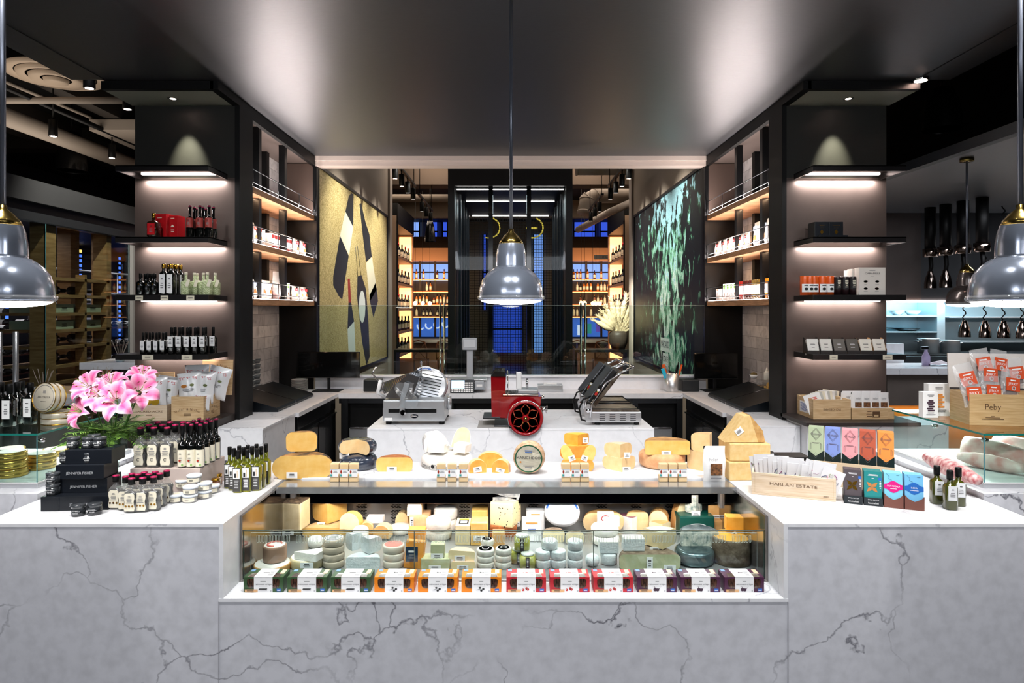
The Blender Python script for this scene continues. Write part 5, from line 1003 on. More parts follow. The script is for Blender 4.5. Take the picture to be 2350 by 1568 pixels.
# items on the right case top
def bakery(h, w, pm, lb, x, Y, txt):
    def deco(q): q.scrib(0, h*.86, w*.5, .012, 2, GREYINK, -.0012); q.scrib(0, h*.16, w*.7, .016, 2, GREYINK, -.0012); q.build; [q.box(-w*(.2+.06*math.sin(i*2)), w*(.2+.05*math.cos(i*3)), -.0022, -.001, h*(.26+.075*i), h*(.315+.075*i), pm, bev=.0006) for i in range(6)]
    o = product('cracker_carton', lb, 'box', w, .035, h, WHITE, deco, loc=(at(x, 0, Y).x, Y, GT))
bakery(.150, .098, mat('crisp_orange', 'd98a3e', .5), 'tall white carton with orange crackers printed on it, on the right glass case', 2155, 3.03, '')
bakery(.118, .068, mat('plum_print', '3c2638', .5), 'shorter white carton with dark stacked biscuits printed on it, on the right glass case', 2136, 2.98, '')
def peby(q): q.text('Peby', .09, .078, .036, BURN, -.0008, w=.062); q.scrib(.09, .04, .018, .004, 1, BURN, -.0008); q.scrib(.09, .030, .09, .012, 2, BURN, -.0008)
xb = at(2196, 0, 2.88).x; crate('wooden_crate', 'large pale wine crate with script lettering on the right glass case, full of jerky bags', .36, .17, .132, woodmat('crate_gold', 'd3b283', 'bf9a68', (2, 2, 30), 5), (xb, 2.80, GT), -9, peby)
m = MB(); m.box(0, .36, 0, .008, 0, .155, mat('lid_pale', 'd9d3cd', .5)); o = m.build('crate_lid'); o.location = (xb+.035, 2.985, GT+.14); o.rotation_euler = (R(-4), 0, R(-9)); tag(o, 'pale crate lid standing upright behind the jerky bags', 'lid')
ORJ = mat('jerky_orange', 'd8552f', .4); PB = glass('bag_plastic', 'fafafa', .5, .08, body=.2, bodyc='ffffff'); JK = mat('jerky', '6b3a24', .6, noise=.5, ns=40)
kx = [(2228, 870, -14, 2.84), (2268, 862, 6, 2.85), (2318, 884, 8, 2.83), (2236, 905, -4, 2.815), (2276, 900, 4, 2.82), (2335, 858, -6, 2.90), (2290, 838, 10, 2.92), (2262, 836, -10, 2.93)]
for i, (x, y, rot, Y) in enumerate(kx):
    p = at(x, y, Y); t = thing('jerky_bag', 'clear jerky bag with orange label in the wine crate, %s' % ('leaning left at the left edge', 'front centre', 'front right', 'low at the left', 'low in the middle', 'right rear', 'top of the heap', 'back left')[i], 'bag', (p.x, p.y, p.z-.055), rot=(-10, rot, rot*.4))
    pouch(.082, .125, .03, PB).build('plastic', t); m = MB(); m.box(-.028, .028, -.006, .006, .01, .05, JK, bev=.003); m.build('jerky', t)
    q = MB(); q.box(-.031, .031, -.0175, -.0165, .028, .085, ORJ); q.text('MONTY', 0, .070, .014, WHITE, -.0182, w=.042, M=IDM) if 0 else q.text('JERKY', 0, .058, .016, WHITE, -.0182, w=.044); q.scrib(0, .074, .04, .012, 1, WHITE, -.0182); q.lathe([(0, 0), (.010, 0)], WHITE, 12, T(.002, -.0182, .040) @ Rx(90)); q.lathe([(0, 0), (.005, 0)], ORJ, 10, T(.002, -.0186, .040) @ Rx(90)); q.build('label', t, label='bright orange label with white lettering')
# ================================================================ goods on the columns
SZ = (2.5412, 2.0962, 1.7342, 1.3642); SY = 4.12
def X_(px, Y): return (px-HX)*Y/F
def H_at(x, Y, z): return (X_(x, Y), Y, z)
# left column, second shelf (upper)
m_ = lambda q: (q.text('1731', .0, .115, .01, CREAM, -.0006) if 0 else None, q.scrib(0, .13, .04, .008, 1, CREAM, -.0008), q.scrib(0, .05, .03, .02, 2, CREAM, -.0008), q.add([(-.014, -.0008, .075), (.014, -.0008, .075), (.006, -.0008, .085), (-.002, -.0008, .09), (-.008, -.0008, .083)], [(0, 1, 2, 3, 4)], CREAM))
REDB = mat('red_carton', 'b3141c', .35)
product('gift_carton', 'bright red carton behind the rum-like bottle on the left column upper shelf', 'box', .095, .09, .155, REDB, m_, loc=H_at(366, 4.16, SZ[1]), rz=-10)
product('gift_carton', 'bright red carton, right one of two on the left column upper shelf', 'box', .075, .07, .148, REDB, m_, loc=H_at(396, 4.18, SZ[1]), rz=-10)
t = bottle('liqueur_bottle', 'square brown bottle with red label and gold neck beside the red cartons', 'bottle', .066, .150, mat('amber_dark', '2c120a', .1, coat=.6), GOLD, REDB, (.08, .55), neck=.3, neckh=.32, caph=.22, sq=6, labw=.7); t.location = H_at(353, 4.09, SZ[1])
t = bottle('vinegar_bottle', '', 'bottle', .045, .20, BGL, BLACK, mat('label_wine_red', '9c3a34', .5), (.30, .60), neck=.36, neckh=.36, caph=.09, captop=PINK, neckmat=CREAM)
locs = [H_at(x, Y, SZ[1]) for x, Y in ((436, 4.10), (446, 4.16), (459, 4.10), (466, 4.16), (480, 4.10), (472, 4.23), (490, 4.16), (450, 4.22))]
spread(t, locs, ['dark bottle with wine-red label on the left column upper shelf, %s' % s for s in ('front left', 'second row left', 'front middle', 'second row middle', 'front right', 'back right', 'second row right', 'back left')], 'red-labelled dark bottles')
# third shelf
t = bottle('vinegar_bottle', '', 'bottle', .046, .135, BGL, BLACK, mat('label_black', '1a1a1c', .4), (.15, .55), neck=.4, neckh=.35, caph=.22, sq=3, neckmat=CREAM, emb=lambda m, a, b, y: m.lathe([(0, 0), (.006, 0)], GOLD, 8, T(0, y-.0004, b-.008) @ Rx(90)))
spread(t, [H_at(x, Y, SZ[2]) for x, Y in ((323, 4.09), (340, 4.09), (355, 4.09), (348, 4.15), (334, 4.15))], ['small black bottle with black and gold label, %s' % s for s in ('leftmost on the third shelf', 'second from the left on the third shelf', 'third from the left on the third shelf', 'behind the third one', 'behind the second one')], 'small black-labelled bottles')
t = bottle('vinegar_bottle', '', 'bottle', .047, .195, BGL, GOLD, WHITE, (.06, .66), neck=.45, neckh=.24, caph=.15, sq=4, labw=.75, capr=1.2)
spread(t, [H_at(x, Y, SZ[2]) for x, Y in ((376, 4.09), (393, 4.09), (387, 4.16), (403, 4.16), (414, 4.20))], ['tall black bottle with gold cap and tall white label, %s' % s for s in ('front left', 'front right', 'back left', 'back middle', 'back right')], 'gold-capped tall bottles')
FLO = mat('floral_ceramic', 'dfe6c0', .35, noise=.6, ns=160, c2='8a9d62')
def tagx(t): q = MB(); q.box(-.010, .010, -.031, -.030, .055, .10, CREAM, Ry(18)); q.build('hang_tag', t)
t = bottle('ceramic_flask', '', 'bottle', .054, .142, FLO, CREAM, None, neck=.32, neckh=.36, caph=.12, sq=4); tagx(t)
spread(t, [H_at(x, Y, SZ[2]) for x, Y in ((427, 4.09), (446, 4.15), (452, 4.21), (467, 4.15), (476, 4.09), (494, 4.16))], ['speckled green and white flask with hang tag, %s' % s for s in ('front left', 'second from the left', 'far back', 'fourth from the left', 'front right', 'rightmost')], 'speckled ceramic flasks')
# fourth shelf
t = bottle('oil_bottle', '', 'bottle', .030, .135, BGL, BLACK, WHITE, (.2, .62), neck=.42, neckh=.35, caph=.3, sq=6, labw=.85)
L0 = [(329+i*15.2, 4.09, 0) for i in range(4)]+[(336+i*15, 4.16, 1) for i in range(5)]
spread(t, [H_at(a, b, SZ[3]) for a, b, c in L0], ['small black square bottle, lowest left shelf, %s row, %s from the left' % (('front', 'back')[c], ord_(i if not c else i-4)) for i, (a, b, c) in enumerate(L0)], 'small black square bottles')
t = bottle('oil_bottle', '', 'bottle', .038, .168, BGL, BLACK, WHITE, (.28, .66), neck=.42, neckh=.33, caph=.27, sq=6, labw=.85)
L0 = [(394+i*18.2, 4.09, 0) for i in range(5)]+[(402+i*17.5, 4.16, 1) for i in range(6)]
spread(t, [H_at(a, b, SZ[3]) for a, b, c in L0], ['tall black square bottle, lowest left shelf, %s row, %s from the left' % (('front', 'back')[c], ord_(i if not c else i-5)) for i, (a, b, c) in enumerate(L0)], 'tall black square bottles')
# shelf price tags
def ptags(items):
    for x0, x1, z, side, lb in items:
        m = MB(); Y = 4.0635; m.box(X_(x0, Y), X_(x1, Y), Y-.0015, Y+.0005, z+.002, z+.030, CREAM); xc = X_((x0+x1)/2, Y); m.scrib(xc, z+.016, .04, .012, 2, INK, Y-.002); tag(m.build('shelf_tag'), lb, 'price tag')
ptags([(311, 328, 1.70, 0, 'small cream tag on the third left shelf, at the left end'), (369, 386, 1.70, 0, 'small cream tag in the middle of the third left shelf'), (428, 446, 1.70, 0, 'small cream tag at the right of the third left shelf'), (326, 352, 1.33, 0, 'pale tag at the left of the lowest left shelf'), (417, 441, 1.33, 0, 'pale tag at the right of the lowest left shelf'),
       (1904, 1922, 1.33, 1, 'cream tag on the lowest right shelf, left one'), (2026, 2048, 1.33, 1, 'cream tag at the right end of the lowest right shelf')])
# right column
def trf(q): q.text('TARTUFLANGHE', 0, .078, .008, CREAM, -.0006, w=.05) if 0 else q.scrib(0, .078, .05, .008, 2, GOLD, -.0006); q.add([(0, -.0006, .02), (.012, -.0006, .035), (0, -.0006, .052), (-.012, -.0006, .035)], [(0, 1, 2, 3)], GOLD); q.scrib(0, .062, .03, .003, 1, GOLD, -.0006)
for i, (x, Y, z, l) in enumerate([(1886, 4.12, 0, 'front left'), (1919, 4.12, 0, 'front right'), (1884, 4.22, 0, 'back left'), (1916, 4.22, 0, 'back right')]):
    product('truffle_box', 'square black box with gold diamond print on the right column, %s' % l, 'box', .088, .09, .10+.006*(i > 1), JB, trf, loc=H_at(x, Y, SZ[1]))
m = MB(); m.box(X_(1880, 4.09), X_(1944, 4.09), 4.08, 4.115, SZ[1], SZ[1]+.012, JB, bev=.001); tag(m.build('flat_box'), 'flat black box lying in front of the square black boxes', 'box')
ORT = mat('orange_tin', 'dc5a1e', .3); 
t = thing('orange_canister', '', 'canister'); m = MB(); m.lathe([(.027, 0), (.027, .118), (.025, .12)], ORT, 24); m.build('canister', t); m = MB(); m.lathe([(.0274, .018), (.0276, .07)], WHITE, 10, a0=-145, a1=-35, cap=False); m.lathe([(0, 0), (.012, 0)], INK, 12, T(0, -.0282, .038) @ Rx(90) @ Sc(1, .7, 1)); m.scrib(0, .060, .036, .012, 1, INK, -.0282); m.build('label', t)
spread(t, [H_at(x, 4.13, SZ[2]) for x in (1846, 1858, 1868, 1887, 1904)], ['bright orange round tin with white oval label, %s' % s for s in ('leftmost', 'second from the left', 'third from the left', 'fourth from the left', 'rightmost, beside the dark tins')], 'orange tins')
t = thing('dark_canister', '', 'canister'); m = MB(); m.lathe([(.023, 0), (.023, .113), (.021, .115)], mat('canister_plum', '261418', .3), 24); m.build('canister', t); m = MB(); m.lathe([(.0234, .035), (.0235, .105)], INK, 10, a0=-150, a1=-30, cap=False); m.scrib(0, .07, .02, .05, 5, CREAM, -.0242); m.build('label', t)
spread(t, [H_at(x, 4.11, SZ[2]) for x in (1922, 1939, 1956)], ['dark plum round tin beside the caramel cartons, %s' % s for s in ('left', 'middle', 'right')], 'dark round tins')
def carm(q):
    q.text('CARAMELS', 0, .135, .015, INK, -.0008, w=.095); q.scrib(0, .118, .03, .004, 1, GREYINK, -.0008); q.scrib(0, .152, .05, .005, 1, GREYINK, -.0008)
    for x, z, c in ((-.042, .085, PRN[2]), (.03, .085, INK), (-.042, .04, INK), (.028, .04, ORT)): q.lathe([(0, 0), (.011, 0)], c, 9, T(x, -.0008, z) @ Rx(90) @ Sc(1.2, .7, 1)); q.scrib(x, z-.018, .03, .003, 1, GREYINK, -.0008)
for i, (x, Y, w) in enumerate([(2002, 4.10, .165), (1985, 4.17, .165), (1972, 4.24, .14)]):
    product('caramel_carton', 'white caramel carton with small ingredient pictures, %s' % ('in front', 'second, showing only its left edge', 'hindmost, darker edge showing')[i], 'box', w, .06, .172-.004*i, mat('carton_ivory', 'e9e2da', .45), carm if i == 0 else None, loc=H_at(x, Y, SZ[2]))
# chocolate card trays on lowest shelf
KR = mat('kraft', 'b08a5e', .6); cols = [('white', 'e9e6e0'), ('white', 'e4e0d8'), ('grey', '6a645e'), ('grey', '5d5751'), ('cream', 'eee8dc'), ('cream', 'efe9df')]
for i in range(6):
    x = 1868+i*30.5; t = thing('packet_display', '%s chocolate packets in a tray, lowest right shelf, %s from the left' % (cols[i][0], ord_(i)), 'packet display', H_at(x, 4.10, SZ[3]), rz=-8)
    m = MB(); m.box(-.038, .038, 0, .10, 0, .012, KR); m.box(-.038, .038, -.001, .001, 0, .022, mat('tray_dark', '2a2523', .5)); 
    for s in (-1, 1): m.add([(s*.038, 0, 0), (s*.038, .10, 0), (s*.038, .10, .10), (s*.038, .07, .10), (s*.038, 0, .03)], [(0, 1, 2, 3, 4)], KR if i > 3 else MT['tray_dark'])
    m.build('tray', t); m = MB(); c = mat('packet_%d' % i, cols[i][1], .5)
    Q = T(0, .004, .012) @ Rx(-24)
    for j in range(5): m.box(-.034+.002*(j % 2), .034, j*.014, j*.014+.004, 0, .088, c, Q)
    m.build('packets', t); q = MB(); k = WHITE if cols[i][0] == 'grey' else INK; q.scrib(0, .055, .035, .014, 2, k, -.0006, Q); q.scrib(0, .03, .03, .006, 1, k, -.0006, Q); q.build('print', t)
# ---- crates at the column feet
BZ = .9532
def pio(q):
    q.text('PIO CESARE', .118, .055, .018, BURN, -.0008, w=.10, M=IDM); q.rect(.004, .006, 0, .001, -.0004, BURN)
pc = crate('wooden_crate', 'pine crate printed upside down, full of packets, foot of right column', .236, .235, .124, CRATE, (1.90, 4.105, BZ), 0, lambda q: q.text('PIO CESARE', .118, .062, .020, BURN, -.0008, w=.11, M=T(.118, 0, .062) @ Ry(180) @ T(-.118, 0, -.062)))
m = MB(T(-.0008, .12, .06) @ Rz(-90)); m.rect(-.07, .05, -.035, .035, 0, WHITE); m.scrib(-.01, 0, .1, .05, 7, BLUEP, -.0005); m.build('side_label', pc)
for i in range(9):
    o = product('seed_packet', 'small printed packet in the upside-down lettered crate, %s from the left' % ord_(i), 'packet', .10, .006, .15, (WHITE, mat('packet_grey', 'b9bab4', .5), CREAM)[i % 3], lambda q: (q.scrib(0, .12, .06, .02, 2, (REDP, INK, GREYINK)[i % 3], -.0006), q.scrib(0, .09, .05, .02, 2, GREYINK, -.0006)), loc=(1.95+i*.018, 4.13+i*.021, BZ+.0095), rot=(-10, -18+i*3, -18))
    o['group'] = 'packets in the crate'
cr = crate('wooden_crate', 'low pine crate with burnt emblem holding white pouches, foot of the right column', .225, .16, .07, CRATE, (2.14, 4.10, BZ), 0, lambda q: (q.scrib(.11, .035, .04, .04, 4, BURN, -.0008), q.box(.13, .175, -.001, 0, .012, .05, BURN), q.rect(.138, .167, .018, .03, -.0012, CRATE)))
m = MB(); m.box(2.366, 2.41, 4.105, 4.26, BZ, BZ+.07, CRATE, bev=.001); tag(m.build('wooden_block'), 'short pine box at the right end of the low crate', 'box')
t = thing('snack_pouch', '', 'pouch'); pouch(.078, .155, .04, WHITE).build('pouch_body', t); q = MB(); q.box(-.020, .020, -.0215, -.0155, .066, .095, MT['brown_crisps'], bev=.001); q.text('heller', 0, .118, .018, GREYINK, -.0170, w=.03); q.build('front_window', t)
labs = ['white pouch with grey lettering in the low crate, %s' % s for s in ('first from the left', 'second from the left', 'third from the left', 'rightmost')]
locs = [(2.19+i*.054, 4.135, BZ+.01) for i in range(4)]
spread(t, locs+[(2.16+i*.06, 4.20, BZ+.012) for i in range(4)], labs+['white pouch in the back row of the low crate, %s from the left' % ord_(i) for i in range(4)], 'white pouches in the low crate')
# left feet crates
c1 = crate('wooden_crate', 'pale lettered crate with chip bags, foot of left column behind lilies', .27, .20, .095, CRATE2, (X_(283, 4.06), 4.06, BZ), 0, lambda q: (q.text('SACRED ACRE', .16, .055, .017, BURN, -.0008, w=.17), q.scrib(.16, .033, .05, .01, 1, BURN, -.0008)))
m = MB(); m.box(0, .18, 0, .008, 0, .16, CRATE); o = m.build('crate_lid'); o.location = (X_(337, 4.27), 4.27, BZ+.12); tag(o, 'plain pine board standing behind the left chip bags', 'board')
def nick(q):
    for k, (s, z) in enumerate((('Nickel', .062), ('& Nickel', .062))): pass
    txt = 'Nickel & Nickel'
    for i, chh in enumerate(txt):
        if chh == ' ': continue
        a = (i-7)/7.; q.text(chh, .10+a*.082, .072-.018*a*a, .021, BURN, -.0008, M=T(.10+a*.082, 0, .072) @ Ry(a*18) @ T(-.10-a*.082, 0, -.072))
    q.scrib(.1, .04, .05, .022, 3, BURN, -.0008)
c2 = crate('wooden_crate', 'pine crate with arched name lettering on front and side, full of white chip bags', .20, .23, .15, CRATE, (X_(394, 4.05), 4.045, BZ), 0, nick)
q = MB(T(.2006, .02, 0) @ Rz(90)); nick(q); q.build('burnt_lettering', c2)
m = MB(); m.box(0, .20, 0, .008, 0, .23, CRATE); q = None; o = m.build('crate_lid'); o.location = (X_(465, 4.30), 4.28, BZ+.13); o.rotation_euler = (R(-5), 0, 0); tag(o, 'pine crate lid with arched lettering standing behind the right chip bags', 'lid')
q = MB(T(0, -.0004, .12)); nick(q); q.build('burnt_lettering', o)
CHIP = mat('chip_bag', 'edeff2', .3, metal=.1); TRD = mat('torres_red', 'c02a33', .5); PEP_Y = mat('potato_yellow', 'cfa81c', .5)
def chipbag(lb, px, py, Y, w, h, rot, pot=0):
    p = at(px, py, Y); t = thing('chip_bag', lb, 'chip bag', p, rot=rot); m = MB()
    for sg in (-1, 1):
        def g(u, v): e = (1-abs(2*u-1)**4)*(1-abs(2*v-1)**5); return ((u-.5)*w*(1-.10*math.sin(PI*v)), sg*.032*e+.003*math.sin(u*25+v*9)*e, v*h)
        m.grid(g, 12, 14, CHIP)
    m.build('bag', t); q = MB(); q.text('TORRES', 0, h*.80, .026, TRD, -.028, w=w*.72)
    q.lathe([(0, 0), (.018, 0)], COR, 10, T(-w*.16, -.0345, h*.56) @ Rx(90) @ Sc(1, .6, 1)); q.lathe([(0, 0), (.014, 0)], PRN[2], 10, T(w*.16, -.0345, h*.58) @ Rx(90) @ Sc(1, .6, 1)); q.scrib(0, h*.42, w*.5, .022, 3, GREYINK, -.0346)
    if pot:
        for s in (-1, 1): q.lathe([(0, 0), (.026, 0)], PEP_Y, 14, T(s*.024, -.0348, h*.2) @ Rx(90))
    q.build('print', t, label='red brand lettering')
chipbag('white chip bag with two yellow potatoes printed low, in the left crate', 352, 935, 4.12, .16, .19, (-6, 0, 4), 1); chipbag('white chip bag behind on the right in the left crate', 378, 935, 4.18, .15, .20, (-4, 8, 0))
chipbag('white chip bag at the left front of the right crate', 438, 925, 4.11, .15, .19, (-8, -6, 6)); chipbag('white chip bag in the middle of the right crate', 462, 925, 4.15, .15, .20, (-4, 6, 0)); chipbag('white chip bag at the back of the right crate', 455, 912, 4.22, .16, .21, (0, -2, 0)); chipbag('white chip bag leaning far right in the right crate', 490, 915, 4.22, .15, .21, (-2, 14, 0)); chipbag('small white chip bag lying low at the front of the right crate', 462, 942, 4.09, .10, .10, (-8, 4, 0))
# ================================================================ goods in the side bays
def bag2(w, h, d, c1, lb):
    t = thing('snack_bag', lb, 'bag'); pouch(w, h, d, WHITE).build('bag_body', t); q = MB(); q.rect(-w*.3, w*.3, h*.66, h*.84, -d*.36, c1); q.scrib(0, h*.75, w*.4, h*.05, 1, WHITE, -d*.37); q.lathe([(0, 0), (w*.2, 0)], mat('window_brown', '9a6a3c', .5), 10, T(0, -d*.46, h*.34) @ Rx(90)); q.build('print', t); return t
def bayY(px, sx): return 1.90*F/abs(px-HX)
def row(t, pxs, z, sx, labels, grp, X=1.90):
    spread(t, [(sx*X, bayY(p, sx), z, 90 if sx < 0 else -90) for p in pxs], labels, grp)
TP = ['%s' % s for s in ('nearest the black post', 'second from the black post', 'third from the black post', 'fourth from the black post', 'fifth from the black post', 'sixth from the black post', 'seventh from the black post', 'eighth from the black post', 'ninth from the black post', 'tenth from the black post', 'farthest')]
z2, z3 = 2.1152, 1.7172
t = bag2(.10, .17, .06, REDP, ''); row(t, [580, 591], z2, -1, ['white snack bag on the middle left bay shelf, %s' % s for s in TP[:2]], 'white bags at the near end of the middle left bay shelf')
def rb(q): q.rect(-.03, .03, .095, .125, -.0006, mat('maroon', '7a2020', .5)); q.rect(-.03, .03, .006, .036, -.0006, RED); q.scrib(0, .08, .03, .008, 1, GREYINK, -.0006); q.lathe([(0, 0), (.006, 0)], mat('maroon'), 8, T(0, -.0006, .055) @ Rx(90))
t = thing('biscuit_carton', '', 'carton'); MB().box(-.032, .032, 0, .10, 0, .135, WHITE, bev=.001).build('carton', t); q = MB(); rb(q); q.build('print', t)
row(t, [627+i*6.6 for i in range(7)], z2, -1, ['slim white and red carton on the middle left bay shelf, %s of seven' % s for s in ('nearest', 'second', 'third', 'fourth', 'fifth', 'sixth', 'farthest')], 'white and red cartons in a row')
m = MB(); m.box(0, .10, 0, .03, 0, .137, WHITE, bev=.001); o = m.build('biscuit_carton'); o.location = (-2.0, 5.03, z2); tag(o, 'white carton end facing out, nearest of the red and white cartons', 'carton')
t = bag2(.13, .15, .06, TRD, ''); row(t, [677, 693, 706], z2, -1, ['white bag with red print at the far end of the middle left bay shelf, %s' % s for s in ('nearest', 'middle', 'farthest')], 'white bags at the far end of the middle left bay shelf')
t = bag2(.13, .15, .07, mat('grey_blue', '8e9bb0', .5), ''); row(t, [576, 586, 598, 612], z3, -1, ['white bag with round window on the lowest left bay shelf, %s' % s for s in TP[:4]], 'white bags at the near end of the lowest left bay shelf')
t = thing('clear_bag', 'crinkled clear bag of red dried fruit on the lowest left bay shelf', 'bag', (-1.9, bayY(633, -1), z3), 90); pouch(.14, .23, .07, PB).build('plastic', t); pouch(.12, .10, .06, mat('dried_red', '8a2a20', .4, noise=.5, ns=60)).build('contents', t)
def gb(q): q.rect(-.025, .025, .105, .14, -.0006, mat('grass_green', '5f9a3c', .5)); q.lathe([(0, 0), (.014, 0)], mat('window_brown'), 8, T(0, -.0006, .06) @ Rx(90))
t = thing('tea_carton', '', 'carton'); MB().box(-.034, .034, 0, .08, 0, .15, WHITE, bev=.001).build('carton', t); q = MB(); gb(q); q.build('print', t)
row(t, [653, 662], z3, -1, ['white carton with green top on the lowest left bay shelf, nearer', 'white carton with green top on the lowest left bay shelf, farther'], 'green-topped cartons')
t = bag2(.12, .13, .06, TRD, ''); row(t, [675, 688, 697, 708], z3, -1, ['white bag on the lowest left bay shelf beyond the green-topped cartons, %s' % s for s in ('first', 'second', 'third', 'farthest')], 'white bags at the far end of the lowest left bay shelf')
t = bag2(.10, .145, .06, mat('maroon'), ''); row(t, [1629, 1640, 1651, 1664, 1677, 1690, 1703, 1716], z2, 1, ['shiny white bag on the middle right bay shelf, %s from the far end' % ord_(i) for i in range(8)], 'white bags on the middle right bay shelf')
t = bag2(.15, .20, .06, mat('pale_blue_print', 'a9b8c8', .5), ''); row(t, [1740, 1760], z2, 1, ['large pale grey bag on the middle right bay shelf, farther', 'large pale grey bag on the middle right bay shelf, nearest the post'], 'large pale bags')
def wb2(q): q.scrib(0, .07, .02, .03, 3, mat('maroon'), -.0006); q.lathe([(0, 0), (.010, 0)], COR, 8, T(0, -.0006, .10) @ Rx(90))
t = thing('white_carton', '', 'carton'); MB().box(-.035, .035, 0, .07, 0, .11, WHITE, bev=.001).build('carton', t); q = MB(); wb2(q); q.build('print', t)
row(t, [1638, 1646, 1654], z3, 1, ['low white carton at the far end of the lowest right bay shelf, %s' % s for s in ('farthest', 'middle', 'nearest')], 'low white cartons')
t = thing('white_carton', '', 'carton'); MB().box(-.035, .035, 0, .07, 0, .15, WHITE, bev=.001).build('carton', t); q = MB(); gb(q); wb2(q); q.build('print', t)
row(t, [1662, 1670, 1678, 1686], z3, 1, ['tall fruit-printed white carton, lowest right bay shelf, %s from far end' % ord_(i) for i in range(4)], 'tall white cartons')
JC = [mat('jam_red', '8e2018', .15, coat=.5), mat('jam_dark', '4a1a14', .15, coat=.5), mat('jam_olive', '6d5a2c', .15, coat=.5), mat('jam_amber', 'c4791a', .15, coat=.5)]
for i in range(12):
    px = 1694+i*6.3; t = thing('preserve_jar', 'white-banded jar, %s contents, lowest right bay shelf, %s from far end' % (('red', 'dark red', 'olive', 'amber')[i//3], ord_(i)), 'jar', (1.9, bayY(px, 1), z3), -90, 'preserve jars on the lowest right bay shelf')
    m = MB(); m.lathe([(.024, 0), (.025, .002), (.025, .15), (.022, .155)], JC[i//3], 16); m.build('jar', t); m = MB(); m.lathe([(.0254, .045), (.0254, .115)], WHITE, 16, cap=False); m.scrib(0, .085, .02, .02, 2, INK, -.0262); m.build('label', t)
# small tubs stacked on the near counter of the left bay
t = thing('deli_tub', '', 'tub'); m = MB(); m.lathe([(.038, 0), (.044, .035)], mat('tub_grey', '55585a', .2, coat=.4), 20); m.build('tub', t); m = MB(); m.lathe([(.047, .035), (.047, .040)], mat('lid_grey', 'a5a6a8', .25), 20); m.build('lid', t)
spread(t, [(-2.06, 5.15+.11*c, 1.0+k*.042) for c in range(2) for k in range(6)], ['round deli tub with pale lid, %s stack, %s from the bottom' % (('nearer', 'farther')[c], ord_(k)) for c in range(2) for k in range(6)], 'stacked deli tubs by the tile wall')
# ================================================================ prep tables, monitors
for sx in (-1, 1):
    nm = 'left' if sx < 0 else 'right'
    def bx(m, x0, x1, *a, **k): m.box(*sorted((sx*x0, sx*x1)), *a, **k); return m
    t = thing('prep_table_cover', 'black sloping lid unit of the cold prep station on the %s side counter' % nm, 'prep station')
    LID = mat('lid_navy_black', '10161c', .35, metal=.3)
    def wedge(y0, y1, mt, d=0, name='lid'):
        m = MB(); P = [(1.66, .925), (1.67, .94), (2.0, 1.035), (2.02, .915), (1.66, .912)]
        vs = [(sx*a, y, b) for y in (y0, y1) for a, b in P]; n = 5; fs = [tuple(range(n)), tuple(range(n, 2*n))[::-1]]+[(i, n+i, n+(i+1) % n, (i+1) % n) for i in range(n)]
        if sx > 0: fs = [f[::-1] for f in fs]
        m.add(vs, fs, mt); return m.build(name, t)
    wedge(4.66, 5.05, LID); wedge(5.06, 5.50, LID)
    wedge(5.05, 5.06, CHROME, name='divider')
    m = MB(); bx(m, 2.0, 2.14, 4.66, 5.6, .912, 1.0, mat('ledge_dark', '2a2622', .3, metal=.5)); m.build('rear_ledge', t)
def monitor(label, x, Y, w, h, zb, sxs, refl=0):
    t = thing('computer_monitor', label, 'monitor', (x, Y, .911)); MB().box(-w/2, w/2, 0, .03, zb, zb+h, BLACKG, bev=.004).build('screen', t)
    MB().box(-.012, .012, .03, .045, 0, zb+h*.5, BLACK).build('neck', t); MB().box(-.12, .12, -.08, .10, 0, .008, BLACK, bev=.003).build('foot', t)
monitor('wide black monitor standing on the back counter left corner', -1.64, 5.86, .57, .235, .115, 0); monitor('wide black monitor standing on the back counter right corner', 1.84, 5.86, .39, .23, .105, 0)
def printer(label, x, Y): t = thing('receipt_printer', label, 'printer', (x, Y, .911)); MB().box(-.075, .075, 0, .15, 0, .105, mat('printer_black', '14171a', .4), bev=.008).build('housing', t); MB().box(-.05, .05, .03, .04, .1045, .107, BLACK).build('paper_slot', t)
printer('small black receipt printer on the back counter, right of the left monitor', X_(853, 5.80), 5.80); printer('small black receipt printer on the back counter, left of the right monitor', X_(1586, 5.80), 5.80)
m = MB(); k = 0
for i in range(12): m.lathe([(.035, i*.009), (.062, i*.009+.005), (.066, i*.009+.009), (.06, i*.009+.009), (.03, i*.009+.004)], WHITE, 24)
for i in range(12):
    pass
o0 = None
t = MB().lathe([(.04, 0), (.062, .005), (.074, .0095), (.068, .0095), (.05, .004), (0, .003)], mat('plate_white', 'c9c6c2', .35), 28).build('dinner_plate'); tag(t, '', 'plate')
spread(t, [(X_(684, 5.80), 5.84, .911+i*.0097) for i in range(11)], ['white plate in the stack beside the left monitor, %s from the bottom' % ord_(i) for i in range(11)], 'stacked white plates')
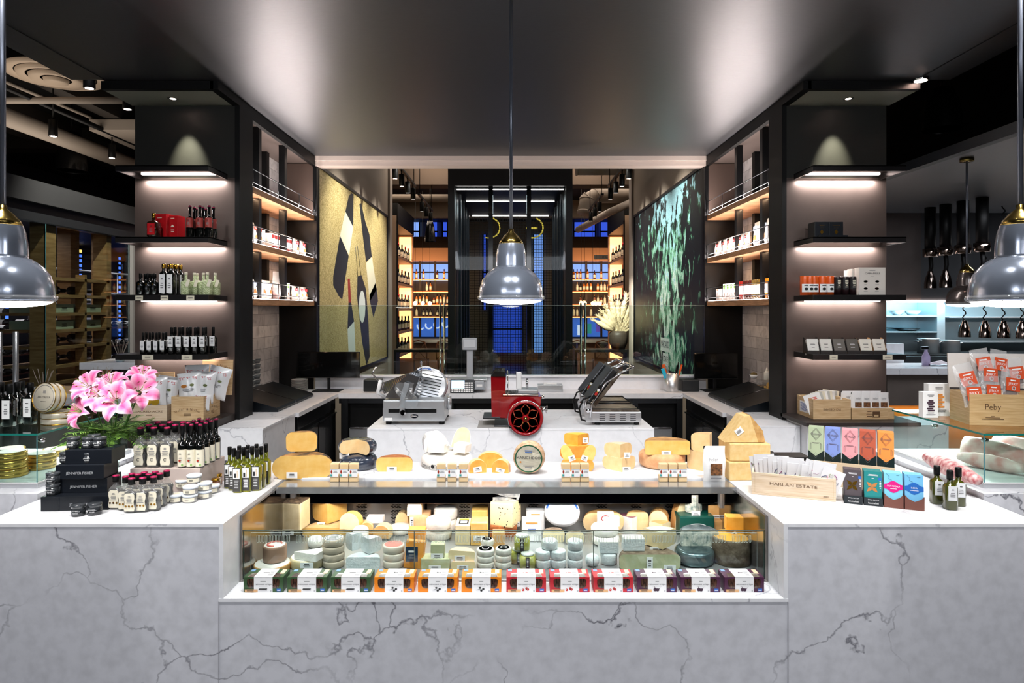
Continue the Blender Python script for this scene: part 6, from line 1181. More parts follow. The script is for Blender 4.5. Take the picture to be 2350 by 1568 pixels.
# utensil pot
ux, uy = X_(1546, 5.78), 5.85; t = thing('utensil_pot', 'brushed steel pot of spatulas and tongs on the back counter', 'pot', (ux, uy, .911)); MB().lathe([(.062, 0), (.064, .004), (.064, .155), (.061, .155), (.060, .01), (0, .01)], STEEL, 32).build('pot', t)
def uten(name, lb, dx, dy, lean, mt, l, w): 
    o = MB().tube([(0, 0, 0), (0, 0, l*.6)], .005, mt, 8).box(-w, w, -.003, .003, l*.55, l, mt, bev=.002).build(name); o.location = (ux+dx, uy+dy, .925); o.rotation_euler = (R(lean[0]), R(lean[1]), 0); tag(o, lb, 'utensil')
uten('spatula', 'orange spatula leaning left in the steel pot', -.02, 0, (0, -14), ORT, .23, .014); uten('spatula', 'bright blue spatula leaning left in the steel pot', -.018, -.02, (0, -20), mat('cyan_silicone', '1fb4d8', .4), .20, .016); uten('spoon', 'metal spoon in the steel pot', -.01, .01, (0, -8), CHROME, .22, .008); uten('tongs', 'thin metal tongs leaning right in the steel pot', .01, 0, (0, 12), CHROME, .25, .005); uten('spatula', 'black spatula leaning right in the steel pot', .02, 0, (0, 9), BLACK, .22, .012); uten('spatula', 'orange-tipped utensil at the far right of the steel pot', .03, .01, (0, 16), ORT, .23, .008)
# napkin box, deli containers on the right
t = thing('napkin_box', 'low steel box with white napkins on the back counter', 'box', (X_(1262, 5.85), 5.78, .911)); MB().box(-.11, .11, 0, .13, 0, .06, STEEL, bev=.002).build('box', t); MB().box(-.06, .06, .03, .10, .06, .072, WHITE, bev=.004).build('napkins', t)
t = thing('food_container', 'clear square tub of diced cheese on the right prep station', 'container', (1.97, 4.95, 1.037)); MB().box(-.045, .045, -.05, .05, 0, .05, PLASTIC).build('tub', t); m = MB()
for i in range(26): m.cb(.014, .014, .014, CY, T(rnd.uniform(-.033, .033), rnd.uniform(-.036, .036), rnd.uniform(.002, .04)) @ Rz(rnd.random()*90))
m.build('diced_cheese', t)
t = thing('food_container', 'clear stacked tubs behind the diced cheese on the right prep station', 'container', (2.03, 5.2, 1.002)); MB().box(-.05, .05, -.08, .08, 0, .035, PLASTIC).box(-.05, .05, -.08, .08, .04, .075, PLASTIC).build('tubs', t); MB().box(-.045, .045, -.07, .07, .002, .03, CTN).build('food', t)
t = thing('herb_bowl', 'small white bowl heaped with brown herbs on the right prep station', 'bowl', (1.99, 5.35, 1.078)); MB().lathe([(.02, 0), (.034, .03), (.031, .03), (.018, .003)], WHITE, 20).build('bowl', t); MB().lathe([(.03, .028), (.02, .044), (0, .05)], mat('herbs', '7a6638', .8, noise=.6, ns=90), 14).build('herbs', t)
t = thing('squeeze_bottle', '', 'bottle'); MB().lathe([(.025, 0), (.026, .003), (.026, .06), (.013, .075)], mat('squeeze_white', 'd8d6cc', .4), 20).build('bottle_body', t); MB().lathe([(.013, .075), (.012, .08), (.003, .105)], mat('nozzle_white', 'e4e2da', .4), 12).build('nozzle', t)
spread(t, [(2.04, 5.2, 1.079), (2.06, 5.08, 1.079)], ['white squeeze bottle beside the herb bowl', 'cloudy squeeze bottle nearer the black post'], 'squeeze bottles')
m = MB(T(2.143, 4.82, 1.0) @ Rz(-90)); m.box(-.06, .06, -.003, 0, 0, .24, mat('menu_tan', 'c9b790', .6)); m.scrib(-.025, .12, .035, .17, 14, INK, -.0035); m.scrib(.03, .12, .035, .17, 14, INK, -.0035); tag(m.build('menu_sheet'), 'tan printed menu sheet on the right tile wall', 'sheet')
for y, c in ((4.72, 'dark blue'), (4.86, 'terracotta'), (5.02, 'olive')):
    t = thing('spice_tub', '%s filled square tub with label on the left prep station' % c, 'tub', (-2.06, y, 1.002)); MB().box(-.035, .035, -.045, .045, 0, .07, mat('tub_'+c.replace(' ', '_'), {'dark blue': '2a3550', 'terracotta': '9a5a3c', 'olive': '6a6a40'}[c], .3, coat=.4), bev=.003).build('tub', t); MB().box(.0352, .036, -.02, .02, .02, .05, WHITE).build('label', t)
# ================================================================ scale
SG = mat('scale_grey', 'a6abb2', .4); SCR = mat('screen_lit', 'bcd8ff', .3, em='b5d2ff', es=1.3)
t = thing('deli_scale', 'grey deli scale with lit touch screen and raised customer display', 'scale', (X_(1074, 5.72), 5.74, .911))
MB().box(-.16, .15, 0, .25, .02, .09, SG, bev=.008).build('body', t); MB().box(-.17, .16, .03, .28, .10, .115, STEEL, bev=.004).build('weighing_plate', t)
m = MB(T(-.05, -.012, .055) @ Rx(-14)); m.box(-.105, .105, -.02, 0, -.06, .06, mat('scale_dark', '23272c', .3), bev=.004); m.build('keypad_panel', t)
m = MB(T(-.05, -.012, .055) @ Rx(-14)); m.rect(-.095, .02, -.02, .05, -.0212, SCR)
m.build('screen', t, label='lit pale blue screen'); m = MB(T(-.05, -.012, .055) @ Rx(-14))
for i in range(9):
    for j in range(2 if i < 5 else 5): m.box(-.092+i*.021, -.076+i*.021, -.023, -.0205, -.052+j*.018, -.040+j*.018, WHITE)
m.build('keys', t)
MB().box(.06, .14, -.03, .02, .03, .10, SG, bev=.006).box(.075, .125, -.0335, -.03, .055, .075, WHITE).build('label_printer', t)
MB().box(-.028, .028, .22, .26, .09, .38, SG, bev=.005).build('post', t); MB().box(-.065, .065, .20, .25, .36, .47, SG, bev=.006).build('display_head', t); MB().box(-.05, .05, .197, .2, .385, .455, mat('display_pale', 'c3c8ce', .3)).build('display', t)
IS = .911
# ================================================================ meat slicer
t = thing('meat_slicer', 'large silver electric slicer with round blade guard on the left of the island', 'slicer', (X_(951, 4.15), 4.15, IS)); AL = mat('slicer_aluminium', 'c6cace', .3, metal=.75)
w = .40
for x in (-.17, .17):
    for y in (.04, .30): MB().lathe([(.018, 0), (.02, .01), (.012, .025)], BLACK, 14, T(x, y, 0)).build('foot', t)
m = MB(); m.box(-.20, .19, 0, .34, .022, .045, AL, bev=.004); m.box(-.20, .19, 0, .34, .10, .155, AL, bev=.006); m.box(-.20, -.165, 0, .34, .04, .105, AL); m.box(.14, .19, 0, .34, .04, .105, AL); m.box(-.165, .14, .012, .34, .04, .10, BLACK); m.box(-.20, .19, -.001, .004, .022, .075, AL); m.build('housing', t)
q = MB(); q.lathe([(0, 0), (.024, 0)], BLUEP, 20, T(.0, -.0016, .055) @ Rx(90) @ Sc(1, .55, 1)); q.text('Globe', 0, .055, .016, WHITE, -.002, w=.036); q.build('badge', t); MB().rect(-.19, -.14, .028, .045, -.0016, WHITE).build('sticker', t)
bl = MB(); Mb = T(.075, .19, .225) @ Ry(12) @ Rx(72); bl.lathe([(0, .012), (.10, .012), (.118, .006), (.12, 0), (.12, -.012), (.10, -.02), (0, -.02)], AL, 44, Mb); bl.lathe([(.117, .0065), (.121, .004), (.121, .001)], CHROME, 44, Mb, cap=False); [bl.box(-.07, .07, -.075+i*.02, -.070+i*.02, .012, .0135, CHROME, Mb) for i in range(8)]; bl.build('blade_plate', t)
q = MB(T(.055, .10, .335) @ Rx(-20)); q.slab([(-.06, -.01), (-.05, .015), (-.02, .028), (.02, .028), (.05, .015), (.06, -.01), (.02, .002), (-.02, .002)], 0, .02, WHITE); q.slab([(-.045, .0), (-.035, .013), (0, .02), (.035, .013), (.045, 0), (0, .008)], -.001, 0, BLUEP); q.text('Globe', 0, .009, .014, WHITE, -.002, w=.04); q.build('blade_cover_badge', t, label='white cover with blue emblem')
m = MB(T(-.11, .12, .20) @ Ry(-20)); m.box(-.10, .16, -.03, .015, .02, .09, mat('steel_ribbed', '7d8084', .25, metal=1)); 
for i in range(20): m.box(-.095+i*.0125, -.09+i*.0125, -.034, -.03, .025, .085, CHROME)
m.tube([(-.10, -.02, .09), (-.13, -.02, .17), (-.09, -.02, .20)], .006, CHROME, 8); m.build('food_pusher', t)
m = MB(); m.slab([(-.03, .06), (.0, .06), (.0, .17), (.02, .22), (.03, .26), (.0, .27), (-.02, .20), (-.03, .16)], -.02, .0, AL, T(-.06, 0, 0)); m.slab([(-.17, .15), (.0, .14), (.05, .28), (-.02, .30), (-.12, .22)], .02, .18, MT['steel_ribbed'], T(-.02, 0, .02)); m.build('carriage', t)
m = MB(); m.tube([(-.07, 0, .08), (-.07, -.02, .08)], .018, CHROME, 14); m.tube([(-.20, .05, .17), (-.24, .03, .20), (-.22, .03, .28)], .012, WHITE, 10); m.lathe([(0, -.014), (.014, 0), (0, .014)], CHROME, 12, T(.03, .1, .39)); m.tube([(.03, .1, .39), (.03, .1, .30)], .005, CHROME, 8); m.tube([(.19, .2, .11), (.215, .2, .11)], .045, AL, 20); m.build('handles_and_knobs', t)
m = MB(); m.grid(lambda u, v: (-.10+.11*u+.02*math.sin(v*6), -.03+.01*math.sin(u*9+v*7), .11+.16*v), 6, 8, glass('hanging_plastic', 'eef4f8', .9, .1, body=.12)); m.build('plastic_cover', t)
# ================================================================ red flywheel slicer
RD = mat('enamel_red', '8e0a14', .12, coat=.8); t = thing('flywheel_slicer', 'red enamel hand slicer with spoked flywheel at the centre of the island', 'slicer', (X_(1196, 4.05), 4.05, IS))
MB().box(-.17, .13, .02, .30, 0, .012, STEELD, bev=.002).build('base_plate', t); MB().box(-.07, .10, .05, .28, .012, .05, RD, bev=.01).build('foot_block', t)
MB().slab([(-.13, .05), (.11, .05), (.125, .16), (.125, .185), (-.13, .185)], .05, .26, RD).build('body', t)
MB().slab([(-.185, .05), (-.10, .05), (-.095, .30), (-.11, .335), (-.165, .335), (-.19, .31)], .08, .30, RD).build('blade_housing', t); MB().slab([(-.19, .31), (-.165, .34), (-.105, .34), (-.093, .31)], .07, .31, CHROME).build('housing_top', t)
m = MB(); Mb = T(-.085, .19, .205) @ Ry(90); m.lathe([(0, -.006), (.13, -.004), (.135, 0), (.13, .004), (0, .006)], CHROME, 40, Mb); m.build('round_blade', t)
MB().box(-.115, .11, .06, .25, .187, .20, CHROME, bev=.003).box(-.02, .11, .08, .22, .20, .225, AL, bev=.006).build('carriage_table', t)
m = MB(); m.box(-.03, .005, .12, .16, .22, .33, WHITE, bev=.008); m.tube([(.04, .14, .22), (.04, .14, .29)], .008, CHROME, 8); m.build('meat_clamp', t)
m = MB(); m.tube([(.125, .15, .17), (.15, .15, .17)], .012, CHROME, 12); m.tube([(.12, .14, .09), (.165, .14, .09)], .02, CHROME, 14); m.tube([(.165, .14, .09), (.17, .14, .09)], .03, CHROME, 14); m.build('side_knobs', t)
fx, fz = .026, .066; fw = MB(T(fx, -.052, fz) @ Rx(90)); rr = .098
fw.tube([(rr*math.cos(R(a)), rr*math.sin(R(a)), 0) for a in range(0, 360, 8)], .010, RD, 10, closed=True); fw.tube([((rr+.009)*math.cos(R(a)), (rr+.009)*math.sin(R(a)), 0) for a in range(0, 360, 8)], .004, CHROME, 6, closed=True)
fw.lathe([(.0, -.006), (.022, -.006), (.022, .008), (.014, .014), (0, .015)], RD, 24); fw.lathe([(0, .016), (.013, .0145)], BRASS, 18)
for i in range(6):
    Mi = Rz(i*60+30); 
    for s in (-1, 1): fw.tube([(.015, 0, 0), (.035, s*.022, 0), (.06, s*.026, 0), (.088, 0, 0)], .0032, RD, 6, Mi); fw.tube([(.015, 0, .003), (.035, s*.022, .003), (.06, s*.026, .003), (.088, 0, .003)], .001, BRASS, 4, Mi)
fw.lathe([(.0, -.010), (.096, -.010)], mat('enamel_dark', '5e0810', .3), 30, smooth=False); fw.build('flywheel', t, label='round red flywheel with petal-shaped spokes')
m = MB(); m.tube([(-.066, -.055, .020), (-.066, -.095, .020)], .007, BLACKG, 10); m.tube([(.026, -.05, .066), (.026, .06, .066)], .012, CHROME, 10); m.build('crank_handle', t)
MB().box(-.24, -.10, .05, .26, .045, .055, STEELD, bev=.002).build('receiving_plate', t)
m = MB(); m.box(X_(1096, 4.08), X_(1200, 4.08), 4.05, 4.30, IS-.0002, IS+.0015, mat('grey_mat', '8c8a88', .6)); tag(m.build('counter_mat'), 'thin grey mat under the red slicer on the island', 'mat')
# ================================================================ panini grills
GRM = mat('grill_plate', '8a8175', .35, metal=.8, noise=.4, ns=20, c2='4a3c30')
def grill(label, px, Y, s=1):
    t = thing('sandwich_grill', label, 'grill', (X_(px, Y), Y, IS)); w = .29
    for x in (-.11, .14): MB().lathe([(.016, 0), (.018, .008), (.012, .02)], BLACK, 12, T(x, .03, 0)).build('foot', t)
    m = MB(); m.box(-w/2, w/2+.02, 0, .28, .018, .085, STEEL, bev=.004)
    m.build('body', t); m = MB()
    for g_ in range(4):
        for r_ in range(4): m.box(-.10+g_*.065, -.065+g_*.065, -.003, .002, .03+r_*.012, .034+r_*.012, STEELD)
    m.build('vents', t)
    MB().box(-w/2-.005, w/2+.01, .005, .28, .085, .098, GRM, bev=.002).build('grill_plate', t); MB().tube([(-.145, .01, .1), (.155, .01, .1), (.155, .275, .1), (-.145, .275, .1)], .006, STEELD, 6, closed=True).build('drip_rim', t)
    Mh = T(-.15, .02, .11) @ Ry(-52)
    m = MB(Mh); m.box(.02, .30, 0, .26, -.02, .004, GRM, bev=.003); m.box(.02, .28, .01, .25, .004, .045, STEELD, bev=.008); m.build('hinged_lid', t)
    for y in (-.008, .262): MB().tube([V((-.16, y, .05)), V((-.15, y, .14)), V((-.06, y, .27)), V((.05, y, .34)), V((.115, y, .37))], .007, CHROME, 8).build('lid_arm', t)
    MB().tube([(.115, -.01, .37), (.115, .27, .37)], .009, CHROME, 8).build('lid_handle', t); MB().slab([(-.185, .02), (-.145, .02), (-.15, .13), (-.175, .135), (-.20, .10)], -.006, .0, STEEL).lathe([(0, .01), (.014, .008), (.016, 0)], CHROME, 14, T(-.172, -.008, .095) @ Rx(90)).build('hinge_bracket', t)
    MB().tube([(-.15, .03, .18), (-.20, .03, .16), (-.225, .03, .10), (-.21, .03, .03), (-.17, .03, .02)], .006, BLACK, 8).build('cord', t)
    q = MB(T(-.118, -.0165, .21) @ Ry(-58)); q.box(-.05, .05, 0, .002, -.012, .012, BLACK); q.scrib(0, 0, .07, .014, 1, YELP, -.0008); q.rect(-.02, .0, -.008, .008, -.0012, RED); q.rect(.01, .025, -.008, .008, -.0012, WHITE); q.build('brand_plate', t)
grill('steel sandwich grill with raised lid at the front right of the island', 1412, 4.13); grill('steel sandwich grill with raised lid behind the front one', 1392, 4.47)
# ================================================================ mosaics
def mosaic_gold():
    m, nt, N, L, P = nmat('gold_mosaic'); P.inputs['Roughness'].default_value = .42; P.inputs['Metallic'].default_value = .25
    g = N.new('ShaderNodeNewGeometry'); v = N.new('ShaderNodeTexVoronoi'); v.inputs['Scale'].default_value = 95; L.new(g.outputs['Position'], v.inputs['Vector'])
    sp = N.new('ShaderNodeSeparateColor'); L.new(v.outputs['Color'], sp.inputs[0]); r = N.new('ShaderNodeValToRGB'); r.color_ramp.elements[0].color = lin('a58e4c'); r.color_ramp.elements[1].color = lin('ead9a0'); L.new(sp.outputs[0], r.inputs[0]); L.new(r.outputs[0], P.inputs['Base Color']); return m
def mosaic_leaf():
    m, nt, N, L, P = nmat('leaf_mosaic'); P.inputs['Roughness'].default_value = .4
    g = N.new('ShaderNodeNewGeometry'); mp = N.new('ShaderNodeMapping'); mp.inputs['Scale'].default_value = (1, 1.6, 1.0); L.new(g.outputs['Position'], mp.inputs[0])
    n = N.new('ShaderNodeTexNoise'); n.inputs['Scale'].default_value = 4.6; n.inputs['Detail'].default_value = 7; n.inputs['Roughness'].default_value = .62; n.inputs['Distortion'].default_value = .5; L.new(mp.outputs[0], n.inputs['Vector'])
    sp = N.new('ShaderNodeSeparateXYZ'); L.new(g.outputs['Position'], sp.inputs[0])
    def mth(op, a, b=None):
        q = N.new('ShaderNodeMath'); q.operation = op
        for i, x in enumerate((a, b)):
            if x is None: continue
            if isinstance(x, (int, float)): q.inputs[i].default_value = x
            else: L.new(x, q.inputs[i])
        return q.outputs[0]
    dy = mth('DIVIDE', mth('SUBTRACT', sp.outputs['Y'], 7.55), .75); ga = mth('POWER', 2.718, mth('MULTIPLY', mth('MULTIPLY', dy, dy), -1.0))
    val = mth('ADD', n.outputs['Fac'], mth('SUBTRACT', mth('MULTIPLY', ga, .17), .10))
    r = N.new('ShaderNodeValToRGB'); r.color_ramp.interpolation = 'CONSTANT'; E = r.color_ramp.elements; E[0].color = lin('14191c'); E[0].position = 0; E[1].color = lin('2f5a48'); E[1].position = .50
    for p, c in ((.53, '6fae8e'), (.575, 'a9d9c4'), (.62, 'dff3e6')): e = E.new(p); e.color = lin(c)
    L.new(val, r.inputs[0])
    sky = mth('ADD', mth('MULTIPLY', ga, .9), mth('ADD', mth('MULTIPLY', mth('SUBTRACT', sp.outputs['Z'], 2.35), .8), mth('MULTIPLY', mth('SUBTRACT', n.outputs['Fac'], .5), 4)))
    r2 = N.new('ShaderNodeValToRGB'); r2.color_ramp.interpolation = 'CONSTANT'; r2.color_ramp.elements[1].position = .95; r2.color_ramp.elements[0].color = (0, 0, 0, 1); r2.color_ramp.elements[1].color = (1, 1, 1, 1); L.new(sky, r2.inputs[0])
    mx = N.new('ShaderNodeMix'); mx.data_type = 'RGBA'; L.new(r2.outputs[0], mx.inputs['Factor']); L.new(r.outputs[0], mx.inputs['A']); mx.inputs['B'].default_value = lin('9cd0dd')
    v = N.new('ShaderNodeTexVoronoi'); v.inputs['Scale'].default_value = 90; L.new(g.outputs['Position'], v.inputs['Vector']); s2 = N.new('ShaderNodeSeparateColor'); L.new(v.outputs['Color'], s2.inputs[0])
    m2 = N.new('ShaderNodeMix'); m2.data_type = 'RGBA'; m2.blend_type = 'MULTIPLY'; m2.inputs['Factor'].default_value = .35; L.new(mx.outputs['Result'], m2.inputs['A']); L.new(s2.outputs[0], m2.inputs['B']); L.new(m2.outputs['Result'], P.inputs['Base Color']); return m
t = thing('mosaic_panel', 'golden mosaic wall picture of tilted wine bottles in a dark frame, on the left wall', 'mosaic', (0, 0, 0))
m = MB(); m.box(-1.829, -1.826, 6.2, 9.62, .94, 2.99, mosaic_gold()); X = -1.8255
m.build('tiles', t)
TB = mat('tile_black', '17191a', .35, noise=.5, ns=160, c2='33373a'); TC = mat('tile_cream', 'ddd7bd', .4); TW = mat('tile_white', 'd5dcd8', .4); TRed = mat('tile_red', '8d2f28', .4)
def art(pts, mt, X=X):
    q = [onx(540+a/2.24, 200+b/2.24, X) for a, b in pts]; n = sum((q[i].y*q[(i+1) % len(q)].z-q[(i+1) % len(q)].y*q[i].z) for i in range(len(q)))
    m.add(q, [list(range(len(q))) if n > 0 else list(range(len(q)))[::-1]], mt)
m = MB()
art([(583, 562), (596, 545), (608, 550), (606, 720), (566, 640)], TB); art([(566, 640), (606, 720), (585, 868), (538, 765)], TC); art([(538, 765), (583, 868), (550, 1092), (532, 1075), (503, 1020), (503, 975)], TB)
art([(638, 600), (648, 598), (668, 690), (690, 760), (702, 872), (672, 900), (655, 760)], TB); art([(672, 905), (702, 872), (726, 1030), (690, 1092)], TC); art([(690, 1092), (726, 1030), (734, 1100), (710, 1186)], TB); art([(690, 1070), (722, 1005), (726, 1040), (694, 1100)], TW)
art([(628, 975), (648, 965), (672, 1040), (684, 1200), (692, 1385), (674, 1432), (652, 1310), (626, 1080)], TB); art([(652+17*math.sin(a*.5), 1130+85*math.cos(a*.5)) for a in range(12)], TW, -1.825)
for a, b in (((617, 820), (629, 975)), ((627, 818), (645, 965))):
    m.tube([onx(540+a[0]/2.24, 200+a[1]/2.24, X), onx(540+b[0]/2.24, 200+b[1]/2.24, X)], .004, TB, 4)
art([(578, 985), (589, 985), (596, 1108), (582, 1110)], TRed); art([(582, 1108), (596, 1108), (611, 1205), (577, 1245)], TB); art([(577, 1245), (611, 1205), (619, 1380), (598, 1410), (582, 1360)], TW); art([(600, 1405), (619, 1380), (622, 1425), (607, 1440)], TB)
m.build('bottle_motifs', t, label='black, cream and white bottle shapes')
def mframe(sx, t):
    m = MB(); a, b = sorted((sx*1.83, sx*1.812))
    m.box(a, b, 6.16, 9.66, 2.99, 3.02, DARK); m.box(a, b, 6.16, 9.66, .91, .94, DARK); m.box(a, b, 9.62, 9.66, .94, 2.99, DARK); m.box(a, b, 6.16, 6.2, .94, 2.99, DARK); m.build('frame', t)
mframe(-1, t)
t = thing('mosaic_panel', 'dark green mosaic picture of leaves against pale sky, on the right wall', 'mosaic'); MB().box(1.826, 1.829, 6.2, 9.62, .94, 2.99, mosaic_leaf()).build('tiles', t); mframe(1, t)
q = MB(T(1.825, 7.72, 1.14) @ Rz(-90)); q.rect(-.24, .20, .0, .16, 0, TW); q.text('MARCIANO', -.02, .08, .12, TB, -.001, w=.38); q.rect(-.12, .16, -.16, -.02, 0, TW); q.text('ESTATE', .02, -.09, .10, TB, -.001, w=.22); q.rect(-.05, .02, .18, .30, 0, TW); q.build('lettered_plate', t, label='white plate with dark lettering')
# ================================================================ track lights
def track(x, y0, y1, z, n, lb):
    t = thing('track_light_rail', 'black ceiling track with cylindrical spots, %s' % lb, 'track light', (x, y0, z)); MB().box(-.02, .02, 0, y1-y0, 0, .03, BLACK).build('rail', t)
    m = MB()
    for a in (.1, y1-y0-.1): m.tube([(0, a, .03), (0, a, 4.3-z)], .006, BLACK, 6)
    m.build('drop_rods', t)
    for i in range(n):
        y = (i+.6)*(y1-y0)/n; m = MB(T(0, y, 0) @ Rx(8)); m.tube([(0, 0, 0), (0, 0, -.05)], .01, BLACK, 6); m.lathe([(.034, -.20), (.036, -.198), (.036, -.05), (.03, -.045)], BLACK, 16); h = m.build('spot_head', t)
        m = MB(T(0, y, 0) @ Rx(8)); m.lathe([(.026, -.2008), (0, -.2008)], LED, 14); m.build('lens', h)
track(-1.40, 7.6, 9.55, 3.42, 4, 'front left behind the bulkhead'); track(-1.42, 10.1, 11.8, 3.4, 3, 'rear left'); track(1.43, 7.6, 9.55, 3.42, 4, 'front right behind the bulkhead'); track(1.42, 10.1, 11.8, 3.4, 3, 'rear right')
for sx in (-1, 1):
    for y in (6.9, 7.9, 8.9): slight('mosaic_spot', (sx*.9, y-.1, 3.55), 200 if sx < 0 else 210, 75, .9, (1, .95, .85), target=(sx*1.83, y+.1, 2.0))
# beams and ducts over the back room
BM = mat('beam_brown', '6a5a4c', .8)
m = MB(); m.box(-4, -.75, 11.6, 12.0, 3.85, 4.3, BM); m.box(.75, 4, 11.6, 12.0, 3.85, 4.3, BM); struct(m.build('ceiling_beam'))
for sx in (-1,):
    o = MB().tube([(sx*.8, 12.6, 3.78), (sx*4, 12.6, 3.78)], .07, BEIGE, 12).tube([(sx*2, 12.6, 3.8), (sx*2, 12.6, 4.3)], .012, BLACK, 6).build('pipe'); tag(o, 'beige pipe under the back room ceiling, %s of the glass cabinet' % ('left' if sx < 0 else 'right'), 'pipe')
DUC = mat('duct_beige', 'a0968c', .6)
def duct(lb, pts, r, nm='air_duct'):
    m = MB(); m.tube(pts, r, DUC, 18)
    for i in range(len(pts)-1):
        a, b = V(pts[i]), V(pts[i+1]); n = max(1, int((b-a).length/.5))
        for j in range(n+1): c = a.lerp(b, j/n); d = (b-a).normalized()*.012; m.tube([c-d, c+d], r*1.04, DUC, 18)
    tag(m.build(nm), lb, 'duct')
duct('wide beige round duct in the back room ceiling, upper one', [(1.0, 9.9, 3.86), (1.78, 9.9, 3.86)], .19); duct('beige duct elbow below the wide duct', [(3.4, 12.4, 3.80), (1.62, 12.4, 3.80), (1.45, 12.36, 3.70), (1.40, 12.3, 3.45)], .15)
duct('thin beige duct slanting down in the right of the back room', [(2.3, 11.0, 3.55), (1.9, 12.6, 3.5), (1.5, 14.5, 3.4)], .07)
# ================================================================ black portal cabinet in the middle
t = thing('glass_cabinet', 'tall black framed lit glass cabinet in the centre behind the work area', 'cabinet'); Y0, Y1 = 7.5, 9.9
m = MB(); m.box(-.72, -.645, Y0, Y0+.12, 0, 4.3, BLACK); m.box(.635, .71, Y0, Y0+.12, 0, 4.3, BLACK); m.box(-.645, .635, Y0, Y0+.12, 3.06, 3.28, BLACK); m.box(-.645, .635, Y0+.04, Y0+.12, 3.28, 4.3, BLACK); m.build('frame', t)
m = MB(); m.box(-.62, .61, Y0-.004, Y0, 3.285, 3.30, LED); m.box(-.63, .62, Y0+.125, Y0+.135, 3.035, 3.043, LED); m.build('light_line', t)
for x in (-.255, .185): MB().box(x, x+.05, Y0+.03, Y0+.09, 0, 3.06, BLACKG).build('mullion', t)
MB().box(-.645, .635, Y0+.05, Y0+.056, 0, 3.06, glass('cabinet_glass', 'dfe7ea', .12)).build('glass', t)
PERF = mat('perforated_dark', '4a4d4c', .45, metal=.5, noise=.6, ns=90, c2='161818')
MB().box(-.66, -.645, Y0+.12, Y1, 0, 3.06, DARK).build('side_wall', t); MB().box(.635, .65, Y0+.12, Y1, 0, 3.06, DARK).build('side_wall', t); MB().box(-.645, .635, Y0+.12, Y1, 3.05, 3.07, PERF).build('ceiling_panel', t)
for y in (8.5, 9.85): MB().box(-.58, .57, y, y+.012, 3.040, 3.046, LED).build('light_strip', t)
m = MB()
for i in range(33): x = -.63+i*.039; m.box(x, x+.006, Y1, Y1+.006, 0, 3.05, BLACK)
for i in range(78): z = i*.039; m.box(-.645, .635, Y1+.006, Y1+.012, z, z+.006, BLACK)
m.build('wire_mesh', t)
m = MB()
for sx in (-1, 1):
    for k in range(4): m.box(*sorted((sx*.63, sx*.60)), 7.9+k*.5, 7.94+k*.5, 0, 3.03, STEELD)
m.build('inner_posts', t)
alight('cabinet_light', (0, 8.7, 3.02), 1.0, 16, (.95, 1, .98), (0, 0, 0), 1.6)
m = MB()
for s in (-1, 1): m.tube([(s*.34+.17*math.cos(R(a)), 10.3, 2.92+.16*math.sin(R(a))) for a in range(-110, 80, 15)], .012, mat('neon_yellow', 'd8b53a', .4, em='e8c64a', es=1.2), 6, M=IDM)
m.text('Ristorante', .28, 2.93, .16, MT['neon_yellow'], 10.29, w=.4) if 0 else m.box(.24, .42, 10.29, 10.3, 2.90, 2.93, MT['neon_yellow']); tag(m.build('neon_sign'), 'yellow curved neon sign seen through the central glass cabinet', 'sign')
MB_BR = mat('brown_backdrop', '241d19', .7)
